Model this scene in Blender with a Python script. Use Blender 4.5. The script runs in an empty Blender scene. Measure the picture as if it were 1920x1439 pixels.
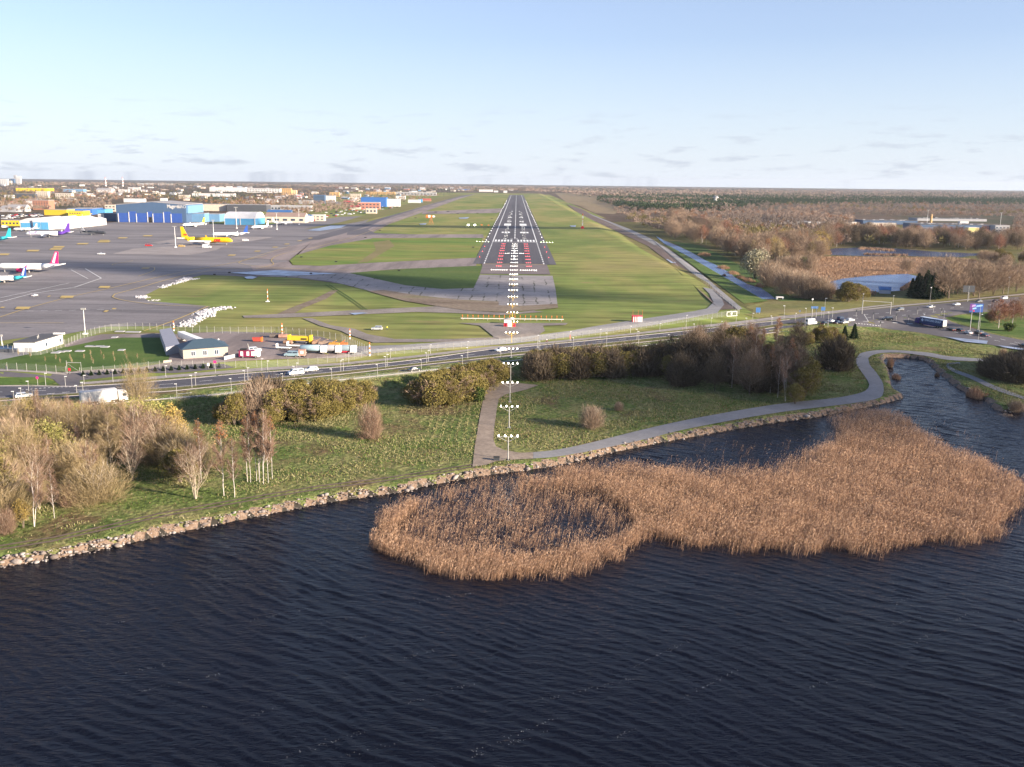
import bpy, bmesh, math, random
import numpy as np
from mathutils import Vector, Matrix
R = math.radians
random.seed(7)
RNG = np.random.default_rng(11)
SC = bpy.context.scene
COL = SC.collection

# ------------------------------------------------------------------ camera
CAM_H = 59.5
CAM_X = 1.3
F_PX = 1750.0
PITCH, YAW, ROLL = R(12.24), R(0.148), R(0.66)
cp, sp, cy_, sy_ = math.cos(PITCH), math.sin(PITCH), math.cos(YAW), math.sin(YAW)
fwd = Vector((-sy_*cp, cy_*cp, -sp))
r0 = Vector((cy_, sy_, 0))
u0 = r0.cross(fwd)
rgt = r0*math.cos(ROLL) + u0*math.sin(ROLL)
upv = u0*math.cos(ROLL) - r0*math.sin(ROLL)
EYE = Vector((CAM_X, 0, CAM_H))
cam_data = bpy.data.cameras.new('camera')
cam_data.sensor_width = 36
cam_data.lens = 36*F_PX/1920
cam_data.clip_start = 1
cam_data.clip_end = 80000
cam = bpy.data.objects.new('camera', cam_data)
COL.objects.link(cam)
cam.matrix_world = Matrix(((rgt.x, upv.x, -fwd.x, EYE.x), (rgt.y, upv.y, -fwd.y, EYE.y), (rgt.z, upv.z, -fwd.z, EYE.z), (0, 0, 0, 1)))
SC.camera = cam

# ------------------------------------------------------------------ sky and sun
SUN_EL = R(16.5)
SUN_DIR = Vector((0.905, -0.425, 0)).normalized()*math.cos(SUN_EL) + Vector((0, 0, math.sin(SUN_EL)))
world = bpy.data.worlds.new('World')
SC.world = world
world.use_nodes = True
wn, wl = world.node_tree.nodes, world.node_tree.links
wn.clear()
w_out = wn.new('ShaderNodeOutputWorld')
w_bg = wn.new('ShaderNodeBackground')
w_sky = wn.new('ShaderNodeTexSky')
w_sky.sky_type = 'NISHITA'
w_sky.sun_disc = False
w_sky.sun_elevation = SUN_EL
w_sky.sun_rotation = math.atan2(SUN_DIR.x, SUN_DIR.y)
w_sky.altitude = 0
w_sky.air_density = 1.0
w_sky.dust_density = 0.15
w_sky.ozone_density = 2.0
w_tc = wn.new('ShaderNodeTexCoord')
w_sep = wn.new('ShaderNodeSeparateXYZ')
w_max = wn.new('ShaderNodeMath'); w_max.operation = 'MAXIMUM'; w_max.inputs[1].default_value = 0.004
w_cmb = wn.new('ShaderNodeCombineXYZ')
wl.new(w_tc.outputs['Generated'], w_sep.inputs[0])
wl.new(w_sep.outputs[2], w_max.inputs[0])
wl.new(w_sep.outputs[0], w_cmb.inputs[0]); wl.new(w_sep.outputs[1], w_cmb.inputs[1]); wl.new(w_max.outputs[0], w_cmb.inputs[2])
wl.new(w_cmb.outputs[0], w_sky.inputs[0])
# thin fair-weather clouds low over the horizon: noise over the sky directions
w_div = wn.new('ShaderNodeVectorMath'); w_div.operation = 'MULTIPLY'
w_div.inputs[1].default_value = (6.0, 6.0, 34.0)
wl.new(w_cmb.outputs[0], w_div.inputs[0])
w_no = wn.new('ShaderNodeTexNoise'); w_no.inputs['Scale'].default_value = 3.4; w_no.inputs['Detail'].default_value = 7; w_no.inputs['Roughness'].default_value = 0.62
wl.new(w_div.outputs[0], w_no.inputs['Vector'])
w_cr = wn.new('ShaderNodeValToRGB')
w_cr.color_ramp.elements[0].position = 0.55; w_cr.color_ramp.elements[0].color = (0, 0, 0, 1)
w_cr.color_ramp.elements[1].position = 0.66; w_cr.color_ramp.elements[1].color = (1, 1, 1, 1)
wl.new(w_no.outputs['Fac'], w_cr.inputs[0])
w_band = wn.new('ShaderNodeValToRGB')          # clouds thin out with height
e = w_band.color_ramp.elements
e[0].position = 0.0; e[0].color = (1, 1, 1, 1)
e[1].position = 0.085; e[1].color = (0, 0, 0, 1)
wl.new(w_sep.outputs[2], w_band.inputs[0])
w_m = wn.new('ShaderNodeMath'); w_m.operation = 'MULTIPLY'
wl.new(w_cr.outputs[0], w_m.inputs[0]); wl.new(w_band.outputs[0], w_m.inputs[1])
w_m2 = wn.new('ShaderNodeMath'); w_m2.operation = 'MULTIPLY'; w_m2.inputs[1].default_value = 0.85
wl.new(w_m.outputs[0], w_m2.inputs[0])
w_mix = wn.new('ShaderNodeMixRGB'); w_mix.inputs[2].default_value = (3.5, 3.85, 4.5, 1)
wl.new(w_m2.outputs[0], w_mix.inputs[0])
w_hs = wn.new('ShaderNodeHueSaturation'); w_hs.inputs['Saturation'].default_value = 0.85
wl.new(w_sky.outputs[0], w_hs.inputs['Color'])
w_gm = wn.new('ShaderNodeMixRGB'); w_gm.blend_type = 'MULTIPLY'; w_gm.inputs[0].default_value = 1; w_gm.inputs[2].default_value = (0.90, 0.97, 1.24, 1)
wl.new(w_hs.outputs[0], w_gm.inputs[1])
w_hz = wn.new('ShaderNodeValToRGB')            # pale air close to the horizon
e = w_hz.color_ramp.elements
e[0].position = 0.0; e[0].color = (0.85, 0.85, 0.85, 1)
e[1].position = 0.14; e[1].color = (0.26, 0.26, 0.26, 1)
q_ = e.new(0.55); q_.color = (0.10, 0.10, 0.10, 1)
wl.new(w_sep.outputs[2], w_hz.inputs[0])
w_hm = wn.new('ShaderNodeMixRGB'); w_hm.inputs[2].default_value = (5.0, 5.5, 6.3, 1)
wl.new(w_hz.outputs[0], w_hm.inputs[0]); wl.new(w_gm.outputs[0], w_hm.inputs[1])
wl.new(w_hm.outputs[0], w_mix.inputs[1])
wl.new(w_mix.outputs[0], w_bg.inputs[0])
w_bg.inputs[1].default_value = 0.057
wl.new(w_bg.outputs[0], w_out.inputs[0])

sun_d = bpy.data.lights.new('sun', 'SUN')
sun_d.energy = 5.0
sun_d.angle = R(0.5)
sun_d.color = (1.0, 0.85, 0.67)
sun = bpy.data.objects.new('sun', sun_d)
COL.objects.link(sun)
sun.rotation_euler = SUN_DIR.to_track_quat('Z', 'Y').to_euler()
sun.location = (300, -300, 400)

SC.view_settings.view_transform = 'Standard'
SC.view_settings.look = 'None'
SC.view_settings.gamma = 1
SC.view_settings.use_curve_mapping = False
SC.view_settings.exposure = 1.54
SC.render.engine = 'CYCLES'
SC.cycles.use_denoising = True
SC.cycles.max_bounces = 4
SC.cycles.transparent_max_bounces = 12

# ------------------------------------------------------------------ materials
def _noise(nt, vec, scale, detail=4, rough=0.55, stretch=None, rotz=0):
    n = nt.nodes.new('ShaderNodeTexNoise')
    n.inputs['Scale'].default_value = scale
    n.inputs['Detail'].default_value = detail
    n.inputs['Roughness'].default_value = rough
    if stretch or rotz:
        mp = nt.nodes.new('ShaderNodeMapping')
        mp.inputs['Scale'].default_value = stretch or (1, 1, 1)
        mp.inputs['Rotation'].default_value = (0, 0, rotz)
        nt.links.new(vec, mp.inputs[0]); vec = mp.outputs[0]
    nt.links.new(vec, n.inputs['Vector'])
    return n.outputs['Fac']

def _ramp(nt, fac, stops):
    r = nt.nodes.new('ShaderNodeValToRGB')
    el = r.color_ramp.elements
    while len(el) < len(stops): el.new(0.5)
    for i, (p, c) in enumerate(stops):
        el[i].position = p; el[i].color = (c[0], c[1], c[2], 1) if hasattr(c, '__len__') else (c, c, c, 1)
    nt.links.new(fac, r.inputs[0])
    return r.outputs[0]

def _mix(nt, fac, a, b, mode='MIX'):
    m = nt.nodes.new('ShaderNodeMixRGB'); m.blend_type = mode
    for i, v in ((0, fac), (1, a), (2, b)):
        if isinstance(v, (int, float)): m.inputs[i].default_value = v if i == 0 else (v, v, v, 1)
        elif isinstance(v, (tuple, list)): m.inputs[i].default_value = (v[0], v[1], v[2], 1)
        else: nt.links.new(v, m.inputs[i])
    return m.outputs[0]

def base_mat(name, rough=0.8, metal=0, spec=0.3):
    m = bpy.data.materials.new(name); m.use_nodes = True
    nt = m.node_tree
    b = nt.nodes['Principled BSDF']
    b.inputs['Roughness'].default_value = rough
    b.inputs['Metallic'].default_value = metal
    b.inputs['Specular IOR Level'].default_value = spec
    g = nt.nodes.new('ShaderNodeNewGeometry')
    return m, nt, b, g

MATS = {}
def pm(name, col, rough=0.6, metal=0, var=0.12, scale=0.6, spec=0.4, emit=None):
    """painted / plain surface with a little procedural wear"""
    if name in MATS: return MATS[name]
    m, nt, b, g = base_mat(name, rough, metal, spec)
    tc = nt.nodes.new('ShaderNodeTexCoord')
    f = _noise(nt, tc.outputs['Object'], scale, 5)
    lo = tuple(c*(1-var) for c in col); hi = tuple(min(1, c*(1+var)) for c in col)
    nt.links.new(_ramp(nt, f, [(0.3, lo), (0.7, hi)]), b.inputs['Base Color'])
    if emit:
        b.inputs['Emission Color'].default_value = (*emit[0], 1)
        b.inputs['Emission Strength'].default_value = emit[1]
    MATS[name] = m
    return m

def nat(name, stops, scale=0.05, stretch=None, rotz=0, fine=None, rough=0.95, bump=0, bscale=1.5, patch=None, spec=0.1):
    """natural ground: coarse noise ramp, times fine noise; patch = (scale, threshold, colour, stretch)"""
    if name in MATS: return MATS[name]
    m, nt, b, g = base_mat(name, rough, 0, spec)
    P = g.outputs['Position']
    c = _ramp(nt, _noise(nt, P, scale, 6, 0.6, stretch, rotz), stops)
    if patch:
        for ps, th, pc, st in patch:
            f = _ramp(nt, _noise(nt, P, ps, 5, 0.6, st, rotz), [(th, 0.0), (min(1, th+0.10), 1.0)])
            c = _mix(nt, f, c, pc)
    if fine:
        fs, lo, hi = fine[:3]
        f = _ramp(nt, _noise(nt, P, fs, 3, 0.6, fine[3] if len(fine) > 3 else None, rotz), [(0.3, lo), (0.7, hi)])
        c = _mix(nt, 1.0, c, f, 'MULTIPLY')
    nt.links.new(c, b.inputs['Base Color'])
    if bump:
        bp = nt.nodes.new('ShaderNodeBump'); bp.inputs['Strength'].default_value = bump; bp.inputs['Distance'].default_value = 0.6
        nt.links.new(_noise(nt, P, bscale, 4), bp.inputs['Height']); nt.links.new(bp.outputs[0], b.inputs['Normal'])
    MATS[name] = m
    return m

def leaf(name, stops, rough=0.9, trans=0.0, objvar=0.25):
    """foliage / twigs: colour per leaf (random per island) and per plant (object random)"""
    if name in MATS: return MATS[name]
    m, nt, b, g = base_mat(name, rough, 0, 0.08)
    c = _ramp(nt, g.outputs['Random Per Island'], stops)
    oi = nt.nodes.new('ShaderNodeObjectInfo')
    v = _ramp(nt, oi.outputs['Random'], [(0, 1-objvar), (1, 1+objvar*0.6)])
    c = _mix(nt, 1.0, c, v, 'MULTIPLY')
    nt.links.new(c, b.inputs['Base Color'])
    if trans:
        tr = nt.nodes.new('ShaderNodeBsdfTranslucent'); nt.links.new(c, tr.inputs[0])
        ms = nt.nodes.new('ShaderNodeMixShader'); ms.inputs[0].default_value = trans
        nt.links.new(b.outputs[0], ms.inputs[1]); nt.links.new(tr.outputs[0], ms.inputs[2])
        nt.links.new(ms.outputs[0], nt.nodes['Material Output'].inputs[0])
    MATS[name] = m
    return m

# ------------------------------------------------------------------ projection between photograph pixels and the place
def ray(px, py):
    d = fwd*F_PX + rgt*(px-960) + upv*(719.5-py)
    return d.normalized()

def on_plane(px, py, z):
    d = ray(px, py); t = (CAM_H - z)/(-d.z)
    return (EYE.x+d.x*t, EYE.y+d.y*t)

LAKE_Z = -7.2
_L = [(-900, 800), (-300, 742), (0, 722), (150, 715), (320, 702), (640, 680), (925, 651), (1280, 613), (1400, 600), (1600, 582), (1767, 568), (1920, 555), (2300, 523), (2900, 480)]
_Lw = np.array([on_plane(x, y, -3.5) for x, y in _L])
_SH = [(-900, 1230), (-300, 1115), (0, 1063), (60, 1055), (150, 1038), (200, 1028), (310, 1003), (400, 985), (500, 965), (600, 945), (700, 930), (760, 922),
       (800, 911), (900, 893), (1000, 880), (1060, 870), (1140, 850), (1250, 828), (1350, 810), (1450, 793), (1540, 781), (1580, 772), (1640, 761),
       (1685, 750), (1697, 745), (1680, 737), (1672, 727), (1668, 705), (1664, 690), (1655, 678), (1662, 671), (1700, 671), (1735, 677), (1760, 700),
       (1790, 725), (1815, 740), (1845, 750), (1862, 768), (1890, 774), (1930, 768), (2100, 760), (2600, 770)]
_SHw = np.array([on_plane(x, y, LAKE_Z) for x, y in _SH])
_SHpoly = np.vstack([_SHw, [[900, -700], [-900, -700]]])

def sstep(t): 
    t = np.clip(t, 0, 1); return t*t*(3-2*t)

def road_s(x, y):
    return 0.87*(y - np.interp(x, _Lw[:, 0], _Lw[:, 1]))

def shore_d(x, y):
    """distance to the shoreline, positive on land"""
    x = np.asarray(x, float); y = np.asarray(y, float)
    best = np.full(x.shape, 1e9)
    for i in range(len(_SHw)-1):
        ax, ay = _SHw[i]; bx, by = _SHw[i+1]
        dx, dy = bx-ax, by-ay; L2 = dx*dx+dy*dy
        t = np.clip(((x-ax)*dx+(y-ay)*dy)/L2, 0, 1)
        best = np.minimum(best, np.hypot(x-ax-t*dx, y-ay-t*dy))
    inside = np.zeros(x.shape, bool)
    P = _SHpoly; j = len(P)-1
    for i in range(len(P)):
        xi, yi = P[i]; xj, yj = P[j]
        c = ((yi > y) != (yj > y)) & (x < (xj-xi)*(y-yi)/((yj-yi) if yj != yi else 1e-9)+xi)
        inside ^= c; j = i
    return np.where(inside, -best, best)

def zt(x, y, shore=True):
    x = np.asarray(x, float); y = np.asarray(y, float)
    s = road_s(x, y)
    Pn = -1.8 + 1.8*sstep((y-500)/120)
    k = sstep((x-108)/30)
    Pn = Pn*(1-k) - 4.0*k
    z = np.where(s > 0, -3.5 + (Pn+3.5)*sstep(s/12), -3.5 - 2.4*sstep((-s-28)/14))
    if shore:
        near = s < 5
        if np.any(near):
            d = np.full(x.shape, 50.0)
            if x.ndim == 0:
                d = shore_d(x, y)
            else:
                d[near] = shore_d(x[near], y[near])
            z = np.minimum(z, np.maximum(LAKE_Z + d*1.6, -10.5))
    return z

_TS = np.concatenate([np.arange(70, 700, 1.0), 700*1.004**np.arange(0, 900)])
def G(px, py):
    """where the sight line through a pixel meets the ground"""
    d = ray(px, py)
    X = EYE.x+d.x*_TS; Y = EYE.y+d.y*_TS; Z = EYE.z+d.z*_TS
    T = zt(X, Y, False)
    below = Z < T
    i = int(np.argmax(below)) if below.any() else len(_TS)-1
    if i == 0: i = 1
    a = Z[i-1]-T[i-1]; b = Z[i]-T[i]
    k = a/(a-b) if a != b else 0
    return (float(X[i-1]+k*(X[i]-X[i-1])), float(Y[i-1]+k*(Y[i]-Y[i-1])))

def zg(x, y): return float(zt(x, y))
def G3(px, py, dz=0):
    x, y = G(px, py); return Vector((x, y, zg(x, y)+dz))
def mpp(x, y):
    """metres per photograph pixel at ground point"""
    v = Vector((x, y, zg(x, y)))-EYE
    return v.dot(fwd)/F_PX

# ------------------------------------------------------------------ object helpers
def tag(o, label=None, cat=None, group=None, kind=None):
    if label: o['label'] = label
    if cat: o['category'] = cat
    if group: o['group'] = group
    if kind: o['kind'] = kind
    return o

def link(o, parent=None):
    COL.objects.link(o)
    if parent is not None: o.parent = parent
    return o

def empty(name, loc, rz=0, label=None, cat=None, group=None, scale=None):
    o = bpy.data.objects.new(name, None)
    o.empty_display_size = 0.5
    o.location = loc; o.rotation_euler = (0, 0, rz)
    if scale is not None: o.scale = (scale,)*3 if isinstance(scale, (int, float)) else scale
    link(o); tag(o, label, cat, group)
    return o

class MB:
    """collects simple shapes; build() links them as one mesh"""
    def __init__(s): s.v = []; s.f = []; s.m = []
    def add(s, vs, fs, mi=0):
        n = len(s.v); s.v += [tuple(v) for v in vs]; s.f += [tuple(i+n for i in f) for f in fs]; s.m += [mi]*len(fs); return s
    def box(s, x0, x1, y0, y1, z0, z1, mi=0):
        return s.add([(x0,y0,z0),(x1,y0,z0),(x1,y1,z0),(x0,y1,z0),(x0,y0,z1),(x1,y0,z1),(x1,y1,z1),(x0,y1,z1)],
                     [(0,3,2,1),(4,5,6,7),(0,1,5,4),(1,2,6,5),(2,3,7,6),(3,0,4,7)], mi)
    def tube(s, a, b, r0, r1=None, n=6, mi=0, cap=True):
        a = Vector(a); b = Vector(b); r1 = r0 if r1 is None else r1
        d = (b-a).normalized() if (b-a).length > 1e-9 else Vector((0,0,1))
        u = d.cross(Vector((0,0,1)) if abs(d.z) < .9 else Vector((1,0,0))).normalized(); w = d.cross(u)
        vs = []
        for p, r in ((a, r0), (b, r1)):
            for k in range(n):
                t = 2*math.pi*k/n; vs.append(p+u*math.cos(t)*r+w*math.sin(t)*r)
        fs = [(k, (k+1) % n, n+(k+1) % n, n+k) for k in range(n)]
        if cap: fs += [tuple(range(n-1, -1, -1)), tuple(range(n, 2*n))]
        return s.add(vs, fs, mi)
    def prism(s, prof, x0, x1, axis='x', mi=0):
        """profile of (a, z) extruded along x (a is y) or along y (a is x)"""
        n = len(prof); mk = (lambda t, p: (t, p[0], p[1])) if axis == 'x' else (lambda t, p: (p[0], t, p[1]))
        vs = [mk(x0, p) for p in prof]+[mk(x1, p) for p in prof]
        return s.add(vs, [(k, (k+1) % n, n+(k+1) % n, n+k) for k in range(n)]+[tuple(range(n-1,-1,-1)), tuple(range(n,2*n))], mi)
    def lathe(s, prof, n=12, mi=0, axis='x', off=(0,0,0)):
        """prof = [(pos, radius, zshift)]"""
        vs = []
        for q in prof:
            p, r = q[0], q[1]; zs = q[2] if len(q) > 2 else 0
            for k in range(n):
                t = 2*math.pi*k/n
                a, b = r*math.cos(t), r*math.sin(t)
                vs.append((p+off[0], a+off[1], b+zs+off[2]) if axis == 'x' else (a+off[0], b+off[1], p+off[2]))
        fs = []
        for i in range(len(prof)-1):
            for k in range(n):
                fs.append((i*n+k, i*n+(k+1) % n, (i+1)*n+(k+1) % n, (i+1)*n+k))
        fs += [tuple(range(n-1,-1,-1)), tuple(range((len(prof)-1)*n, len(prof)*n))]
        return s.add(vs, fs, mi)
    def mesh(s, name, mats, smooth=False):
        me = bpy.data.meshes.new(name)
        me.from_pydata(s.v, [], s.f)
        for m in (mats if isinstance(mats, (list, tuple)) else [mats]): me.materials.append(m)
        me.polygons.foreach_set('material_index', s.m)
        if smooth: me.polygons.foreach_set('use_smooth', [True]*len(s.f))
        bm = bmesh.new(); bm.from_mesh(me); bmesh.ops.recalc_face_normals(bm, faces=bm.faces); bm.to_mesh(me); bm.free()
        me.update(); return me
    def build(s, name, mats, parent=None, smooth=False, loc=None, bevel=0, label=None):
        o = bpy.data.objects.new(name, s.mesh(name, mats, smooth))
        if loc is not None: o.location = loc
        if bevel:
            md = o.modifiers.new('soft_edge', 'BEVEL'); md.width = bevel; md.segments = 2; md.limit_method = 'ANGLE'
        if label: o['label'] = label
        return link(o, parent)

def np_mesh(name, V, Q, mats, mi=None, smooth=False, tri=False):
    """fast mesh from numpy arrays; Q is (n,4) or (n,3)"""
    V = np.asarray(V, np.float32); Q = np.asarray(Q, np.int32); k = Q.shape[1]
    me = bpy.data.meshes.new(name)
    me.vertices.add(len(V)); me.vertices.foreach_set('co', V.ravel())
    me.loops.add(Q.size); me.loops.foreach_set('vertex_index', Q.ravel())
    me.polygons.add(len(Q))
    me.polygons.foreach_set('loop_start', np.arange(0, Q.size, k, dtype=np.int32))
    for m in (mats if isinstance(mats, (list, tuple)) else [mats]): me.materials.append(m)
    if mi is not None: me.polygons.foreach_set('material_index', np.asarray(mi, np.int32))
    if smooth: me.polygons.foreach_set('use_smooth', np.ones(len(Q), bool))
    me.update(calc_edges=True); me.validate()
    return me

def np_obj(name, V, Q, mats, parent=None, **kw):
    return link(bpy.data.objects.new(name, np_mesh(name, V, Q, mats, **kw)), parent)

def copy_tree(root, loc, rz=0, scale=None, label=None, group=None, tint=None):
    r = root.copy(); COL.objects.link(r); r.location = loc; r.rotation_euler = (0, 0, rz)
    if scale is not None: r.scale = (scale,)*3 if isinstance(scale, (int, float)) else scale
    if label: r['label'] = label
    if group: r['group'] = group
    for ch in root.children:
        c = ch.copy(); COL.objects.link(c); c.parent = r
        for g in ch.children:
            d = g.copy(); COL.objects.link(d); d.parent = c
    return r

def sheet(name, pts, dz, mat, cut=0, kind='structure', world=False, thick=0, label=None, cat=None, group=None, shore=True):
    """a surface laid on the ground inside an outline; pts in photograph pixels unless world"""
    W = pts if world else [G(x, y) for x, y in pts]
    bm = bmesh.new()
    vs = [bm.verts.new((x, y, 0)) for x, y in W]
    bm.faces.new(vs)
    bmesh.ops.triangulate(bm, faces=bm.faces[:], ngon_method='EAR_CLIP')
    if cut:
        xs = [p[0] for p in W]; ys = [p[1] for p in W]
        ylim = min(max(ys), 640)
        for ax, lo, hi in ((0, min(xs), max(xs)), (1, min(ys), ylim)):
            t = math.ceil(lo/cut)*cut
            while t < hi:
                if t > lo+1e-4:
                    co = (t, 0, 0) if ax == 0 else (0, t, 0); no = (1, 0, 0) if ax == 0 else (0, 1, 0)
                    bmesh.ops.bisect_plane(bm, geom=bm.verts[:]+bm.edges[:]+bm.faces[:], plane_co=co, plane_no=no)
                t += cut
    if bm.verts:
        bm.verts.ensure_lookup_table()
        X = np.array([v.co.x for v in bm.verts]); Y = np.array([v.co.y for v in bm.verts])
        Z = zt(X, Y, shore)+dz
        for v, z in zip(bm.verts, Z): v.co.z = z
    for f in bm.faces:
        f.normal_update()
        if f.normal.z < 0: f.normal_flip()
    if thick:
        r = bmesh.ops.extrude_face_region(bm, geom=bm.faces[:])
        for v in [g for g in r['geom'] if isinstance(g, bmesh.types.BMVert)]: v.co.z += thick
    me = bpy.data.meshes.new(name); bm.to_mesh(me); bm.free()
    me.materials.append(mat)
    o = bpy.data.objects.new(name, me); link(o)
    tag(o, label, cat, group, kind)
    return o

def smooth_line(pts, step=3.0):
    """Catmull-Rom through world points"""
    P = [np.array(p, float) for p in pts]; P = [2*P[0]-P[1]]+P+[2*P[-1]-P[-2]]
    out = []
    for i in range(1, len(P)-2):
        n = max(1, int(np.linalg.norm(P[i+1]-P[i])/step))
        for k in range(n):
            t = k/n
            out.append(0.5*((2*P[i])+(-P[i-1]+P[i+1])*t+(2*P[i-1]-5*P[i]+4*P[i+1]-P[i+2])*t*t+(-P[i-1]+3*P[i]-3*P[i+1]+P[i+2])*t**3))
    out.append(P[-2]); return [tuple(p) for p in out]

def ribbon(name, line, width, dz, mat, kind='structure', dash=None, top=0.0, **kw):
    """a band of given width along world points; dash=(on, off) breaks it up"""
    L = np.array(line, float); seg = np.hypot(*np.diff(L, axis=0).T); cum = np.concatenate([[0], np.cumsum(seg)])
    tot = cum[-1]; at = lambda t: np.array([np.interp(t, cum, L[:, 0]), np.interp(t, cum, L[:, 1])])
    spans = [(0, tot)] if not dash else [(a, min(a+dash[0], tot)) for a in np.arange(0, tot, sum(dash))]
    V = []; Q = []
    for a, b in spans:
        ts = [a]+[c for c in cum if a < c < b]+[b]
        base = len(V)
        for t in ts:
            p = at(t); q = at(min(t+0.5, tot))-at(max(t-0.5, 0)); n = np.array([-q[1], q[0]]); n = n/(np.linalg.norm(n)+1e-9)
            for sgn in (0.5, -0.5):
                w = p+n*width*sgn; V.append((w[0], w[1], zg(w[0], w[1])+dz+top))
        for k in range(len(ts)-1):
            i = base+2*k; Q.append((i, i+1, i+3, i+2))
    o = np_obj(name, V, Q, mat)
    # face up
    return tag(o, kw.get('label'), kw.get('cat'), kw.get('group'), kind)
# ================================================================== LAND
m_meadow = nat('meadow_ground', [(0.28, (0.085, 0.125, 0.03)), (0.45, (0.135, 0.175, 0.05)), (0.58, (0.22, 0.21, 0.085)), (0.75, (0.16, 0.20, 0.055))],
               scale=0.09, fine=(0.9, 0.45, 1.25), bump=0.9, bscale=0.8,
               patch=[(0.05, 0.56, (0.16, 0.115, 0.06), None), (0.45, 0.60, (0.27, 0.23, 0.12), None)])
m_field = nat('airfield_grass', [(0.30, (0.10, 0.15, 0.038)), (0.45, (0.165, 0.20, 0.055)), (0.58, (0.25, 0.235, 0.08)), (0.76, (0.29, 0.24, 0.11))],
              scale=0.010, stretch=(1.0, 0.35, 1), fine=(0.13, 0.62, 1.30, (0.18, 1.0, 1)), rotz=R(-34),
              patch=[(0.03, 0.60, (0.21, 0.18, 0.075), (0.6, 1.2, 1))])
m_wild = nat('wild_ground', [(0.3, (0.075, 0.085, 0.025)), (0.5, (0.13, 0.12, 0.045)), (0.7, (0.17, 0.125, 0.065))], scale=0.03, fine=(0.5, 0.7, 1.2), bump=0.5)
m_floor = nat('woodland_floor', [(0.3, (0.085, 0.062, 0.045)), (0.5, (0.12, 0.085, 0.06)), (0.62, (0.06, 0.065, 0.035)), (0.75, (0.13, 0.095, 0.07))], scale=0.0022, stretch=(1, 0.4, 1), fine=(0.03, 0.7, 1.15))
m_mud = nat('shore_mud', [(0.3, (0.15, 0.10, 0.07)), (0.7, (0.30, 0.22, 0.165))], scale=1.2, bump=0.5, bscale=3)
m_bed = pm('lake_bed', (0.03, 0.025, 0.018))

def axis(lo, hi, step, out_lo, out_hi, g=1.16):
    a = list(np.arange(lo, hi+0.01, step)); s = step; p = hi
    while p < out_hi: s *= g; p = min(p+s, out_hi); a.append(p)
    s = step; p = lo; b = []
    while p > out_lo: s *= g; p = max(p-s, out_lo); b.append(p)
    return np.array(b[::-1]+a)

gx = axis(-340, 430, 2.0, -17000, 17000); gy = axis(90, 640, 2.0, -500, 16500)
GX, GY = np.meshgrid(gx, gy)
GZ = zt(GX, GY)
V = np.stack([GX, GY, GZ], -1).reshape(-1, 3)
nx, ny = len(gx), len(gy)
idx = np.arange(nx*ny).reshape(ny, nx)
Q = np.stack([idx[:-1, :-1], idx[:-1, 1:], idx[1:, 1:], idx[1:, :-1]], -1).reshape(-1, 4)
cxm = V[Q][:, :, 0].mean(1); cym = V[Q][:, :, 1].mean(1); czm = V[Q][:, :, 2].mean(1)
sc_ = road_s(cxm, cym)
mi = np.where(sc_ < -2, 0, np.where((cxm < 118+np.clip((cym-900)*0.05, 0, 45)) & (cxm > -260-0.12*cym) & (cym < 4500), 1, np.where((cym < 1500) & (cxm > 100), 2, 3)))
mi = np.where((sc_ < 0) & (czm < -6.25), 4, mi)
mi = np.where((sc_ < 0) & (czm < -7.6), 5, mi)
ground = np_obj('ground', V, Q, [m_meadow, m_field, m_wild, m_floor, m_mud, m_bed], mi=mi, smooth=True)
tag(ground, kind='structure')

# ------------------------------------------------------------------ lake with real wind waves
def water_mat(name, base, rough=0.12, ripple=0.35, chop=1.0, spec=0.5):
    m, nt, b, g = base_mat(name, rough, 0, spec)
    b.inputs['IOR'].default_value = 1.333
    P = g.outputs['Position']
    c = _ramp(nt, _noise(nt, P, 0.02, 4, 0.6, (1, 0.5, 1)), [(0.35, base), (0.7, tuple(v*1.5 for v in base))])
    nt.links.new(c, b.inputs['Base Color'])
    def wav(scale, stretch, rz, w):
        n = _noise(nt, P, scale, 3, 0.6, stretch, rz)
        m_ = nt.nodes.new('ShaderNodeMath'); m_.operation = 'MULTIPLY'; m_.inputs[1].default_value = w
        nt.links.new(n, m_.inputs[0]); return m_.outputs[0]
    a = wav(0.9, (0.28, 1.0, 1), R(33), 0.55*chop); d = wav(2.6, (0.35, 1.0, 1), R(22), 0.22); f = wav(6.5, (0.5, 1.0, 1), R(40), 0.08)
    s1 = nt.nodes.new('ShaderNodeMath'); s1.operation = 'ADD'; nt.links.new(a, s1.inputs[0]); nt.links.new(d, s1.inputs[1])
    s2 = nt.nodes.new('ShaderNodeMath'); s2.operation = 'ADD'; nt.links.new(s1.outputs[0], s2.inputs[0]); nt.links.new(f, s2.inputs[1])
    bp = nt.nodes.new('ShaderNodeBump'); bp.inputs['Strength'].default_value = 1.0; bp.inputs['Distance'].default_value = ripple
    nt.links.new(s2.outputs[0], bp.inputs['Height']); nt.links.new(bp.outputs[0], b.inputs['Normal'])
    return m
m_lake = water_mat('lake_water', (0.0032, 0.0040, 0.0085), 0.05, 0.40, spec=0.17)
wx = axis(-92, 168, 0.38, -900, 900, 1.25); wy = axis(84, 400, 0.38, -700, 470, 1.22)
WX, WY = np.meshgrid(wx, wy)
WZ = np.zeros_like(WX)
_wr = np.random.default_rng(5)
warp = 2.2*np.sin(WX*0.061+1.3)*np.sin(WY*0.047)+1.4*np.sin(WX*0.13-WY*0.09)
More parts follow.
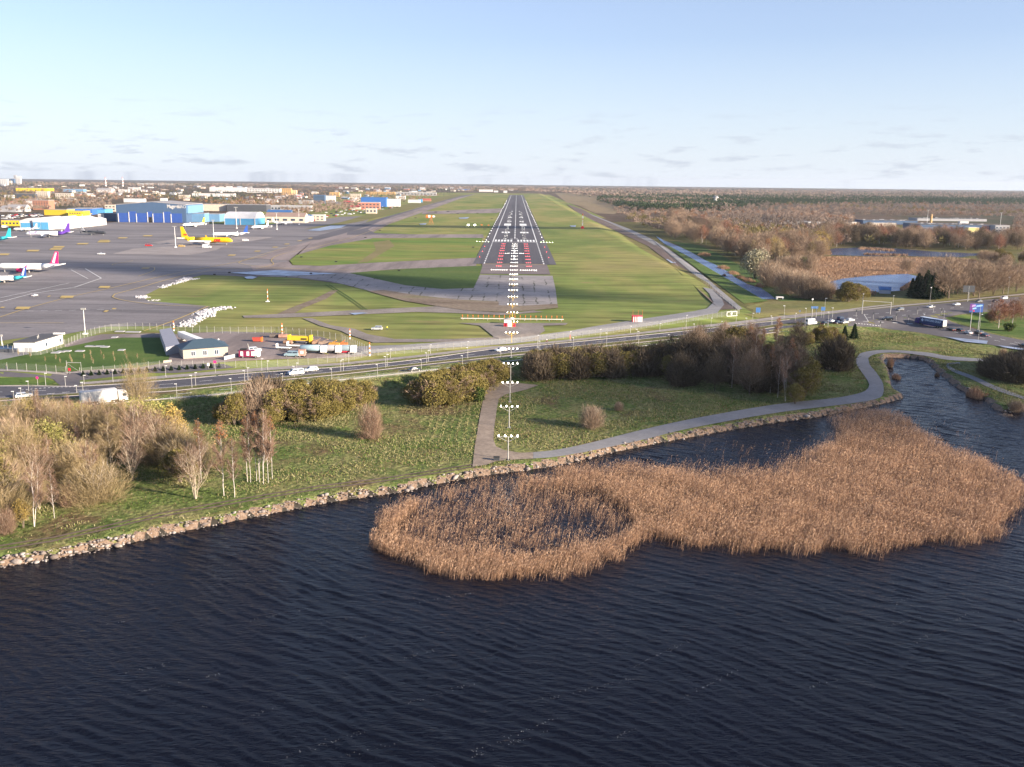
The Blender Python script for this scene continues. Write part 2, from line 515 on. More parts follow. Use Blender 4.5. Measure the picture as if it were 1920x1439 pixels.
for k in range(26):
    lam = 1.2*math.exp(_wr.normal(0.38, 0.42))
    th = R(-32)+_wr.normal(0, 0.15)          # crest direction
    nx_, ny_ = -math.sin(th), math.cos(th)
    amp = 0.0125*lam
    gate = 0.55+0.45*np.sin(WX*_wr.uniform(0.02, 0.12)+WY*_wr.uniform(0.02, 0.12)+_wr.uniform(0, 6))
    ph = 2*math.pi/lam*(nx_*WX+ny_*WY+warp*0.5)+_wr.uniform(0, 6.28)
    WZ += amp*gate*((1-np.abs(np.sin(ph/2)))**1.6*2-0.6) if lam > 1.5 else amp*gate*np.sin(ph)
fade = sstep((WX+105)/16)*sstep((185-WX)/16)*sstep((WY-70)/14)*sstep((415-WY)/25)
WZ = LAKE_Z + WZ*fade
V = np.stack([WX, WY, WZ], -1).reshape(-1, 3)
nx, ny = len(wx), len(wy); idx = np.arange(nx*ny).reshape(ny, nx)
Q = np.stack([idx[:-1, :-1], idx[:-1, 1:], idx[1:, 1:], idx[1:, :-1]], -1).reshape(-1, 4)
lake = np_obj('lake_water', V, Q, m_lake, smooth=True)
tag(lake, kind='structure')

# ------------------------------------------------------------------ paved surfaces
def asph(name, c, c2, scale=0.05, stretch=None, crack=False, fine=0.12, rotz=0, slab=None, streak=None, rubber=False):
    m, nt, b, g = base_mat(name, 0.82, 0, 0.25)
    P = g.outputs['Position']
    col = _ramp(nt, _noise(nt, P, scale, 6, 0.62, stretch, rotz), [(0.32, c), (0.68, c2)])
    col = _mix(nt, 1.0, col, _ramp(nt, _noise(nt, P, 0.8, 4, 0.7), [(0.3, 1-fine), (0.7, 1+fine)]), 'MULTIPLY')
    if crack:
        br = nt.nodes.new('ShaderNodeTexBrick')
        mp = nt.nodes.new('ShaderNodeMapping'); mp.inputs['Rotation'].default_value = (0, 0, 0)
        nz = nt.nodes.new('ShaderNodeTexNoise'); nz.inputs['Scale'].default_value = 0.12; nt.links.new(P, nz.inputs['Vector'])
        ad = nt.nodes.new('ShaderNodeVectorMath'); ad.operation = 'MULTIPLY_ADD'; ad.inputs[1].default_value = (3.0, 5.0, 0)
        nt.links.new(nz.outputs['Color'], ad.inputs[0]); nt.links.new(P, ad.inputs[2])
        nt.links.new(ad.outputs[0], br.inputs['Vector'])
        br.offset = 0.0
        br.inputs['Scale'].default_value = 1.0; br.inputs['Brick Width'].default_value = 7.0; br.inputs['Row Height'].default_value = 9.0
        br.inputs['Mortar Size'].default_value = 0.45; br.inputs['Mortar Smooth'].default_value = 0.3
        for i, v in ((1, (1, 1, 1, 1)), (2, (0.86, 0.86, 0.86, 1)), (3, (0.22, 0.24, 0.17, 1))): br.inputs[i].default_value = v
        gate = _ramp(nt, _noise(nt, P, 0.045, 4, 0.7), [(0.47, 0.0), (0.56, 1.0)])
        bc = _mix(nt, gate, (1, 1, 1), br.outputs['Color'])
        col = _mix(nt, 1.0, col, bc, 'MULTIPLY')
    if slab:
        br = nt.nodes.new('ShaderNodeTexBrick'); mp = nt.nodes.new('ShaderNodeMapping'); mp.inputs['Rotation'].default_value = (0, 0, slab[2])
        nt.links.new(P, mp.inputs[0]); nt.links.new(mp.outputs[0], br.inputs['Vector']); br.offset = 0.0
        br.inputs['Scale'].default_value = 1; br.inputs['Brick Width'].default_value = slab[0]; br.inputs['Row Height'].default_value = slab[1]; br.inputs['Mortar Size'].default_value = 0.16
        for i, v in ((1, (1, 1, 1, 1)), (2, (0.91, 0.91, 0.92, 1)), (3, (0.62, 0.62, 0.62, 1))): br.inputs[i].default_value = v
        col = _mix(nt, 1.0, col, br.outputs['Color'], 'MULTIPLY')
    if streak:
        f = _ramp(nt, _noise(nt, P, streak[0], 5, 0.7, streak[1], streak[2]), [(0.40, 0.70), (0.52, 1.0), (0.66, 1.14)])
        col = _mix(nt, 1.0, col, f, 'MULTIPLY')
        sp = _ramp(nt, _noise(nt, P, 0.16, 4, 0.8), [(0.28, 0.62), (0.36, 1.0)])
        col = _mix(nt, 1.0, col, sp, 'MULTIPLY')
    if rubber:      # tyre rubber laid down along the middle of the runway
        sx = nt.nodes.new('ShaderNodeSeparateXYZ'); nt.links.new(P, sx.inputs[0]); ab = nt.nodes.new('ShaderNodeMath'); ab.operation = 'ABSOLUTE'; nt.links.new(sx.outputs[0], ab.inputs[0])
        dv = nt.nodes.new('ShaderNodeMath'); dv.operation = 'DIVIDE'; dv.inputs[1].default_value = 25.0; nt.links.new(ab.outputs[0], dv.inputs[0])
        rb = _ramp(nt, dv.outputs[0], [(0.0, 0.9), (0.16, 0.68), (0.30, 0.72), (0.5, 1.0)])
        ns = _ramp(nt, _noise(nt, P, 0.03, 4, 0.7, (6, 0.12, 1)), [(0.35, 0.0), (0.6, 1.0)])
        col = _mix(nt, 1.0, col, _mix(nt, ns, (1, 1, 1), rb), 'MULTIPLY')
    nt.links.new(col, b.inputs['Base Color'])
    return m
m_asph = asph('asphalt_road', (0.075, 0.072, 0.085), (0.095, 0.092, 0.108), 0.03, (1, 0.3, 1))
m_apron = asph('asphalt_apron', (0.165, 0.152, 0.158), (0.24, 0.218, 0.218), 0.012, (0.5, 1.6, 1), rotz=R(20), slab=(26, 30, R(12)), streak=(0.018, (0.35, 3.0, 1), R(14)))
m_taxi = asph('asphalt_taxiway', (0.20, 0.165, 0.16), (0.27, 0.22, 0.205), 0.02, (1.6, 0.25, 1), rotz=R(-12), streak=(0.02, (2.5, 0.3, 1), R(-25)))
m_taxid = asph('asphalt_taxiway_dark', (0.085, 0.080, 0.09), (0.12, 0.11, 0.12), 0.03, (1, 0.3, 1))
m_rwy = asph('asphalt_runway', (0.075, 0.070, 0.080), (0.108, 0.10, 0.11), 0.03, (1.5, 0.08, 1), fine=0.08, rubber=True)
m_rwy2 = asph('asphalt_shoulder', (0.090, 0.083, 0.090), (0.125, 0.115, 0.12), 0.03, (1, 0.2, 1))
m_conc = asph('old_concrete', (0.20, 0.185, 0.19), (0.31, 0.285, 0.28), 0.03, None, crack=True)
m_stop = asph('stopway_asphalt', (0.14, 0.115, 0.115), (0.19, 0.155, 0.15), 0.05)
m_pave = asph('pavement', (0.27, 0.24, 0.225), (0.33, 0.30, 0.28), 0.2)
m_path = asph('path_asphalt', (0.205, 0.20, 0.205), (0.25, 0.243, 0.245), 0.15)
m_gravel = asph('gravel_path', (0.235, 0.185, 0.145), (0.30, 0.24, 0.19), 0.2, fine=0.2)
m_track = asph('dirt_track', (0.17, 0.145, 0.125), (0.27, 0.235, 0.21), 0.08, (1, 0.5, 1), fine=0.2)
m_brown = asph('bare_earth', (0.10, 0.072, 0.058), (0.165, 0.12, 0.10), 0.05, fine=0.2)
m_white = pm('white_marking', (0.82, 0.82, 0.80), 0.6, var=0.06, scale=2)
m_yellow = pm('yellow_marking', (0.48, 0.34, 0.09), 0.6, var=0.1, scale=2)
m_kerb = pm('kerb_stone', (0.30, 0.27, 0.26), 0.8)
m_verge = nat('verge_grass', [(0.3, (0.055, 0.10, 0.022)), (0.5, (0.09, 0.14, 0.035)), (0.7, (0.15, 0.16, 0.06))], scale=0.12, fine=(1.2, 0.75, 1.2))
m_vergeo = nat('median_grass', [(0.3, (0.085, 0.095, 0.03)), (0.5, (0.13, 0.125, 0.045)), (0.7, (0.17, 0.145, 0.07))], scale=0.15, fine=(1.2, 0.75, 1.2))
m_lush = nat('lush_grass', [(0.3, (0.05, 0.095, 0.022)), (0.55, (0.08, 0.13, 0.032)), (0.75, (0.13, 0.155, 0.045))], scale=0.07, fine=(1.2, 0.8, 1.15))
m_olive = nat('olive_grass', [(0.3, (0.12, 0.13, 0.045)), (0.5, (0.17, 0.16, 0.06)), (0.7, (0.20, 0.16, 0.085))], scale=0.02, fine=(0.4, 0.8, 1.2))
m_dgrass = nat('deep_green_grass', [(0.3, (0.055, 0.095, 0.026)), (0.55, (0.085, 0.125, 0.034)), (0.75, (0.14, 0.15, 0.048))], scale=0.02, stretch=(0.4, 1, 1), fine=(0.3, 0.85, 1.15))
m_bgrass = nat('bright_airfield_grass', [(0.3, (0.08, 0.16, 0.03)), (0.48, (0.15, 0.20, 0.045)), (0.62, (0.22, 0.21, 0.065)), (0.75, (0.13, 0.19, 0.04))], scale=0.016, stretch=(0.5, 1.4, 1), rotz=R(25), fine=(0.12, 0.68, 1.25, (0.2, 1.2, 1)))
m_marsh = nat('reed_marsh_ground', [(0.3, (0.19, 0.12, 0.075)), (0.5, (0.27, 0.175, 0.115)), (0.7, (0.23, 0.175, 0.11))], scale=0.03, stretch=(0.3, 1, 1), fine=(0.5, 0.75, 1.2), bump=0.5)

# apron, taxiways
sheet('apron', [(-900, 655), (-900, 470), (-300, 446), (0, 434), (90, 431), (215, 417), (340, 419), (480, 423), (570, 416), (640, 407), (700, 405), (660, 440), (620, 462), (545, 489), (480, 522), (440, 518), (380, 516), (352, 524), (300, 540), (268, 556), (278, 565), (395, 575), (345, 613), (300, 612), (200, 613), (120, 628), (60, 632), (0, 640)], 0.10, m_apron, cut=6)
sheet('taxiway', [(545, 490), (480, 485), (520, 470), (590, 450), (650, 430), (720, 410), (790, 388), (850, 369), (893, 364), (860, 374), (800, 396), (760, 410), (730, 421), (700, 436), (700, 440), (905, 440), (908, 447), (700, 447), (640, 460), (570, 478), (541, 490), (548, 498), (600, 499), (700, 493), (893, 484), (893, 500), (745, 506), (655, 514), (720, 524), (760, 537), (700, 545), (640, 533), (560, 522), (480, 518), (470, 500)], 0.16, m_taxi, cut=8)
sheet('taxiway', [(560, 452), (650, 428), (720, 408), (800, 386), (860, 368), (893, 364), (850, 373), (780, 393), (715, 414), (700, 421), (640, 440), (600, 450)], 0.18, m_taxid)
sheet('taxiway', [(795, 397), (950, 391), (944, 397), (930, 400), (790, 402)], 0.18, m_taxi)
sheet('taxiway', [(652, 436), (700, 425), (690, 431), (703, 438), (770, 440), (650, 441)], 0.20, m_taxid)
sheet('verge', [(570, 430), (640, 417), (720, 394), (800, 374), (856, 365), (870, 366), (800, 385), (740, 401), (680, 415), (620, 426)], 0.22, m_olive)
sheet('verge', [(700, 421), (730, 410), (790, 395), (850, 381), (885, 372), (893, 375), (850, 386), (800, 398), (740, 415), (700, 432)], -0.2, m_bgrass)
sheet('grass_island', [(543, 489), (556, 479), (620, 461), (700, 447.5), (850, 446.5), (905, 447), (893, 484), (700, 493.5), (600, 499.5), (549, 497.5)], 0.24, m_bgrass, cut=8)
sheet('grass_island', [(655, 513), (745, 505.5), (905, 499), (898, 520), (888, 541), (830, 543), (760, 536), (705, 524)], 0.24, m_dgrass, cut=8)
sheet('old_concrete', [(480, 519), (560, 515), (655, 513), (720, 524), (760, 536), (830, 543), (888, 541), (900, 516), (1036, 518), (1042, 545), (1046, 578), (1000, 582), (950, 586), (900, 585), (850, 579), (780, 567), (700, 548), (620, 528), (560, 521)], 0.20, m_conc, cut=8)
sheet('path', [(455, 593), (520, 590), (600, 586), (760, 578), (826, 575), (880, 584), (960, 588), (1000, 583), (1020, 586), (940, 592), (850, 588), (780, 586), (600, 594), (520, 597), (458, 597)], 0.20, m_track, cut=6)
sheet('path', [(567, 598), (585, 598), (620, 611), (665, 618), (690, 628), (740, 637), (850, 637), (960, 634), (960, 640), (850, 643), (700, 644), (652, 628), (640, 622), (600, 612)], 0.24, m_track, cut=6)
sheet('path', [(860, 607), (1065, 607), (1060, 611), (1018, 612), (1022, 622), (1010, 630), (1010, 640), (960, 643), (930, 640), (920, 628), (900, 612)], 0.26, m_track, cut=6)
sheet('service_road', [(640, 652), (760, 648), (960, 636), (1075, 621), (1160, 606), (1220, 597), (1300, 585), (1325, 580), (1338, 568), (1330, 552), (1318, 540), (1335, 543), (1352, 558), (1358, 572), (1345, 588), (1300, 597), (1220, 612), (1075, 632), (960, 646), (760, 658), (660, 668)], 0.28, m_path, cut=4)
sheet('dirt_track', [(1062, 383), (1090, 392), (1120, 408), (1152, 421), (1195, 438), (1233, 458), (1262, 478), (1300, 510), (1345, 548), (1386, 580), (1350, 582), (1310, 545), (1278, 515), (1245, 485), (1215, 462), (1160, 436), (1110, 413), (1080, 397)], 0.24, m_brown)
sheet('canal_road', [(1100, 399), (1135, 413), (1180, 430), (1220, 448), (1255, 469), (1300, 502), (1345, 540), (1392, 580), (1384, 583), (1336, 545), (1290, 508), (1248, 474), (1214, 453), (1175, 435), (1130, 417), (1098, 403)], 0.34, m_path)
# foam flecks strung out by the wind
_fr = np.random.default_rng(77); FV = []; 
for k in range(26):
    p = on_plane(_fr.uniform(100, 1900), _fr.uniform(1120, 1430), LAKE_Z); L_ = _fr.uniform(4, 14); a = R(_fr.uniform(24, 40)); n = int(L_*2.4)
    for i in range(n):
        t = _fr.uniform(0, L_); s = _fr.uniform(.012, .035); x = p[0]+math.cos(a)*t+_fr.normal(0, .22); y = p[1]+math.sin(a)*t+_fr.normal(0, .22); z = LAKE_Z+.05
        FV += [(x-s, y-s, z), (x+s, y-s, z), (x+s, y+s, z), (x-s, y+s, z)]
tag(np_obj('foam_flecks', FV, np.arange(len(FV)).reshape(-1, 4), pm('foam', (.6, .6, .58), .9)), 'faint strings of white foam flecks on the dark lake', 'foam', kind='stuff')
m_lineseam = pm('green_bank_grass', (0.08, 0.115, 0.03))
sheet('verge', [(1250, 462), (1290, 488), (1340, 528), (1395, 570), (1440, 565), (1425, 559), (1380, 545), (1340, 519), (1290, 479), (1245, 455)], 0.14, m_verge)

m_soil = nat('disturbed_soil', [(0.3, (0.15, 0.115, 0.085)), (0.5, (0.22, 0.175, 0.135)), (0.68, (0.14, 0.14, 0.06))], scale=0.05, stretch=(0.25, 1, 1), fine=(0.5, 0.75, 1.2))
sheet('soil_strip', [(690, 547), (720, 545), (790, 556), (860, 563), (935, 567), (935, 574), (975, 575), (1045, 571), (1047, 579), (1000, 583), (950, 587), (880, 584), (830, 577), (760, 566)], 0.32, m_soil, cut=8)
sheet('soil_strip', [(515, 592), (545, 578), (590, 561), (622, 545), (634, 545), (612, 561), (570, 578), (545, 592)], 0.14, m_soil, cut=4)
for o_ in (0, 7):
    ribbon('wheel_track', smooth_line([G(*p) for p in [(610+o_, 534), (640+o_, 553), (668+o_, 572), (690+o_, 588)]], 6), 0.8, 0.12, m_dgrass)
sheet('soil_strip', [(700, 455), (730, 451), (740, 462), (690, 492), (670, 494), (705, 470)], 0.28, nat('tan_grass', [(0.3, (0.16, 0.15, 0.06)), (0.7, (0.24, 0.19, 0.10))], scale=0.03))
# canal and ponds
m_pond = water_mat('pond_water', (0.085, 0.14, 0.26), 0.25, 1.2); m_pondd = water_mat('deep_pond_water', (0.018, 0.03, 0.07), 0.18, 0.8)  # m_pond's light blue base colour stands in for sky reflected off ripples
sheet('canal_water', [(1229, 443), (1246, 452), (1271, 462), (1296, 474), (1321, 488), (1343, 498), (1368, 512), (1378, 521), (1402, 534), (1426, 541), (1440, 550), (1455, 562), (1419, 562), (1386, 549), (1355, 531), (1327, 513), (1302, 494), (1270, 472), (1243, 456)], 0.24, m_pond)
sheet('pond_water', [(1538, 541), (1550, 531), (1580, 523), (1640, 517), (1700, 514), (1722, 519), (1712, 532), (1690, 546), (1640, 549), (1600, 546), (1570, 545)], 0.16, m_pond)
sheet('pond_water', [(1538, 472), (1565, 466), (1640, 464), (1700, 468), (1760, 473), (1860, 477), (1800, 483), (1700, 481), (1625, 481), (1560, 479)], 0.16, m_pondd)
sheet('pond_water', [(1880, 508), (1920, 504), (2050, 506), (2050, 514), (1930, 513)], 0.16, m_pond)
sheet('marsh', [(1440, 505), (1505, 492), (1540, 482), (1600, 482), (1750, 484), (1830, 488), (1850, 500), (1780, 512), (1715, 514), (1640, 517), (1580, 523), (1550, 531), (1536, 541), (1500, 536), (1450, 520)], 0.10, m_marsh)
sheet('marsh', [(1245, 440), (1330, 445), (1430, 470), (1500, 470), (1540, 480), (1500, 492), (1440, 505), (1400, 495), (1350, 470), (1290, 455)], 0.08, m_wild)
sheet('meadow_strip', [(1255, 452), (1310, 460), (1350, 478), (1400, 505), (1470, 545), (1560, 560), (1500, 572), (1445, 561), (1425, 541), (1365, 515), (1320, 486)], 0.12, m_dgrass)
sheet('meadow_strip', [(1400, 575), (1440, 566), (1560, 562), (1700, 555), (1800, 548), (1990, 535), (1990, 541), (1760, 566), (1600, 580), (1500, 590), (1420, 597), (1395, 590)], 0.10, m_olive)
sheet('marsh', [(1040, 362), (1150, 364), (1130, 372), (1170, 380), (1190, 392), (1150, 402), (1115, 400), (1085, 386), (1062, 380)], 0.12, nat('dry_field', [(0.3, (0.17, 0.13, 0.075)), (0.5, (0.24, 0.185, 0.115)), (0.7, (0.20, 0.17, 0.09))], scale=0.01, stretch=(1, 0.3, 1), fine=(0.2, 0.8, 1.15)))

# ------------------------------------------------------------------ runway
def rect(name, x0, x1, y0, y1, z, m):
    return sheet(name, [(x0, y0), (x1, y0), (x1, y1), (x0, y1)], z, m, world=True)
rect('runway_shoulder', -30, 31, 684, 4165, 0.20, m_rwy2)
rect('runway', -25, 26, 684, 4165, 0.24, m_rwy)
rect('stopway', -23, 24, 610, 683.5, 0.24, m_stop)
V = []; Q = []
def mark(x0, x1, y0, y1):
    n = len(V); V.extend([(x0, y0, 0.30), (x1, y0, 0.30), (x1, y1, 0.30), (x0, y1, 0.30)]); Q.append((n, n+1, n+2, n+3))
TH = 935
for s in (-1, 1):
    e = 22.3*s
    mark(min(e, e-0.9*s), max(e, e-0.9*s), TH, 4140)
    for k in range(13): mark(min(e, e-0.9*s), max(e, e-0.9*s), 686+k*19, 686+k*19+10)   # dashed side line before the threshold
    for k in range(6): mark(s*(2.6+3.15*k) if s > 0 else -(2.6+3.15*k)-1.8, s*(2.6+3.15*k)+1.8 if s > 0 else -(2.6+3.15*k), TH+8, TH+38)
    mark(min(s*6.0, s*15.5), max(s*6.0, s*15.5), TH+355-5, TH+410)
    for d, n in ((165, 3), (475, 2), (630, 2), (790, 1), (945, 1)):
        for k in range(n): a = s*(6.0+3.6*k); b = a+s*2.6; mark(min(a, b), max(a, b), TH+d, TH+d+26)
mark(-22.3, 22.3, TH-1, TH+1.5)
for k in range(0, 64): mark(-0.5, 0.5, TH+60+k*50, TH+60+k*50+34)
for k in range(3): mark(-0.4, 0.4, 720+70*k, 765+70*k)
mk = np_obj('runway_marking', V, Q, m_white); tag(mk, kind='structure')
V = []; Q = []
mark(-22, 22, 683.2, 684.8); tag(np_obj('runway_marking', V, Q, m_yellow), kind='structure')
# runway number 08
for ch, x in (('0', -4.6), ('8', 1.0)):
    cu = bpy.data.curves.new('runway_number', 'FONT'); cu.body = ch; cu.size = 5
    t = bpy.data.objects.new('runway_number', cu); COL.objects.link(t)
    dg = bpy.context.evaluated_depsgraph_get(); me = bpy.data.meshes.new_from_object(t.evaluated_get(dg)); bpy.data.objects.remove(t)
    o = link(bpy.data.objects.new('runway_marking', me)); o.location = (x, TH+46, 0.30); o.scale = (1.0, 3.2, 1); me.materials.clear(); me.materials.append(m_white)
    tag(o, kind='structure')

# apron and taxiway lines
def line_px(pts, w, mat, dash=None, smooth=True, dz=0.34):
    W = [G(*p) for p in pts]
    if smooth: W = smooth_line(W, 6)
    return ribbon('apron_marking', W, w, dz, mat, dash=dash)
line_px([(0, 596), (60, 577), (140, 556), (200, 543), (300, 520), (420, 497), (500, 480)], 0.55, m_yellow)
line_px([(395, 576), (300, 573), (235, 565), (211, 558), (215, 553), (260, 541), (320, 524), (400, 508), (470, 504), (700, 508), (760, 507)], 0.6, m_yellow)
line_px([(270, 622), (320, 605), (390, 576)], 0.7, m_yellow)
line_px([(480, 505), (512, 497), (509, 488), (530, 477), (600, 462), (700, 432), (800, 391)], 0.5, m_yellow)
line_px([(580, 506), (500, 502), (455, 496), (450, 492), (480, 482), (545, 462)], 0.5, m_yellow)
line_px([(260, 519), (285, 510), (290, 505), (280, 501), (210, 498), (249, 490)], 0.45, m_yellow)
line_px([(0, 607), (120, 607)], 0.5, m_yellow)
line_px([(0, 568), (60, 552), (140, 540), (190, 523), (160, 505)], 0.45, m_white, smooth=False)
line_px([(0, 560), (130, 532)], 0.35, m_white, smooth=False)
line_px([(133, 507), (165, 524)], 0.35, m_white, smooth=False)
line_px([(110, 505), (160, 505)], 0.35, m_white, dash=(3, 3), smooth=False)
line_px([(50, 585), (200, 582), (230, 583)], 0.3, m_white, dash=(3, 3), smooth=False)
line_px([(370, 470), (440, 462), (530, 444)], 0.5, m_taxi, smooth=False)
for (x, y, w, l) in [(62, 471, 24, 3), (105, 468, 24, 3), (110, 464, 22, 3), (155, 458, 22, 2.4), (195, 454, 24, 3), (195, 452, 20, 2.4), (230, 447, 18, 2), (277, 443, 18, 2),
                     (8, 478, 20, 3), (196, 539.5, 22, 3.4), (126, 558, 26, 4), (43, 579, 28, 4.4), (199, 585, 9, 3), (214, 580.5, 9, 2), (5, 578, 9, 2), (92, 557, 6, 2),
                     (435, 479.5, 15, 2), (483, 472, 12, 1.6), (516, 464.5, 11, 1.4), (538, 458.5, 10, 1.3), (562, 452.5, 9, 1.2), (582, 447.5, 9, 1.2), (273, 504, 16, 1.6)]:
    sheet('apron_marking', [(x-w/2-1, y+l/2), (x+w/2-3, y+l/2), (x+w/2+1, y-l/2), (x-w/2+3, y-l/2)], 0.36, m_yellow)
m_slab = asph('concrete_stand', (0.24, 0.21, 0.20), (0.31, 0.275, 0.26), 0.05)
sheet('concrete_stand', [(210, 477), (250, 467), (340, 462), (420, 462), (405, 470), (355, 479)], 0.18, m_slab)
sheet('concrete_stand', [(280, 456), (330, 449), (440, 445), (515, 445), (470, 453), (400, 460), (330, 461)], 0.17, m_slab)
m_ice = pm('wet_ice', (0.25, 0.30, 0.40), 0.4, var=0.5, scale=0.12)
for pts in ([(430, 513), (520, 508), (600, 513), (640, 514), (540, 519), (480, 517)], [(458, 521), (470, 519), (482, 521), (474, 524.5), (462, 524)], [(577, 433), (620, 424), (650, 423), (640, 428), (600, 434)],
            [(655, 589), (680, 587.5), (690, 589), (665, 592)], [(860, 409), (880, 408), (876, 411), (862, 411)], [(786, 420.5), (800, 419.5), (798, 422), (788, 422)], [(1068, 424), (1080, 423.5), (1079, 426.5), (1071, 426)],
            [(1249, 487), (1262, 488), (1272, 494), (1258, 494)], [(1770, 633), (1800, 636), (1852, 641), (1850, 647), (1810, 643)], [(1870, 649), (1925, 657), (1925, 660), (1880, 653)]):
    sheet('ice_patch', pts, 0.42, m_ice)

# ------------------------------------------------------------------ the dual carriageway
UT = [(-300, 745), (0, 724), (150, 725), (320, 713), (470, 700), (640, 688.5), (780, 675), (923, 655), (960, 653), (1280, 621.7), (1413, 606.7), (1480, 600), (1600, 584)]
UB = [(1600, 600), (1463, 608), (1397, 617), (1280, 629), (960, 662.5), (800, 680), (640, 697.5), (520, 709), (320, 728), (150, 738), (0, 748), (-300, 772)]
LT = [(-300, 776), (0, 752), (150, 742), (320, 734), (462, 719), (640, 702.5), (800, 684), (960, 667), (1280, 634.5), (1397, 622), (1468, 612), (1600, 600)]
LB = [(1600, 612), (1463, 623), (1280, 641), (1043, 669), (960, 677.5), (773, 699), (640, 713), (437, 738), (320, 748), (150, 762), (0, 772), (-300, 795)]
sheet('road', UT+UB, 0.05, m_asph)
sheet('road', LT+LB, 0.05, m_asph)
med = sheet('median', list(reversed(UB[1:]))+list(reversed(LT[:-1])), 0.02, m_vergeo, thick=0.13)
def edge_strip(name, pts, w, dz, mat, **k): return ribbon(name, smooth_line([G(*p) for p in pts], 8), w, dz, mat, **k)
def kerb(pts):
    W = smooth_line([G(*p) for p in pts], 8); L = np.array(W); V = []; Q = []
    for i, p in enumerate(L):
        a = L[max(i-1, 0)]; b = L[min(i+1, len(L)-1)]; n = np.array([-(b-a)[1], (b-a)[0]]); n /= np.linalg.norm(n)
        z = zg(*p)
        for o_, zz in ((-.16, z-.02), (-.16, z+.17), (.16, z+.17), (.16, z-.02)): q = p+n*o_; V.append((q[0], q[1], zz))
        if i:
            k = 4*i
            for j in range(3): Q.append((k-4+j, k-3+j, k+1+j, k+j))
    tag(np_obj('kerb', V, Q, m_kerb), kind='structure')
kerb(UT[:-1]); kerb(list(reversed(UB[1:]))); kerb(LT[:-1]); kerb(list(reversed(LB[1:])))
# footway beside the road, and the verge between
sheet('footway', [(150, 722), (150, 718), (320, 704), (480, 691), (640, 681), (780, 667), (923, 650), (960, 648), (1180, 626), (1280, 614), (1360, 606), (1410, 600), (1480, 594), (1600, 580), (1600, 583), (1480, 597), (1415, 605), (1360, 611), (1280, 618.5), (1180, 629), (960, 652), (923, 654), (780, 671), (640, 685), (480, 697), (320, 709)], 0.08, m_pave)
sheet('footway', [(-200, 707), (0, 692.5), (120, 700), (126, 704), (0, 696.5), (-200, 711)], 0.10, m_pave, cut=4)
sheet('side_road', [(-200, 712), (0, 697), (95, 706), (100, 700), (250, 695), (300, 685), (345, 683), (420, 683), (440, 690), (330, 700), (280, 700), (150, 714), (148, 727), (118, 727), (100, 712), (90, 709), (0, 707), (-200, 722)], 0.07, m_taxid, cut=4)
sheet('verge', [(-200, 730), (0, 709), (80, 708), (105, 718), (90, 724), (0, 723), (-200, 738)], 0.12, m_lush)
def dashes(pts, w=0.22, d=(4, 8)):
    ribbon('road_marking', smooth_line([G(*p) for p in pts], 8), w, 0.10, m_white, dash=d)
midl = lambda A, B, t: [(a[0], a[1]*(1-t)+np.interp(a[0], [q[0] for q in sorted(B)], [q[1] for q in sorted(B)])*t) for a in A]
dashes(midl(UT[:-1], UB, 0.5)); dashes(midl(LT[:-1], LB, 0.5))
dashes(midl(UT[:-2], UB, 0.90), 0.15, (300, 0.1)); dashes(midl(LT[:-2], LB, 0.93), 0.18, (300, 0.1)); dashes(midl(UT[:-2], UB, 0.07), 0.15, (300, 0.1))
dashes([(40, 732), (100, 727), (150, 726)], 0.4, (0.6, 0.6)); dashes([(60, 742), (160, 733), (240, 726)], 0.3, (2, 2)); dashes([(130, 741), (200, 735), (260, 728)], 0.3, (2, 2))
# the junction to the east and its two branches
sheet('road', [(1590, 585), (1683, 576.5), (1767, 569.5), (1920, 556), (2300, 522), (2300, 548), (1990, 578), (1880, 583), (1800, 590), (1772, 596), (1790, 606), (1860, 627), (1920, 639), (2100, 672), (2300, 700), (2300, 745), (2100, 695), (1920, 658), (1850, 646), (1777, 634), (1717, 623), (1650, 614), (1590, 612)], 0.06, m_rwy2, cut=4)
sheet('verge', [(1774, 597), (1800, 591), (1880, 584), (1995, 578), (2060, 610), (1990, 648), (1920, 635), (1862, 625), (1792, 604)], 0.03, m_verge, cut=4)
sheet('footway', [(1480, 596), (1600, 582), (1683, 573), (1767, 566), (1920, 551), (2200, 524), (2200, 526), (1920, 553.5), (1767, 568), (1683, 575.5), (1600, 584), (1480, 598)], 0.12, m_pave)
sheet('footway', [(1415, 600), (1490, 590), (1570, 583), (1620, 576), (1740, 561), (1745, 563), (1620, 579), (1570, 586), (1490, 593), (1420, 603)], 0.16, m_pave)
for pts in ([(1600, 593), (1700, 584), (1800, 577), (1920, 566)], [(1720, 605), (1790, 617), (1860, 633), (1925, 647)], [(1740, 613), (1790, 623), (1850, 636), (1925, 650)], [(1560, 604), (1640, 604), (1720, 608)], [(1600, 598), (1680, 593), (1760, 585)]):
    dashes(pts, 0.3, (3, 5))
dashes([(1604, 607), (1652, 612)], 0.5, (0.7, 0.7)); dashes([(1620, 590), (1628, 604)], 0.4, (0.6, 0.6))

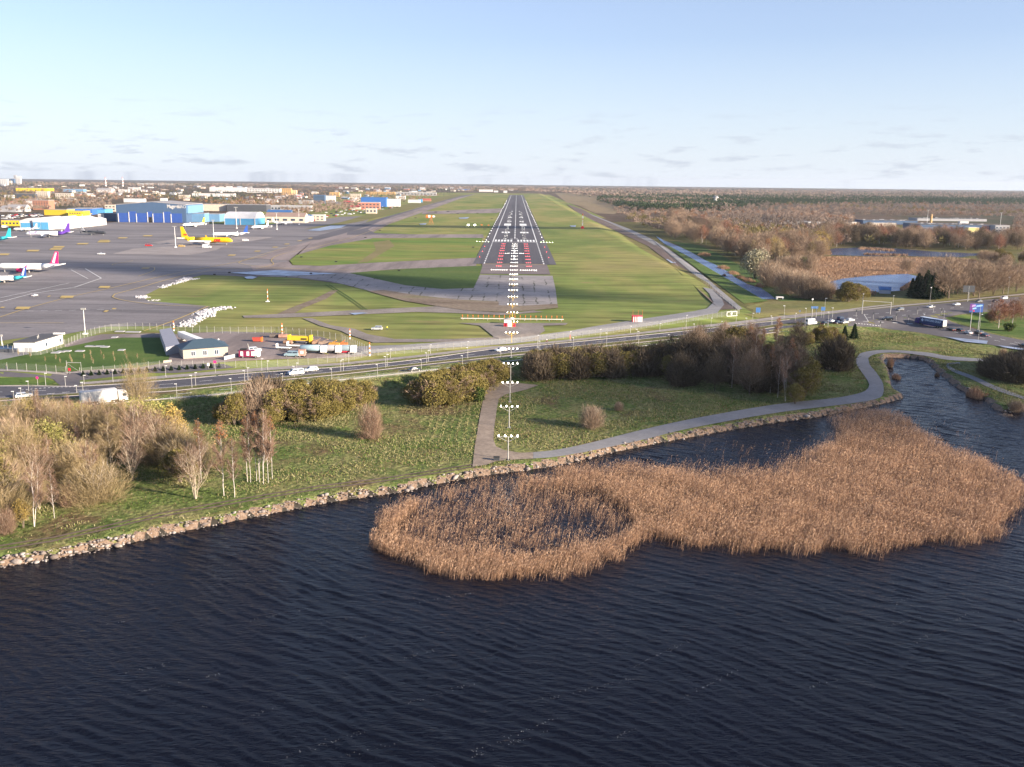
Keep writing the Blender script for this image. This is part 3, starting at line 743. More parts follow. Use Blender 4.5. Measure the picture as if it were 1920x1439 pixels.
# ------------------------------------------------------------------ lakeside path, service square and worn track
PTH_T = [(1000, 849), (1040, 845), (1100, 833), (1200, 808), (1300, 786), (1450, 760), (1560, 748), (1600, 741), (1622, 734), (1630, 722), (1620, 705), (1608, 688), (1605, 674), (1612, 664), (1640, 658), (1680, 657.5), (1740, 662), (1780, 669), (1850, 674)]
PTH_B = [(1850, 679), (1780, 676), (1740, 669), (1700, 663.5), (1670, 662), (1645, 664), (1628, 672), (1630, 684), (1645, 702), (1656, 722), (1655, 742), (1640, 750), (1600, 757), (1560, 762), (1450, 776), (1300, 803), (1200, 827), (1100, 848), (1040, 858), (1000, 861)]
def smooth_px(pts, step=7):
    return smooth_line(pts, step)
sheet('path', smooth_px(PTH_T)+smooth_px(PTH_B), 0.14, m_path, cut=4, shore=False)
sheet('gravel_square', [(912, 719), (960, 718), (1010, 723), (985, 732), (950, 740), (936, 748), (932, 765), (927, 800), (925, 825), (930, 838), (945, 845), (975, 850), (1000, 849), (1000, 861), (960, 863), (930, 866), (912, 873), (886, 876), (890, 840), (900, 780)], 0.12, m_gravel, cut=4)
TRK = [(-300, 1075), (-100, 1045), (0, 1028), (100, 1012), (200, 990), (300, 967), (450, 940), (600, 915), (700, 903), (800, 888), (888, 874)]
for off in (-1.0, 1.0):
    W = smooth_line([G(*p) for p in TRK], 5); W = [(x-off*0.25, y+off) for x, y in W]
    ribbon('worn_track', W, 0.7, 0.10, m_brown)
sheet('path', smooth_px([(1800, 683), (1778, 684), (1790, 693), (1830, 708), (1870, 726), (1930, 748), (2000, 770)])+smooth_px([(2000, 778), (1930, 753), (1865, 732), (1820, 711), (1785, 697), (1774, 687), (1776, 682), (1800, 680)]), 0.12, m_path, cut=4)
sheet('compound_yard', [(320, 628), (420, 622), (520, 625), (600, 632), (680, 655), (700, 667), (640, 672), (560, 673), (440, 678), (300, 688), (250, 700), (100, 701), (150, 696), (260, 690), (320, 680), (303, 650)], 0.10, m_taxi, cut=4)
sheet('lawn', [(20, 668), (70, 660), (120, 652), (180, 640), (230, 634), (290, 632), (312, 640), (318, 672), (305, 680), (230, 690), (120, 698), (60, 696), (-20, 690), (-60, 686)], 0.14, m_lush, cut=4)
sheet('yard_lane', [(120, 648), (150, 636), (190, 628), (300, 626), (300, 634), (230, 634), (180, 640), (125, 652)], 0.16, m_taxi, cut=4)
sheet('compound_lane', [(-60, 655), (0, 652), (60, 664), (0, 676), (-60, 680)], 0.16, m_path, cut=4)
# ================================================================== VEGETATION
def unit(a): return a/np.maximum(np.linalg.norm(a, axis=-1, keepdims=True), 1e-9)

def slivers(rng, P, D, L, W, taper=0.5):
    n = len(P); D = unit(D); L = np.broadcast_to(L, (n,))[:, None]; W = np.broadcast_to(W, (n,))[:, None]
    S = unit(np.cross(D, rng.normal(size=(n, 3))))
    V = np.stack([P-S*W/2, P+S*W/2, P+D*L+S*W/2*taper, P+D*L-S*W/2*taper], 1).reshape(-1, 3)
    return V, np.arange(4*n).reshape(n, 4)

def tubes(segs, n=5):
    V = []; Q = []
    for a, b, ra, rb in segs:
        a = np.array(a); b = np.array(b); d = unit(b-a); u = unit(np.cross(d, [0.3, 0.9, 0.1])); w = np.cross(d, u); o = len(V)
        for p, r in ((a, ra), (b, rb)):
            for k in range(n):
                t = 2*math.pi*k/n; V.append(p+(u*math.cos(t)+w*math.sin(t))*r)
        Q += [(o+k, o+(k+1) % n, o+n+(k+1) % n, o+n+k) for k in range(n)]
    return np.array(V), np.array(Q)

def skeleton(rng, h, stems=1, spread=0.35, up=0.55, nb=16, first=0.3, r=0.14, sub=4, bend=0.04):
    segs = []; tips = []
    for s in range(stems):
        a0 = rng.uniform(0, 6.28); lean = 0 if stems == 1 else rng.uniform(0.08, spread)
        top = np.array([math.cos(a0)*lean*h*0.55, math.sin(a0)*lean*h*0.55, h*rng.uniform(0.85, 1.0) if stems > 1 else h*0.97])
        base = np.array([math.cos(a0)*0.15, math.sin(a0)*0.15, 0]) if stems > 1 else np.zeros(3)
        K = 7; pts = [base+(top-base)*(k/K)+np.append(rng.normal(0, bend*h*0.35, 2)*(k/K), 0) for k in range(K+1)]
        rr = r*(0.65 if stems > 1 else 1)
        for k in range(K): segs.append((pts[k], pts[k+1], rr*(1-k/K)**0.8+0.015, rr*(1-(k+1)/K)**0.8+0.012))
        for b in range(nb if stems == 1 else max(4, nb//2)):
            t = first+(0.96-first)*(b+rng.uniform(0, 1))/(nb if stems == 1 else max(4, nb//2)); t = min(t, 0.97)
            k = min(int(t*K), K-1); p = pts[k]+(pts[k+1]-pts[k])*(t*K-k)
            az = rng.uniform(0, 6.28); ln = h*spread*(1.12-t)*rng.uniform(0.75, 1.2)
            d = unit(np.array([math.cos(az), math.sin(az), up*rng.uniform(0.7, 1.5)]))
            m = p+d*ln*0.5; d2 = unit(d+np.array([0, 0, 0.4])+rng.normal(0, 0.15, 3)); e_ = m+d2*ln*0.5
            br = rr*(1-t)*0.45+0.018
            segs += [(p, m, br, br*0.65), (m, e_, br*0.65, 0.010)]
            tips += [(p, m), (m, e_)]
            for q in range(sub):
                tt = rng.uniform(0.3, 1.0); o = p+(m-p)*tt*2 if tt < .5 else m+(e_-m)*(tt*2-1)
                d3 = unit(d+rng.normal(0, 0.55, 3)+np.array([0, 0, 0.35])); f = o+d3*ln*rng.uniform(0.25, 0.5)
                segs.append((o, f, br*0.4, 0.008)); tips.append((o, f))
    return segs, tips

def twigs(rng, tips, n, L=(0.4, 0.9), W=0.035, jit=0.5, up=0.25):
    T = np.array([[a, b] for a, b in tips]); ln = np.linalg.norm(T[:, 1]-T[:, 0], axis=1)
    i = rng.choice(len(T), n, p=ln/ln.sum()); t = rng.uniform(0.1, 1.05, (n, 1))
    P = T[i, 0]+(T[i, 1]-T[i, 0])*t
    D = unit(T[i, 1]-T[i, 0])+rng.normal(0, jit, (n, 3))+np.array([0, 0, up])
    return slivers(rng, P, D, rng.uniform(*L, n), W)

def lumps(rng, h, w, n, nl=9, size=0.28, base=0.12, shell=0.35, flat=1.0):
    """leaf faces over a crown made of several uneven lobes"""
    C = []; 
    for k in range(nl):
        a = rng.uniform(0, 6.28); rr = w*0.5*rng.uniform(0.1, 0.62); z = h*rng.uniform(base+0.18, 0.78)
        zr = 1-abs(z/h-0.42)*0.9
        C.append((rr*math.cos(a)*zr, rr*math.sin(a)*zr, z, w*rng.uniform(0.17, 0.30)))
    C.append((0, 0, h*0.78, w*0.2)); C = np.array(C)
    i = rng.integers(0, len(C), n); u = unit(rng.normal(size=(n, 3)))
    rad = C[i, 3]*(1-shell*rng.uniform(0, 1, n)**1.5)
    P = C[i, :3]+u*rad[:, None]*np.array([1, 1, min(1.25, h/w)*flat])
    ok = (P[:, 2] > 0.05) & (P[:, 2] < h*1.05); P = P[ok]; u = u[ok]; m = len(P)
    D = unit(rng.normal(size=(m, 3))+u*0.3+np.array([0, 0, 0.3]))
    return slivers(rng, P, D, size*rng.uniform(0.7, 1.5, m), size*rng.uniform(0.5, 0.9, m), 0.7)

m_bark_w = pm('birch_bark', (0.50, 0.455, 0.42), 0.8, var=0.25, scale=2.5)
m_bark_g = pm('grey_bark', (0.17, 0.13, 0.10), 0.9, var=0.25, scale=1.5)
m_bark_p = pm('pale_bark', (0.46, 0.38, 0.29), 0.9, var=0.25, scale=1.5)
m_bark_d = pm('dark_bark', (0.10, 0.075, 0.055), 0.9, var=0.25)
t_birch = leaf('birch_twigs', [(0, (0.17, 0.10, 0.07)), (0.6, (0.26, 0.17, 0.12)), (1, (0.36, 0.25, 0.185))])
t_rust = leaf('rusty_leaves', [(0, (0.26, 0.10, 0.04)), (0.6, (0.42, 0.19, 0.07)), (1, (0.32, 0.2, 0.12))])
t_grey = leaf('willow_twigs', [(0, (0.21, 0.155, 0.08)), (0.6, (0.32, 0.245, 0.135)), (1, (0.43, 0.34, 0.20))])
t_brown = leaf('brown_twigs', [(0, (0.19, 0.13, 0.09)), (0.6, (0.31, 0.225, 0.16)), (1, (0.42, 0.315, 0.23))])
t_dark = leaf('dark_twigs', [(0, (0.075, 0.058, 0.042)), (0.6, (0.13, 0.10, 0.07)), (1, (0.20, 0.155, 0.105))])
t_olive = leaf('olive_leaves', [(0, (0.13, 0.11, 0.032)), (0.5, (0.185, 0.155, 0.048)), (1, (0.25, 0.20, 0.07))])
t_gold = leaf('golden_leaves', [(0, (0.22, 0.16, 0.05)), (0.5, (0.38, 0.27, 0.08)), (1, (0.46, 0.34, 0.12))])
t_ygreen = leaf('yellow_green_leaves', [(0, (0.16, 0.17, 0.04)), (0.5, (0.27, 0.25, 0.08)), (1, (0.36, 0.32, 0.13))])
t_green = leaf('green_leaves', [(0, (0.045, 0.075, 0.02)), (0.5, (0.08, 0.115, 0.03)), (1, (0.13, 0.15, 0.045))])
t_spruce = leaf('spruce_needles', [(0, (0.012, 0.03, 0.015)), (0.6, (0.025, 0.05, 0.022)), (1, (0.045, 0.07, 0.03))])
t_silver = leaf('silver_leaves', [(0, (0.28, 0.26, 0.16)), (0.6, (0.42, 0.39, 0.27)), (1, (0.52, 0.47, 0.34))])
t_red = leaf('reddish_twigs', [(0, (0.20, 0.09, 0.06)), (0.6, (0.30, 0.15, 0.10)), (1, (0.38, 0.22, 0.15))])

PROTO = {}
def proto(key, name, h, parts): PROTO[key] = dict(name=name, h=h, parts=parts)
def vq(*arrs):
    V = []; Q = []; M = []; o = 0
    for i, (v, q) in enumerate(arrs):
        V.append(v); Q.append(q+o); M.append(np.full(len(q), i)); o += len(v)
    return np.concatenate(V), np.concatenate(Q), np.concatenate(M)
def dome(rng, n, w, z0, h, L, W, jit=0.35):
    u = unit(rng.normal(size=(n, 3))); r = rng.uniform(0.12, 1, (n, 1))**0.62*rng.normal(1, 0.09, (n, 1)); c = (z0+h)/2
    lum = 1+0.13*np.sin(3*np.arctan2(u[:, 1:2], u[:, 0:1])+1.3)+0.10*np.sin(5*np.arctan2(u[:, 1:2], u[:, 0:1])+4*u[:, 2:3])
    P = u*r*lum*np.array([w/2, w/2, (h-z0)/2])+np.array([0, 0, c]); P[:, 2] = np.maximum(P[:, 2], 0.02*h)
    D = unit(P-np.array([0, 0, z0-0.35*h]))+rng.normal(0, jit, (n, 3)); return slivers(rng, P, D, rng.uniform(*L, n), W)
def bare(key, name, seed, h, bark, twig, n, W=0.04, L=(0.5, 1.1), extra=None, fill=None, **k):
    rng = np.random.default_rng(seed); segs, tips = skeleton(rng, h, **k)
    tv, tq = tubes(segs); arr = [twigs(rng, tips, n//2 if fill else n, L, W)]; mats = [twig]
    if fill: arr.append(dome(rng, int(n*0.8), fill[0]*h, fill[1]*h, h*0.97, L, W)); mats.append(twig)
    if extra:
        top = [t for t in tips if t[1][2] > h*extra[1]]; P = np.array([b for a, b in top]); i = rng.integers(0, len(P), extra[2])
        arr.append(slivers(rng, P[i]+rng.normal(0, 0.35, (extra[2], 3)), rng.normal(size=(extra[2], 3)), rng.uniform(0.12, 0.28, extra[2]), 0.16)); mats.append(extra[0])
    V, Q, M = vq(*arr)
    proto(key, name, h, [('trunk', np_mesh(key+'_trunk', tv, tq, bark, smooth=True)), ('crown', np_mesh(key+'_crown', V, Q, mats, mi=M))])
def bushy(key, name, seed, h, w, mats, n, bark=None, size=0.28, nl=10, base=0.1, tw=0, shell=0.5, flat=1.0):
    rng = np.random.default_rng(seed); segs, tips = skeleton(rng, h*0.85, stems=7, spread=w/h*0.55, nb=6, first=0.25, r=0.09, sub=2)
    tv, tq = tubes(segs, 4); arr = [lumps(rng, h, w, n, nl, size, base, shell, flat)]
    if tw: arr.append(twigs(rng, tips, tw, (0.4, 1.0), 0.05))
    V, Q, M = vq(*arr)
    proto(key, name, h, [('trunk', np_mesh(key+'_trunk', tv, tq, bark or m_bark_g)), ('crown', np_mesh(key+'_crown', V, Q, mats, mi=M))])
def twiggy(key, name, seed, h, w, twig, n, stems=12, W=0.03, bark=None, L=(0.6, 1.3)):
    rng = np.random.default_rng(seed); segs, tips = skeleton(rng, h, stems=stems, spread=w/h*0.62, nb=8, first=0.1, r=0.035, sub=4, up=0.9)
    tv, tq = tubes(segs, 4); V, Q = dome(rng, int(n*1.5), w, -0.25*h, h*0.97, L, W)
    proto(key, name, h, [('trunk', np_mesh(key+'_trunk', tv, tq, bark or m_bark_p)), ('crown', np_mesh(key+'_crown', V, Q, twig))])
def spruce(key, seed, h, n):
    rng = np.random.default_rng(seed); z = h*(1-rng.uniform(0, 1, n)**0.6)*0.97+0.2; a = rng.uniform(0, 6.28, n); lay = 0.82+0.18*np.sin(z*4.5)
    r = (h-z)*0.24*lay*rng.uniform(0.35, 1, n)
    P = np.stack([r*np.cos(a), r*np.sin(a), z], 1); D = np.stack([np.cos(a), np.sin(a), rng.uniform(-0.5, 0.1, n)], 1)
    V, Q = slivers(rng, P, D, 0.55, 0.28, 0.4); tv, tq = tubes([((0, 0, 0), (0, 0, h), 0.18, 0.02)])
    proto(key, 'spruce_tree', h, [('trunk', np_mesh(key+'_trunk', tv, tq, m_bark_d)), ('crown', np_mesh(key+'_crown', V, Q, t_spruce))])

bare('birch_a', 'birch_tree', 1, 15, m_bark_w, t_birch, 5000, nb=26, spread=0.25, up=1.1, first=0.25, r=0.08, W=0.018)
bare('birch_b', 'birch_tree', 2, 15, m_bark_w, t_birch, 4600, nb=24, spread=0.23, up=1.1, first=0.28, r=0.08, W=0.018, extra=(t_rust, 0.72, 260))
bare('birch_c', 'birch_tree', 3, 15, m_bark_w, t_birch, 5200, stems=2, nb=26, spread=0.28, up=1.1, first=0.28, r=0.11, W=0.018)
bare('grey_a', 'bare_tree', 4, 12, m_bark_p, t_grey, 6500, nb=26, spread=0.36, up=1.0, first=0.18, r=0.13, L=(0.6, 1.3), W=0.018)
bare('grey_b', 'bare_tree', 5, 12, m_bark_p, t_grey, 7000, stems=4, nb=20, spread=0.40, up=1.1, first=0.12, r=0.09, fill=(0.7, 0.1), L=(0.6, 1.3), W=0.018)
bare('fan', 'bare_tree', 6, 11, m_bark_p, t_birch, 3200, stems=6, nb=18, spread=0.52, up=1.1, first=0.12, r=0.08, W=0.016, L=(0.7, 1.4))
bare('brown_a', 'bare_tree', 7, 12, m_bark_g, t_brown, 5200, nb=26, spread=0.40, up=0.7, first=0.15, r=0.16, fill=(0.78, 0.12), W=0.04, L=(0.6, 1.3))
bare('brown_b', 'bare_tree', 8, 12, m_bark_g, t_brown, 5400, stems=5, nb=16, spread=0.42, up=0.8, first=0.1, r=0.10, fill=(0.85, 0.05), W=0.04, L=(0.6, 1.3))
bare('dark_a', 'bare_tree', 9, 14, m_bark_d, t_dark, 5000, nb=22, spread=0.32, up=0.8, first=0.15, r=0.14, fill=(0.6, 0.1), W=0.045, L=(0.6, 1.3))
bare('red_a', 'bare_tree', 10, 12, m_bark_w, t_red, 4600, nb=20, spread=0.32, up=0.8, first=0.2, r=0.12, fill=(0.7, 0.15), W=0.04, L=(0.5, 1.1))
twiggy('dome_a', 'willow_bush', 11, 6, 8, t_grey, 6600, W=0.024)
twiggy('dome_b', 'willow_bush', 12, 6, 7, t_grey, 6000, W=0.024)
twiggy('dome_br', 'bare_bush', 13, 5, 5.5, t_brown, 3200, W=0.028)
twiggy('dome_pk', 'bare_bush', 14, 6, 4.2, t_birch, 2900, W=0.024, stems=8)
twiggy('dome_dk', 'bare_bush', 15, 5, 6, t_dark, 5000, W=0.07, bark=m_bark_d)
bushy('olive_a', 'olive_bush', 16, 5.5, 6.5, [t_olive, t_brown], 9500, size=0.17, tw=2200)
bushy('olive_b', 'olive_bush', 17, 5.5, 6.0, [t_olive, t_brown], 9000, size=0.17, tw=2400, nl=14)
bushy('olive_c', 'olive_bush', 18, 6.0, 5.5, [t_olive, t_brown], 9000, size=0.16, tw=2600, nl=16)
bushy('green_a', 'green_bush', 19, 3.5, 4.5, [t_green], 2600, size=0.26)
bushy('gold_a', 'golden_tree', 20, 9, 7, [t_ygreen, t_grey], 3000, size=0.18, tw=5500, nl=16, base=0.12, shell=0.9)
bushy('gold_b', 'golden_tree', 21, 8, 6, [t_gold, t_grey], 3400, size=0.18, tw=3600, nl=14, base=0.2, shell=0.9)
bushy('silver_a', 'silver_willow', 22, 9, 10, [t_silver, t_grey], 4600, size=0.34, tw=1200, nl=14)
spruce('spruce_a', 23, 12, 3200); spruce('spruce_b', 24, 12, 3000)

_pr = random.Random(3)
def spawn(key, loc, h, label=None, cat=None, group=None, rz=None, sx=1.0):
    p = PROTO[key]; s = h/p['h']
    r = empty(p['name'], loc, _pr.uniform(0, 6.28) if rz is None else rz, label, cat or ('bush' if 'bush' in p['name'] else 'tree'), group)
    r.scale = (s*sx, s*sx, s)
    for nm, me in p['parts']: link(bpy.data.objects.new(nm, me), r)
    return r
def plant(key, px, py, hpx, label, group=None, sx=1.0, rz=None):
    x, y = G(px, py); return spawn(key, (x, y, zg(x, y)-0.05), hpx*mpp(x, y)*1.04, label, None, group, rz, sx)

# --- the copse by the lake
g1 = 'bare trees of the copse beside the lake'
plant('birch_b', 420, 930, 142, 'tall white birch with a rust-orange top, standing alone beside the lake track', g1)
plant('birch_a', 440, 933, 112, 'short thin white birch just right of the orange-topped birch', g1)
plant('birch_b', 464, 904, 124, 'slim white birch between the short birch and the dense birch clump', g1, sx=0.8)
for x, y, h, k in [(470, 906, 128, 'birch_a'), (481, 903, 132, 'birch_b'), (486, 905, 126, 'birch_c'), (493, 909, 142, 'birch_c'), (503, 906, 130, 'birch_a'), (511, 900, 122, 'birch_b')]:
    plant(k, x, y, h, 'white-trunked birch in the dense clump of birches at the right end of the copse', 'birches of the dense clump', sx=0.72)
plant('fan', 367, 935, 108, 'wide fan-shaped bare tree with pale limbs at the front edge of the copse', g1, sx=1.15)
plant('birch_b', 378, 905, 118, 'slim tree with orange leaves at its top, behind the fan-shaped bare tree', g1)
plant('gold_b', 322, 845, 92, 'golden-leaved tree at the top right end of the copse', g1, sx=1.1)
plant('gold_a', 290, 850, 105, 'broad pale yellow-green tree behind the copse glade', g1, sx=1.25)
plant('gold_a', 262, 838, 98, 'yellow-green tree left of the broad one behind the copse glade', g1, sx=1.0)
plant('birch_a', 201, 873, 76, 'small pale birch against dark shade in the middle of the copse', g1, sx=1.3)
plant('grey_a', 230, 860, 112, 'tall bare tree rising above the middle of the copse', g1, sx=0.9)
plant('birch_a', 243, 878, 80, 'thin birch at the left side of the shaded glade', g1, sx=0.7)
plant('birch_c', 63, 988, 128, 'tall bare tree with pale trunk at the lake edge of the copse', g1, sx=1.1)
plant('birch_a', 102, 972, 98, 'slender bare tree right of the tall one at the lake edge of the copse', g1)
plant('grey_b', 39, 918, 128, 'big bare tree with a fanned crown near the left end of the copse', g1)
plant('birch_a', 79, 862, 130, 'tallest bare tree reaching over the road, at the back left of the copse', g1, sx=0.8)
plant('birch_a', 137, 846, 104, 'bare tree in front of the road right of the silver estate car', g1, sx=0.9)
plant('grey_b', 262, 790, 108, 'wide bare tree standing between the white lorry and the golden tree', g1, sx=0.9)
plant('gold_a', 109, 892, 96, 'narrow olive-yellow tree in the middle left of the copse', g1, sx=0.75)
plant('gold_b', 44, 990, 62, 'small yellow bush-like tree at the lake edge of the copse', g1, sx=0.8)
plant('dome_a', 178, 940, 66, 'rounded grey willow bush at the front of the copse', g1, sx=1.25)
plant('dome_b', 150, 900, 72, 'grey willow bush behind the rounded one at the front of the copse', g1, sx=1.2)
plant('dome_pk', 128, 948, 40, 'low pinkish bare bush at the front of the copse', g1, sx=1.4)
plant('dome_a', 350, 880, 60, 'low grey willow bush beneath the golden tree', g1, sx=1.2)
plant('dome_pk', 10, 1000, 46, 'pinkish bare bush at the bottom left corner by the rocks', g1, sx=1.3)
fill = [(8, 960, 105), (20, 905, 118), (0, 880, 120), (-25, 930, 120), (-30, 985, 110), (52, 900, 96), (70, 925, 90), (95, 905, 85), (120, 865, 100), (160, 862, 95), (185, 848, 84), (210, 835, 78),
        (150, 825, 72), (110, 830, 80), (60, 835, 84), (20, 845, 90), (-15, 840, 90), (40, 810, 62), (90, 800, 62), (165, 805, 64), (200, 808, 60), (235, 810, 64), (318, 868, 80), (338, 905, 62), (305, 870, 60), (-45, 870, 110), (75, 955, 62), (25, 980, 60), (270, 850, 70), (130, 800, 50)]
for i, (x, y, h) in enumerate(fill):
    k = ['grey_b', 'brown_b', 'grey_a', 'gold_a', 'dome_b', 'olive_c', 'fan', 'birch_a', 'grey_b'][i % 9]
    if k.startswith('dome'): h *= 0.85
    h = min(h*1.05, y-750)
    plant(k, x, y, h, 'grey-brown bare tree or willow deep in the copse beside the lake', 'trees deep in the copse', sx=1.2)
_r = random.Random(44)
for i in range(34):
    x = _r.uniform(-50, 300); y = _r.uniform(820, 985-max(0, x)*.33); h = min(_r.uniform(72, 120), y-752)
    plant(_r.choice(['grey_a', 'grey_b', 'gold_a', 'dome_b', 'birch_c', 'grey_a', 'olive_b', 'fan']), x, y, h, 'grey-brown bare tree or willow deep in the copse beside the lake', 'trees deep in the copse', sx=1.15)
# --- belt of bushes below the road
g2 = 'olive bushes in the belt below the road'
plant('olive_c', 440, 797, 60, 'olive bush at the left end of the belt, beside the shaded grass', g2, sx=1.0)
plant('olive_b', 418, 796, 40, 'small olive bush at the very left end of the belt below the road', g2)
plant('dome_br', 486, 790, 72, 'dark reddish-brown bare bush between olive bushes of the belt', g2, sx=1.0)
plant('dome_dk', 500, 778, 66, 'second dark bare bush in the belt behind the reddish-brown one', g2, sx=1.0)
for i, (x, y, h) in enumerate([(518, 790, 62), (546, 786, 66), (575, 784, 64), (604, 782, 62), (632, 776, 58), (660, 770, 52), (684, 762, 46), (530, 768, 54), (562, 765, 54), (596, 763, 52), (628, 757, 46), (655, 752, 42), (505, 800, 40), (590, 790, 48), (560, 792, 44), (620, 784, 44), (646, 776, 42)]):
    plant(['olive_a', 'olive_b', 'olive_c'][i % 3], x, y, h, 'olive-gold bush in the long left block of the belt below the road', g2, sx=1.1)
for i, (x, y, h) in enumerate([(785, 760, 50), (812, 763, 58), (838, 760, 56), (862, 755, 54), (886, 748, 52), (908, 738, 48), (930, 722, 42), (800, 745, 48), (828, 738, 48), (856, 730, 46), (884, 722, 42), (906, 712, 38), (925, 706, 34), (776, 752, 38), (824, 764, 38), (850, 762, 36), (943, 712, 32)]):
    plant(['olive_b', 'olive_a', 'olive_c'][i % 3], x, y, h, 'olive-gold bush in the block of the belt left of the gravel square', g2, sx=1.15)
plant('green_a', 893, 754, 28, 'dark green shrub at the corner of the gravel square', g2)
for i in range(24):
    x = 1000+i*11; row = i % 2
    plant(['olive_c', 'dome_dk', 'olive_b'][i % 3], x, (711 if row else 697)-(x-1000)*0.035, 46 if row else 42, 'dim olive bush in the shaded belt right of the gravel square', 'shaded bushes right of the gravel square', sx=1.15)
# --- shaded wood
g3 = 'trees of the shaded wood beside the lake path'
for x, y, h, k in [(1372, 727, 92, 'birch_a'), (1412, 729, 118, 'birch_a'), (1430, 729, 66, 'birch_c'), (1444, 738, 88, 'birch_b'), (1458, 746, 82, 'birch_a'), (1473, 753, 92, 'birch_c'), (1488, 740, 84, 'birch_b'), (1425, 712, 96, 'birch_b'), (1480, 722, 88, 'birch_b'), (1398, 716, 84, 'birch_a')]:
    plant(k, x, y, h, 'white-trunked birch at the front of the shaded wood', 'birches at the front of the shaded wood', sx=0.8)
_r = random.Random(12)
for i in range(52):
    x = 1235+_r.uniform(0, 275); y = 672+_r.uniform(0, 1)*(52+(x-1235)*0.10); h = 62+_r.uniform(0, 22) if x > 1290 else 50+_r.uniform(0, 16)
    k = _r.choice(['dark_a', 'dome_dk', 'dark_a', 'olive_c', 'brown_a', 'birch_b' if x > 1380 else 'dark_a'])
    if k in ('dome_dk', 'olive_c'): h *= 0.8
    plant(k, x, y, h, 'dark leafless tree packed inside the shaded wood', g3, sx=1.05)
for x, y, h in [(1500, 752, 62), (1510, 744, 60), (1490, 758, 40), (1512, 728, 60)]:
    plant('olive_c', x, y, h, 'brown-gold bush at the right edge of the shaded wood', g3)
plant('dome_dk', 1566, 693, 54, 'round dark bare tree standing alone right of the shaded wood', sx=1.0)
plant('spruce_a', 1583, 637, 26, 'small dark conifer nearest the road crossing', 'pair of small conifers by the road', sx=1.4)
plant('spruce_b', 1601, 635, 28, 'small dark conifer to the right of its twin by the road', 'pair of small conifers by the road', sx=1.4)
for x, y, h in [(1530, 640, 26), (1548, 645, 30), (1562, 640, 26), (1515, 648, 24), (1540, 632, 22), (1576, 646, 20)]:
    plant('olive_a', x, y, h, 'olive bush on the bank below the road junction', 'bushes on the bank below the junction')
for i, (x, y, h) in enumerate([(1356, 648, 44), (1340, 655, 34), (1370, 652, 36)]):
    plant('brown_a', x, y, h, 'brown bare tree in front of the carriageway at the top of the shaded wood', 'brown trees in front of the carriageway')
plant('dome_pk', 695, 822, 64, 'lone pinkish bare bush in the sunny meadow', sx=1.05)
plant('dome_br', 1109, 802, 40, 'small brown bare bush in the shaded meadow right of the light masts', sx=1.0)
plant('dome_br', 1160, 770, 16, 'tiny brown bush in the shaded meadow')
# --- right edge, cove
plant('red_a', 1872, 616, 54, 'reddish birch with a white trunk beside the billboard', sx=1.25)
plant('red_a', 1898, 608, 44, 'reddish bare tree right of the one by the billboard', sx=1.5)
plant('brown_a', 1915, 600, 44, 'reddish-brown bare tree at the right edge beside the road', sx=1.4)
plant('olive_a', 1856, 604, 20, 'low olive bush under the billboard')
plant('green_a', 1892, 622, 16, 'pale green bush below the reddish trees', sx=1.3)
for i, (x, y, h) in enumerate([(1862, 706, 34), (1884, 712, 42), (1905, 716, 44), (1925, 712, 44), (1945, 700, 44), (1870, 696, 26), (1895, 694, 30), (1915, 690, 30)]):
    plant('dome_dk', x, y, h, 'dark bare bush in the thicket beside the cove path', 'thicket beside the cove path', sx=1.3)
plant('dome_br', 1890, 772, 22, 'pale bush on the little headland at the right edge', sx=1.4)
plant('dome_br', 1905, 764, 20, 'second pale bush on the little headland at the right edge', sx=1.3)
plant('dome_br', 1880, 652+16, 14, 'small brown bush in the rough grass above the cove')
# --- wetland and canal side
plant('silver_a', 1415, 522, 54, 'big round silver-leaved willow beside the canal')
g4 = 'brown bushes along the canal meadow'
for i, (x, y, h) in enumerate([(1432, 528, 40), (1446, 538, 42), (1462, 546, 44), (1478, 552, 46), (1494, 556, 46), (1510, 560, 46), (1526, 562, 44), (1540, 562, 40), (1470, 534, 36), (1500, 545, 38), (1525, 550, 34), (1450, 524, 34), (1555, 560, 30)]):
    plant(['brown_b', 'dome_br'][i % 2], x, y, h, 'reddish-brown bare bush in the row along the canal meadow', g4, sx=1.05)
for x, y, h in [(1590, 568, 40), (1605, 566, 34), (1618, 562, 26), (1578, 568, 26)]:
    plant('olive_c', x, y, h, 'olive-brown bush between the pond and the road', 'bushes between pond and road', sx=1.2)
plant('brown_a', 1520, 520, 46, 'small bare tree with a pale stem beside the reddish thicket', sx=0.9)
plant('dome_br', 1485, 506, 26, 'dark red thicket beside the canal meadow', sx=2.0)
plant('green_a', 1505, 506, 22, 'green bush at the right end of the dark red thicket', sx=1.3)
for i, (x, y, h) in enumerate([(1709, 556, 34), (1716, 559, 40), (1724, 560, 42), (1732, 561, 46), (1741, 562, 46), (1749, 561, 48), (1757, 560, 40), (1764, 556, 36), (1720, 553, 40), (1736, 554, 46), (1752, 553, 42)]):
    plant(['spruce_a', 'spruce_b'][i % 2], x, y, h, 'dark green spruce in the tight clump between the pond and the road', 'spruces in the clump by the pond', sx=1.3)
for i, (x, y, h, w) in enumerate([(1778, 561, 72, 1.3), (1768, 545, 66, 1.2), (1795, 552, 64, 1.2), (1825, 556, 66, 1.3), (1835, 560, 62, 1.2), (1862, 554, 56, 1.2), (1880, 552, 58, 1.3), (1905, 548, 54, 1.2), (1740, 535, 44, 1.4), (1700, 512, 26, 1.4), (1925, 545, 54, 1.2), (1850, 545, 54, 1.2)]):
    plant(['brown_a', 'brown_b'][i % 2], x, y, h, 'big rounded leafless tree beside the road, right of the spruce clump', 'rounded leafless trees right of the spruces', sx=w)
_r = random.Random(5)
g5 = 'bare trees along the near edge of the wetland wood'
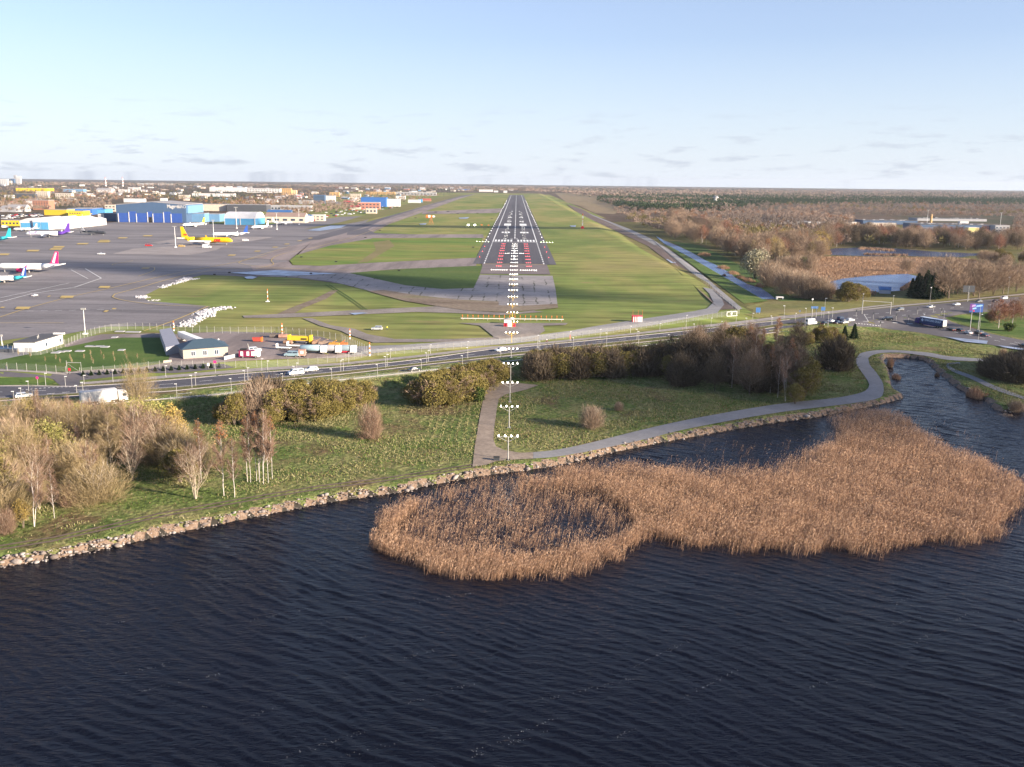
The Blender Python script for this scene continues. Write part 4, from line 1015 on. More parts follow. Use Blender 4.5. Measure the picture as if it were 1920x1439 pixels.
for i in range(150):      # near edge of the wetland wood
    t = _r.random(); x = 1250+t*300; y0 = np.interp(x, [1250, 1330, 1400, 1550], [447, 462, 500, 492]); y = y0-_r.uniform(0, 36)
    k = _r.choice(['brown_a', 'brown_b', 'grey_a', 'birch_b', 'brown_a', 'red_a', 'gold_b' if _r.random() < .25 else 'brown_b'])
    plant(k, x, y, _r.uniform(24, 38)*(y-330)/150+6, 'leafless brown tree at the near edge of the wetland wood', g5, sx=1.15)
for i in range(95):       # tall dark row behind the upper pond
    x = 1545+_r.random()*375; y = 463-_r.uniform(0, 14)+(x-1545)*0.028
    plant(_r.choice(['dark_a', 'brown_a', 'dark_a', 'brown_b', 'red_a']), x, y, _r.uniform(26, 38), 'leafless tree in the dark row behind the upper pond', 'trees in the dark row behind the upper pond', sx=1.1)
for i in range(16):
    x = 1835+_r.random()*95; y = 488+_r.uniform(0, 22)
    plant(_r.choice(['olive_c', 'brown_b']), x, y, _r.uniform(18, 26), 'olive-brown bush between the marsh and the right edge', 'bushes between marsh and right edge', sx=1.2)
plant('gold_b', 1720, 446, 18, 'orange-leaved tree in front of the long grey factory', sx=1.3)

# ------------------------------------------------------------------ far woods (each a mass nobody could count)
def ppoly(px, py, poly):
    P = np.array(poly, float); inside = np.zeros(px.shape, bool); j = len(P)-1
    for i in range(len(P)):
        xi, yi = P[i]; xj, yj = P[j]
        c = ((yi > py) != (yj > py)) & (px < (xj-xi)*(py-yi)/((yj-yi) if yj != yi else 1e-9)+xi)
        inside ^= c; j = i
    return inside
def plane_np(px, py, z):
    d = (np.array(fwd)*F_PX)[None, :]+np.array(rgt)[None, :]*(px-960)[:, None]+np.array(upv)[None, :]*(719.5-py)[:, None]
    t = (CAM_H-z)/(-d[:, 2]); return EYE.x+d[:, 0]*t, EYE.y+d[:, 1]*t
def proj_np(x, y, z):
    v = np.stack([x-EYE.x, y-EYE.y, z-EYE.z], -1); q = v@np.array(fwd)
    return 960+F_PX*(v@np.array(rgt))/q, 719.5-F_PX*(v@np.array(upv))/q
def far_mat(name, stops):
    m, nt, b, g = base_mat(name, 0.95, 0, 0.05)
    c = _ramp(nt, g.outputs['Random Per Island'], stops)
    v = _ramp(nt, _noise(nt, g.outputs['Position'], 0.006, 4, 0.6, (1, 0.4, 1)), [(0.35, (0.75, 0.78, 0.8)), (0.65, (1.25, 1.18, 1.1))])
    nt.links.new(_mix(nt, 1.0, c, v, 'MULTIPLY'), b.inputs['Base Color']); return m
f_brown = far_mat('far_bare_crowns', [(0, (0.14, 0.10, 0.08)), (0.5, (0.235, 0.18, 0.15)), (1, (0.34, 0.27, 0.23))])
f_rust = far_mat('far_rust_crowns', [(0, (0.16, 0.08, 0.045)), (0.6, (0.27, 0.14, 0.08)), (1, (0.3, 0.2, 0.12))])
f_pine = far_mat('far_pine_crowns', [(0, (0.018, 0.035, 0.02)), (0.6, (0.04, 0.065, 0.033)), (1, (0.07, 0.095, 0.045))])
f_oliv = far_mat('far_olive_crowns', [(0, (0.10, 0.09, 0.035)), (0.6, (0.16, 0.135, 0.06)), (1, (0.22, 0.18, 0.08))])
def template(rng, kind, n, h=11.0, w=8.0):
    if kind == 'pine':
        z = h*rng.uniform(0.15, 1, n); a = rng.uniform(0, 6.28, n); r = w*0.36*(1.08-z/h)**0.6*rng.uniform(0.2, 1, n)
        P = np.stack([r*np.cos(a), r*np.sin(a), z], 1); D = rng.normal(size=(n, 3))
        return slivers(rng, P, D, 15.0/n**0.5*0.45, 15.0/n**0.5*0.4, 0.7)[0]
    u = unit(rng.normal(size=(n, 3))); u[:, 2] = np.abs(u[:, 2])*1.1-0.25
    P = u*np.array([w*0.5, w*0.5, h*0.5])*rng.uniform(0.35, 1, (n, 1))+np.array([0, 0, h*0.5])
    D = np.stack([u[:, 0]*0.5, u[:, 1]*0.5, np.ones(n)*0.9], 1)+rng.normal(0, 0.35, (n, 3)); s = 15.0/n**0.5
    return slivers(rng, P, D, s*0.85, s*0.30, 0.6)[0]
def wood(name, label, poly, count, kinds, K, z=-4, hs=(9, 14), seed=1, avoid=(), wfac=1.0, cat='woodland'):
    """kinds: [(material, template kind, share)]"""
    rng = np.random.default_rng(seed); P = np.array(poly, float)
    px = rng.uniform(P[:, 0].min(), P[:, 0].max(), count*6); py = rng.uniform(P[:, 1].min(), P[:, 1].max(), count*6)
    ok = ppoly(px, py, poly)
    for a in avoid: ok &= ~ppoly(px, py, a)
    px = px[ok][:count]; py = py[ok][:count]; x, y = plane_np(px, py, z); n = len(x)
    # patchy mixture: smooth field over the ground picks the kind
    f = np.sin(x*0.004+seed)*np.sin(y*0.0013+x*0.0021+2*seed)+0.5*np.sin(x*0.011+y*0.004)+rng.normal(0, 0.35, n)
    rank = f.argsort().argsort()/n; sh = np.cumsum([k[2] for k in kinds]); sh = sh/sh[-1]; which = np.searchsorted(sh, rank)
    which = np.minimum(which, len(kinds)-1)
    T = [[template(rng, k[1], K) for _ in range(5)] for k in kinds]
    S = rng.uniform(hs[0], hs[1], n)/11.0; A = rng.uniform(0, 6.28, n); Vs = []; M = []
    for w in range(len(kinds)):
        for t in range(5):
            sel = np.where((which == w) & (np.arange(n) % 5 == t))[0]
            if not len(sel): continue
            tv = T[w][t]; c, s_ = np.cos(A[sel])[:, None], np.sin(A[sel])[:, None]; sc = S[sel][:, None]
            X = (tv[None, :, 0]*c-tv[None, :, 1]*s_)*sc*wfac+x[sel][:, None]; Y = (tv[None, :, 0]*s_+tv[None, :, 1]*c)*sc*wfac+y[sel][:, None]; Z = tv[None, :, 2]*sc+z
            Vs.append(np.stack([X, Y, Z], -1).reshape(-1, 3)); M.append(np.full(len(sel)*len(tv)//4, w))
    V = np.concatenate(Vs); M = np.concatenate(M)
    o = np_obj(name, V, np.arange(len(V)).reshape(-1, 4), [k[0] for k in kinds], mi=M)
    return tag(o, label, cat, kind='stuff')
IND = [(1600, 408), (1900, 412), (1900, 448), (1740, 452), (1600, 432)]
wood('wetland_wood', 'broad brown leafless wood beyond the canal and the ponds', [(1148, 398), (1200, 385), (1300, 383), (1500, 380), (1750, 378), (2000, 380), (2000, 452), (1880, 462), (1760, 466), (1560, 462), (1500, 470), (1360, 452), (1300, 446), (1230, 438), (1180, 420)], 3800,
     [(f_brown, 'tree', 0.42), (f_rust, 'tree', 0.10), (f_brown, 'tree', 0.33), (f_oliv, 'tree', 0.15)], 70, seed=2, avoid=(IND,))
wood('pine_forest', 'dark green pine forest band east of the runway', [(1118, 378), (1130, 370), (1300, 369), (1600, 372), (2000, 376), (2000, 386), (1700, 384), (1500, 384), (1380, 390), (1372, 398), (1240, 400), (1190, 398), (1160, 390)], 7500,
     [(f_pine, 'pine', 0.85), (f_brown, 'tree', 0.15)], 36, seed=3, hs=(12, 18), wfac=1.25)
wood('distant_forest', 'hazy brown and green forest reaching the horizon', [(-60, 343), (500, 347), (960, 352), (1500, 358), (2000, 363), (2000, 377), (1600, 373), (1110, 371), (1060, 364), (960, 360), (880, 361), (560, 352), (-60, 349)], 16000,
     [(f_brown, 'tree', 0.45), (f_pine, 'pine', 0.35), (f_brown, 'tree', 0.2)], 12, seed=4, hs=(11, 17), wfac=1.6)
CITY = [(-60, 347), (560, 352), (880, 361), (860, 365), (790, 376), (720, 386), (640, 400), (560, 408), (520, 395), (420, 396), (380, 383), (340, 379), (285, 376), (215, 380), (200, 395), (130, 392), (60, 398), (-60, 402)]
wood('town_trees', 'brown leafless trees growing between the roofs of the town', CITY, 4200, [(f_brown, 'tree', 0.6), (f_rust, 'tree', 0.1), (f_oliv, 'tree', 0.15), (f_pine, 'pine', 0.15)], 30, z=0, seed=6, hs=(7, 11))

# ------------------------------------------------------------------ reeds standing in the lake
REED = [(690, 1012), (703, 1035), (760, 1060), (840, 1084), (920, 1090), (1000, 1084), (1080, 1073), (1150, 1048), (1197, 1012), (1215, 1004), (1250, 1018), (1330, 1030), (1400, 1028), (1480, 1036), (1560, 1026), (1600, 1038), (1700, 1022), (1780, 1016), (1868, 1012), (1880, 985), (1905, 950), (1925, 915), (1890, 895), (1840, 868), (1790, 852), (1745, 828), (1715, 805), (1700, 788), (1650, 772), (1605, 772), (1575, 785), (1560, 800), (1580, 822), (1545, 850), (1480, 878), (1380, 888), (1240, 886), (1160, 880), (1060, 893), (1000, 905), (900, 925), (810, 945), (745, 955), (722, 980)]
THIN = [(735, 995), (790, 950), (900, 922), (1000, 915), (1120, 925), (1180, 960), (1188, 1000), (1120, 1030), (1000, 1048), (860, 1042), (770, 1020)]
POOL = [(1010, 990), (1040, 975), (1100, 968), (1130, 985), (1110, 1000), (1040, 1005), (990, 1012)]
THIN2 = [(1240, 886), (1300, 872), (1480, 872), (1560, 850), (1500, 890), (1420, 905), (1330, 900)]
rp = np.array([on_plane(x, y, LAKE_Z) for x, y in REED])
N = 620000
x = RNG.uniform(rp[:, 0].min(), rp[:, 0].max(), N); y = RNG.uniform(rp[:, 1].min(), rp[:, 1].max(), N)
px, py = proj_np(x, y, np.full(N, LAKE_Z)); jx = 7*np.sin(x*0.5+2*np.sin(y*0.4))+5*np.sin(y*1.1+x)+RNG.normal(0, 7, N); 
ok = ppoly(px+jx, py+jx*0.7, REED)
fld = np.sin(x*0.35+1.5*np.sin(y*0.21))*np.sin(y*0.42+1.2*np.sin(x*0.27))
fl2 = np.sin(x*1.1+1.9*np.sin(y*0.8))*np.sin(y*1.3+1.2*np.sin(x*0.7)); dens = np.clip(0.72+0.22*fld+0.30*fl2, 0.12, 1)
th = ppoly(px, py, THIN); dens = np.where(th, np.clip(0.125+0.065*fld+0.07*fl2, 0.02, 1), dens); dens = np.where(ppoly(px, py, POOL), 0.04, dens)
dens = np.where(ppoly(px, py, THIN2), 0.3, dens)
farf = np.clip(1-(y-170)/170, 0.45, 1)
ok &= RNG.uniform(0, 1, N) < dens*farf*0.92
x = x[ok]; y = y[ok]; n = len(x)
xe = RNG.uniform(-110, 135, 9000); ye = RNG.uniform(145, 300, 9000); pe = proj_np(xe, ye, np.full(9000, LAKE_Z))
okE = ppoly(pe[0], pe[1], [(1180, 890), (1300, 840), (1460, 835), (1560, 815), (1560, 870), (1400, 905)]) | ppoly(pe[0], pe[1], [(1700, 790), (1800, 800), (1880, 870), (1990, 940), (1900, 990), (1800, 860)])
okE &= RNG.uniform(0, 1, 9000) < 0.5
x = np.concatenate([x, xe[okE]]); y = np.concatenate([y, ye[okE]]); n = len(x)
hgt = RNG.uniform(1.2, 2.5, n)*(0.92+0.16*np.sin(x*0.3)*np.sin(y*0.27)); lean = RNG.normal(0.26, 0.14, n)*hgt; la = R(15)+RNG.normal(0, 0.8, n)
B = np.stack([x, y, np.full(n, LAKE_Z-0.1)], 1); Tp = B+np.stack([np.cos(la)*lean, np.sin(la)*lean, hgt], 1)
V1, _ = slivers(RNG, B, Tp-B, np.linalg.norm(Tp-B, axis=1), RNG.uniform(0.015, 0.032, n), 0.6)
V2, _ = slivers(RNG, Tp-np.array([0, 0, 0.1]), np.stack([np.cos(la)*0.9, np.sin(la)*0.9, np.full(n, 0.9)], 1), 0.30, 0.06, 0.3)
sel = RNG.uniform(0, 1, n) < 0.7
mid = B+(Tp-B)*RNG.uniform(0.25, 0.75, (n, 1)); V3, _ = slivers(RNG, mid[sel], np.stack([np.cos(la*3), np.sin(la*3), np.full(n, 0.9)], 1)[sel], 0.6, 0.05, 0.2)
V = np.concatenate([V1, V2.reshape(-1, 3), V3])
t_reed = leaf('reed_stems', [(0, (0.17, 0.092, 0.055)), (0.5, (0.325, 0.195, 0.12)), (1, (0.46, 0.30, 0.195))])
t_plume = leaf('reed_plumes', [(0, (0.29, 0.175, 0.11)), (0.5, (0.43, 0.28, 0.18)), (1, (0.56, 0.39, 0.27))])
M = np.concatenate([np.zeros(n), np.ones(n), np.zeros(int(sel.sum()))])
reeds = np_obj('reed_bed', V, np.arange(len(V)).reshape(-1, 4), [t_reed, t_plume], mi=M)
tag(reeds, 'wide bed of tan dry reeds standing in the dark lake', 'reeds', kind='stuff')
def reed_clump(px, py, wpx, hpx, label, n=500):
    cx, cy = on_plane(px, py, LAKE_Z); w = wpx*mpp(cx, cy)/2; h = hpx*mpp(cx, cy); a = RNG.uniform(0, 6.28, n); r = w*np.sqrt(RNG.uniform(0, 1, n))
    B = np.stack([cx+r*np.cos(a), cy+r*np.sin(a)*1.6, np.full(n, LAKE_Z-0.1)], 1); D = np.stack([RNG.normal(0.1, 0.2, n), RNG.normal(0, 0.2, n), np.ones(n)], 1)
    v, q = slivers(RNG, B, D, h*(1-0.65*(r/w)**2)*RNG.uniform(0.5, 1.05, n), 0.08, 0.5)
    tag(np_obj('reed_clump', v, q, t_reed), label, 'reeds')
reed_clump(1668, 688, 10, 22, 'tall tan reed clump on the left bank of the cove')
reed_clump(1680, 710, 16, 12, 'dark floating reed clump in the cove', 300)
reed_clump(1757, 706, 8, 10, 'tiny reed clump on the right bank of the cove', 200)
reed_clump(1828, 745, 28, 24, 'pinkish reed clump where the cove opens to the lake', 800)
reed_clump(1848, 748, 14, 14, 'low reed clump right of the pinkish one at the mouth of the cove', 300)
for i, (x_, y_, w_, h_) in enumerate([(1322, 480, 24, 9), (1356, 504, 22, 9), (1374, 514, 20, 8), (1388, 522, 16, 8), (1404, 528, 20, 9), (1424, 538, 14, 9), (1358, 518, 8, 5)]):
    cx, cy = G(x_, y_); n = 700; w = w_*mpp(cx, cy)/2; h = h_*mpp(cx, cy); a = RNG.uniform(0, 6.28, n); r = w*np.sqrt(RNG.uniform(0, 1, n))
    B = np.stack([cx+r*np.cos(a)*(1+.3*np.sin(3*a+i)), cy+r*np.sin(a)*2.6*(1+.3*np.sin(2*a+i)), np.full(n, -4.1)], 1); D = np.stack([RNG.normal(0, 0.2, n), RNG.normal(0, 0.2, n), np.ones(n)], 1)
    v, q = slivers(RNG, B, D, h*(1-0.75*(r/w)**2)*RNG.uniform(0.4, 1.0, n), 0.14, 0.5)
    tag(np_obj('reed_clump', v, q, t_reed), 'tan reed clump on the far bank of the canal', 'reeds', 'reed clumps along the canal')

# ------------------------------------------------------------------ rough weeds and tufts of the meadow
N = 620000
x = RNG.uniform(-160, 190, N); y = RNG.uniform(140, 420, N)
sd = road_s(x, y); ok = (sd < -31)
x = x[ok]; y = y[ok]; d = shore_d(x, y); ok = d > 1.8; x = x[ok]; y = y[ok]; d = d[ok]
px, py = proj_np(x, y, zt(x, y, False))
P_path = smooth_px(PTH_T)+smooth_px(PTH_B)
SQ = [(912, 719), (960, 718), (1010, 723), (985, 732), (950, 740), (936, 748), (932, 765), (927, 800), (925, 825), (930, 838), (945, 845), (975, 850), (1000, 849), (1000, 861), (960, 863), (930, 866), (912, 873), (886, 876), (890, 840), (900, 780)]
JN = [(1590, 612), (1650, 614), (1717, 623), (1777, 634), (1850, 646), (1920, 658), (2100, 695), (2300, 745), (2300, 500), (1500, 500)]
CP = [(1774, 680), (1930, 745), (2100, 790), (2100, 765), (1870, 722), (1790, 688)]
ok = (px > -60) & (px < 1980) & ~ppoly(px, py, P_path) & ~ppoly(px, py, SQ) & ~ppoly(px, py, JN) & ~ppoly(px, py, CP)
trk = np.interp(px, [p[0] for p in TRK], [p[1] for p in TRK]); ok &= ~((np.abs(py-trk) < 7) & (px < 890))
ok &= ~((py > trk-16) & (px < 890) & (RNG.uniform(0, 1, len(px)) < 0.75))       # short mown grass beside the track
near_p = np.interp(px, [p[0] for p in PTH_B], [p[1] for p in PTH_B]) if False else None
x = x[ok]; y = y[ok]; px = px[ok]; py = py[ok]; n = len(x)
f1 = np.sin(x*0.09+1.1*np.sin(y*0.06))*np.sin(y*0.11+0.8*np.sin(x*0.05)); f2 = np.sin(x*0.31+y*0.12)*np.sin(y*0.27-x*0.08)
rowp = (px > 800) & (px < 890) & (py > 740) & (py < 830); rows2 = (px > 1230) & (px < 1350) & (py > 725) & (py < 770)
stripe = (rowp & (np.sin(x*3.1) > 0.2)) | (rows2 & (np.sin((y+x*0.45)*2.2) > 0.1))
tall = (f1+0.5*f2 > -0.15) | stripe
keep = (RNG.uniform(0, 1, n) < np.where(tall, 1.0, 0.45)) & ~(rowp & ~stripe & (RNG.uniform(0, 1, n) < .75))
x = x[keep]; y = y[keep]; f1 = f1[keep]; f2 = f2[keep]; tall = tall[keep]; stripe = stripe[keep]; n = len(x)
h = np.where(tall, RNG.uniform(0.15, 0.46, n), RNG.uniform(0.08, 0.22, n))
B = np.stack([x, y, zt(x, y)-0.03], 1); D = np.stack([RNG.normal(0, 0.55, n), RNG.normal(0, 0.55, n), np.ones(n)], 1)
v, q = slivers(RNG, B, D, h*1.2, np.where(tall, 0.13, 0.11)*RNG.uniform(0.6, 1.5, n), 0.55)
t_w1 = leaf('weed_green', [(0, (0.045, 0.085, 0.015)), (0.5, (0.085, 0.13, 0.028)), (1, (0.15, 0.17, 0.055))])
t_w2 = leaf('weed_straw', [(0, (0.13, 0.12, 0.05)), (0.5, (0.20, 0.18, 0.085)), (1, (0.28, 0.25, 0.135))])
t_w3 = leaf('weed_brown', [(0, (0.10, 0.065, 0.035)), (0.5, (0.18, 0.12, 0.07)), (1, (0.24, 0.17, 0.10))])
rr = RNG.uniform(0, 1, n)+0.35*f2
straw = (py[keep] < 800) & (px[keep] > 530) & (px[keep] < 890)
M = np.where(stripe | (straw & (rr > 0.12)) | (tall & (rr > 0.42)), 1, np.where((rr < 0.04) | ((f1 < -0.55) & (rr < 0.5)), 2, 0))
tag(np_obj('meadow_weeds', v, q, [t_w1, t_w2, t_w3], mi=M), 'rough green and straw-coloured weeds covering the lakeside meadow', 'weeds', kind='stuff')

MR = [(1440, 505), (1505, 492), (1540, 482), (1600, 482), (1750, 484), (1830, 488), (1850, 500), (1780, 512), (1715, 514), (1640, 517), (1580, 523), (1550, 531), (1536, 541), (1500, 536), (1450, 520)]
px = RNG.uniform(1430, 1860, 130000); py = RNG.uniform(480, 545, 130000); ok = ppoly(px, py, MR); px = px[ok]; py = py[ok]
extra = [(1700+0*k, 0) for k in range(0)]
x, y = plane_np(px, py, -4.0); n = len(x); f = np.sin(x*0.05+y*0.02)*np.sin(y*0.033-x*0.01); kp = RNG.uniform(0, 1, n) < 0.55+0.4*f; x = x[kp]; y = y[kp]; n = len(x)
v, q = slivers(RNG, np.stack([x, y, np.full(n, -4.0)], 1), np.stack([RNG.normal(0, .3, n), RNG.normal(0, .3, n), np.ones(n)], 1), RNG.uniform(0.7, 1.6, n), RNG.uniform(.12, .35, n), 0.5)
t_marsh = leaf('marsh_reeds', [(0, (0.17, 0.10, 0.06)), (0.5, (0.27, 0.17, 0.11)), (1, (0.37, 0.26, 0.18))])
tag(np_obj('marsh_reeds', v, q, t_marsh), 'russet reeds filling the marsh between the two ponds', 'reeds', kind='stuff')
for (x0, y0, x1, y1, w_, lb) in [(1612, 466.5, 1675, 470.5, 3.0, 'pale strip of reeds standing like an island in the upper pond'), (1620, 478, 1700, 480, 2.0, 'brown reed strip at the near edge of the upper pond'), (1545, 549, 1640, 552, 4, 'russet reed fringe between the lower pond and the bushes'), (1540, 470, 1556, 476, 5, 'russet reed spit at the left end of the upper pond'), (1690, 545, 1712, 532, 3, 'russet reed fringe left of the spruces')]:
    n = 900; t = RNG.uniform(0, 1, n); x, y = plane_np(x0+(x1-x0)*t+RNG.normal(0, 2, n), y0+(y1-y0)*t+RNG.normal(0, w_*.3, n), -4.0)
    v, q = slivers(RNG, np.stack([x, y, np.full(n, -4.0)], 1), np.stack([RNG.normal(0, .3, n), RNG.normal(0, .3, n), np.ones(n)], 1), RNG.uniform(0.8, 2.0, n), .5, 0.5); tag(np_obj('reed_strip', v, q, t_marsh), lb, 'reeds')

# ------------------------------------------------------------------ rock revetment
def rock(rng, s):
    bm = bmesh.new(); bmesh.ops.create_icosphere(bm, subdivisions=1, radius=1)
    V = np.array([v.co[:] for v in bm.verts]); F = np.array([[v.index for v in f.verts] for f in bm.faces]); bm.free()
    V = V*(1+rng.normal(0, 0.16, (len(V), 1)))*np.array([rng.uniform(.7, 1.3), rng.uniform(.6, 1.1), rng.uniform(.45, .8)])*s
    return V, F
rng = np.random.default_rng(8); RT = [rock(rng, 1) for _ in range(10)]
def rocks_at(pts, sizes):
    Vs = []; Fs = []; o = 0
    for p, s in zip(pts, sizes):
        V, F = RT[rng.integers(0, 10)]; a = rng.uniform(0, 6.28); c, s_ = math.cos(a), math.sin(a)
        W = np.stack([V[:, 0]*c-V[:, 1]*s_, V[:, 0]*s_+V[:, 1]*c, V[:, 2]], 1)*s+np.array(p); Vs.append(W); Fs.append(F+o); o += len(V)
    return np.concatenate(Vs), np.concatenate(Fs)
m_rock, nt, b, g = base_mat('granite_rock', 0.9, 0, 0.15)
c = _ramp(nt, g.outputs['Random Per Island'], [(0, (0.14, 0.11, 0.095)), (0.5, (0.25, 0.21, 0.19)), (1, (0.38, 0.34, 0.315))])
nt.links.new(_mix(nt, 1.0, c, _ramp(nt, _noise(nt, g.outputs['Position'], 2.5, 5, 0.7), [(0.3, 0.65), (0.7, 1.2)]), 'MULTIPLY'), b.inputs['Base Color'])
SL = np.array(smooth_line([tuple(p) for p in _SHw], 2.0)); seg = np.hypot(*np.diff(SL, axis=0).T); cum = np.concatenate([[0], np.cumsum(seg)])
pts = []; sizes = []
t0_ = 0
for t in np.arange(0, cum[-1], 0.085):
    p = np.array([np.interp(t, cum, SL[:, 0]), np.interp(t, cum, SL[:, 1])]); p2 = np.array([np.interp(t+1, cum, SL[:, 0]), np.interp(t+1, cum, SL[:, 1])])
    if not (-120 < p[0] < 230): continue
    pxx, pyy = proj_np(np.array([p[0]]), np.array([p[1]]), np.array([LAKE_Z])); pxx = pxx[0]
    if pxx > 1660 and rng.random() < 0.86: continue
    nrm = np.array([-(p2-p)[1], (p2-p)[0]]); nrm /= np.linalg.norm(nrm)+1e-9
    big = pxx < 250
    off = rng.normal(0.45, 0.45)
    q_ = p+nrm*off; s = min(0.6, 0.11*math.exp(rng.normal(0, 0.55)))*(1.8 if big else 1.15)
    if rng.random() < 0.05: s *= 1.7
    pts.append((q_[0], q_[1], max(LAKE_Z-0.05, zg(q_[0], q_[1]))+s*0.18)); sizes.append(s)
V, F = rocks_at(pts, sizes)
tag(np_obj('shore_rocks', V, F, m_rock), 'rough grey and pinkish rocks piled along the lake shore', 'rocks', kind='stuff')
for (x_, y_, s, lb) in [(108, 1035, 1.1, 'largest pale slab of rock on the lake shore at left'), (75, 1042, 0.9, 'pale boulder left of the largest slab on the shore'), (30, 1052, 0.9, 'grey boulder near the bottom left corner of the shore'), (165, 1022, 0.8, 'rounded boulder right of the largest slab'), (200, 1022, 0.7, 'grey boulder on the shore at the end of the big stones'),
                        (684, 926, 0.75, 'whitish boulder standing proud on the shore left of the reeds'), (770, 915, 0.8, 'pointed pale boulder on the shore above the left tip of the reeds'), (762, 919, 0.7, 'flat dark-sided boulder next to the pointed pale one'), (990, 878, 0.7, 'dark-sided boulder on the shore below the first light mast'), (1008, 874, 0.6, 'smaller boulder right of the dark-sided one')]:
    p = on_plane(x_, y_, LAKE_Z+0.5); V, F = rock(np.random.default_rng(int(x_)), s)
    o = np_obj('boulder', V, F, m_rock); o.location = (p[0], p[1], LAKE_Z+0.35); tag(o, lb, 'boulder', 'boulders on the shore')
# ================================================================== AIRFIELD LIGHTS
m_lampw = pm('lit_white_lamp', (1, 1, 1), 0.5, var=0, emit=((1.0, 0.93, 0.78), 15))
m_lampd = pm('lit_ground_lamp', (1, 1, 1), 0.5, var=0, emit=((1.0, 0.95, 0.85), 5))
m_lampr = pm('lit_red_lamp', (1, 0.1, 0.1), 0.5, var=0, emit=((1.0, 0.02, 0.05), 4))
m_lampg = pm('lit_green_lamp', (0.5, 1, 0.5), 0.5, var=0, emit=((0.75, 1.0, 0.5), 9))
m_galv = pm('galvanised_steel', (0.42, 0.41, 0.39), 0.5, 0.3)
m_ymast = pm('yellow_mast', (0.72, 0.46, 0.05), 0.6)
m_blk = pm('black_rubber', (0.02, 0.02, 0.02), 0.8)
def lathe_mesh(name, r, mat, n=8, sx=1):
    b = MB(); b.lathe([(-r, 0.15*r), (-r*.6, r*.85), (0, r), (r*.6, r*.85), (r, 0.15*r)], n=n, axis='z'); return b.mesh(name, mat, True)
LAMP = {('w', 3): lathe_mesh('lamp', 0.18, m_lampw), ('w', 2): lathe_mesh('lamp', 0.145, m_lampw), ('w', 1): lathe_mesh('lamp', 0.12, pm('lit_inset_lamp', (1, 1, 1), 0.5, var=0, emit=((1.0, 0.95, 0.85), 9))), ('r', 1): lathe_mesh('lamp', 0.18, m_lampr), ('g', 1): lathe_mesh('lamp', 0.20, m_lampg), ('w', 0): lathe_mesh('lamp', 0.20, m_lampd), ('w', 4): lathe_mesh('lamp', 0.10, m_lampd)}
def barrette(name, x, y, zlamp, offs, kind, label, group, mast=False, ymast=False, cat='approach light'):
    z0 = zg(x, y); r = empty(name, (x, y, z0), 0, label, cat, group); h = zlamp-z0
    for o_ in offs:
        o = link(bpy.data.objects.new('lamp', LAMP[kind]), r); o.location = (o_, 0, h)
    if mast:
        m_ = m_ymast if ymast else m_galv
        MB().tube((0, 0, 0), (0, 0, h-0.2), 0.16 if not ymast else 0.12, 0.10, 8).box(-.5, .5, -.5, .5, 0, 0.12).build('pole', m_, r)
        MB().box(offs[0]-.3, offs[-1]+.3, -.05, .05, h-.35, h-.27).build('crossbar', m_, r)
        for s in (-1, 1):
            MB().tube((0, 0, h-1.5 if h > 2.5 else h*.4), (s*abs(offs[-1]), 0, h-.33), 0.05).build('brace', m_, r)
    else:
        MB().box(offs[0]-.25, offs[-1]+.25, -.12, .12, 0.0, max(h-.12, 0.06)).build('light_base', m_galv, r)
B4 = [-2.25, -0.75, 0.75, 2.25]
ORD = ['first', 'second', 'third', 'fourth', 'fifth', 'sixth']
for k in range(14):
    zl = [0.1, 0.1, 0.2, 0.2, -0.2, 1.0, 0.9, 0.7, 0.6, 0.7, 0.7, 0.6, 0.6, 0.6][k]
    lab = ('tall grey light mast with four lit lamps, %s mast counted from the lake' % ORD[k]) if k < 6 else 'yellow-poled row of four lit white approach lamps beyond the road'
    barrette('approach_light_mast', 0, 215+30*k, zl, B4, ('w', 3) if k < 6 else ('w', 2), lab, 'approach light masts', True, k >= 5)
for k in range(14, 24):
    barrette('light_barrette', 0, 215+30*k, 0.55, B4, ('w', 1), 'row of four lit white lamps on the paved centre line before the threshold', 'white centre-line barrettes before the threshold')
    if k >= 15:
        for s in (-1, 1):
            o = [s*9.2, s*10.7, s*12.2]; o.sort()
            barrette('light_barrette', 0, 215+30*k, 0.5, o, ('r', 1), 'row of three lit red lamps %s the white centre row' % ('left of' if s < 0 else 'right of'), 'red side-row barrettes')
for s in (-1, 1):
    o = sorted([s*(4.7+1.5*i) for i in range(8)])
    barrette('light_crossbar', 0, 635, 0.6, o, ('w', 1), 'long crossbar of eight lit white lamps on the %s' % ('left' if s < 0 else 'right'), 'crossbar lights')
    o = sorted([s*(4.6+1.5*i) for i in range(3)])
    barrette('light_crossbar', 0, 785, 0.5, o, ('w', 1), 'short white crossbar reaching the %s red side row' % ('left' if s < 0 else 'right'), 'crossbar lights')
    o = sorted([s*(26+2.9*i) for i in range(5)])
    barrette('threshold_wing_bar', 0, 934, 0.6, o, ('g', 1), 'row of five lit greenish lamps on the grass %s of the threshold' % ('left' if s < 0 else 'right'), 'threshold wing bars', cat='runway light')
    for yy in (745, 805, 865):
        barrette('runway_edge_light', s*27.5, yy, 0.5, [0, 0.01], ('r', 1), 'single lit red lamp on the runway shoulder before the threshold', 'red edge lamps before the threshold', cat='runway light')
    for k in range(34):
        barrette('runway_edge_light', s*29, 960+k*60, 0.5, [0, 0.01], ('w', 0), 'single white lamp on the %s edge of the runway beyond the threshold' % ('left' if s < 0 else 'right'), 'white runway edge lamps', cat='runway light')
    for k in range(30):
        o = sorted([s*(8.6+1.5*i) for i in range(3)])
        if k % 2 == 0 or k < 10:
            barrette('touchdown_light', 0, 962+k*30, 0.35, o, ('w', 4), 'row of three white touchdown lamps set in the %s half of the runway' % ('left' if s < 0 else 'right'), 'touchdown zone barrettes', cat='runway light')

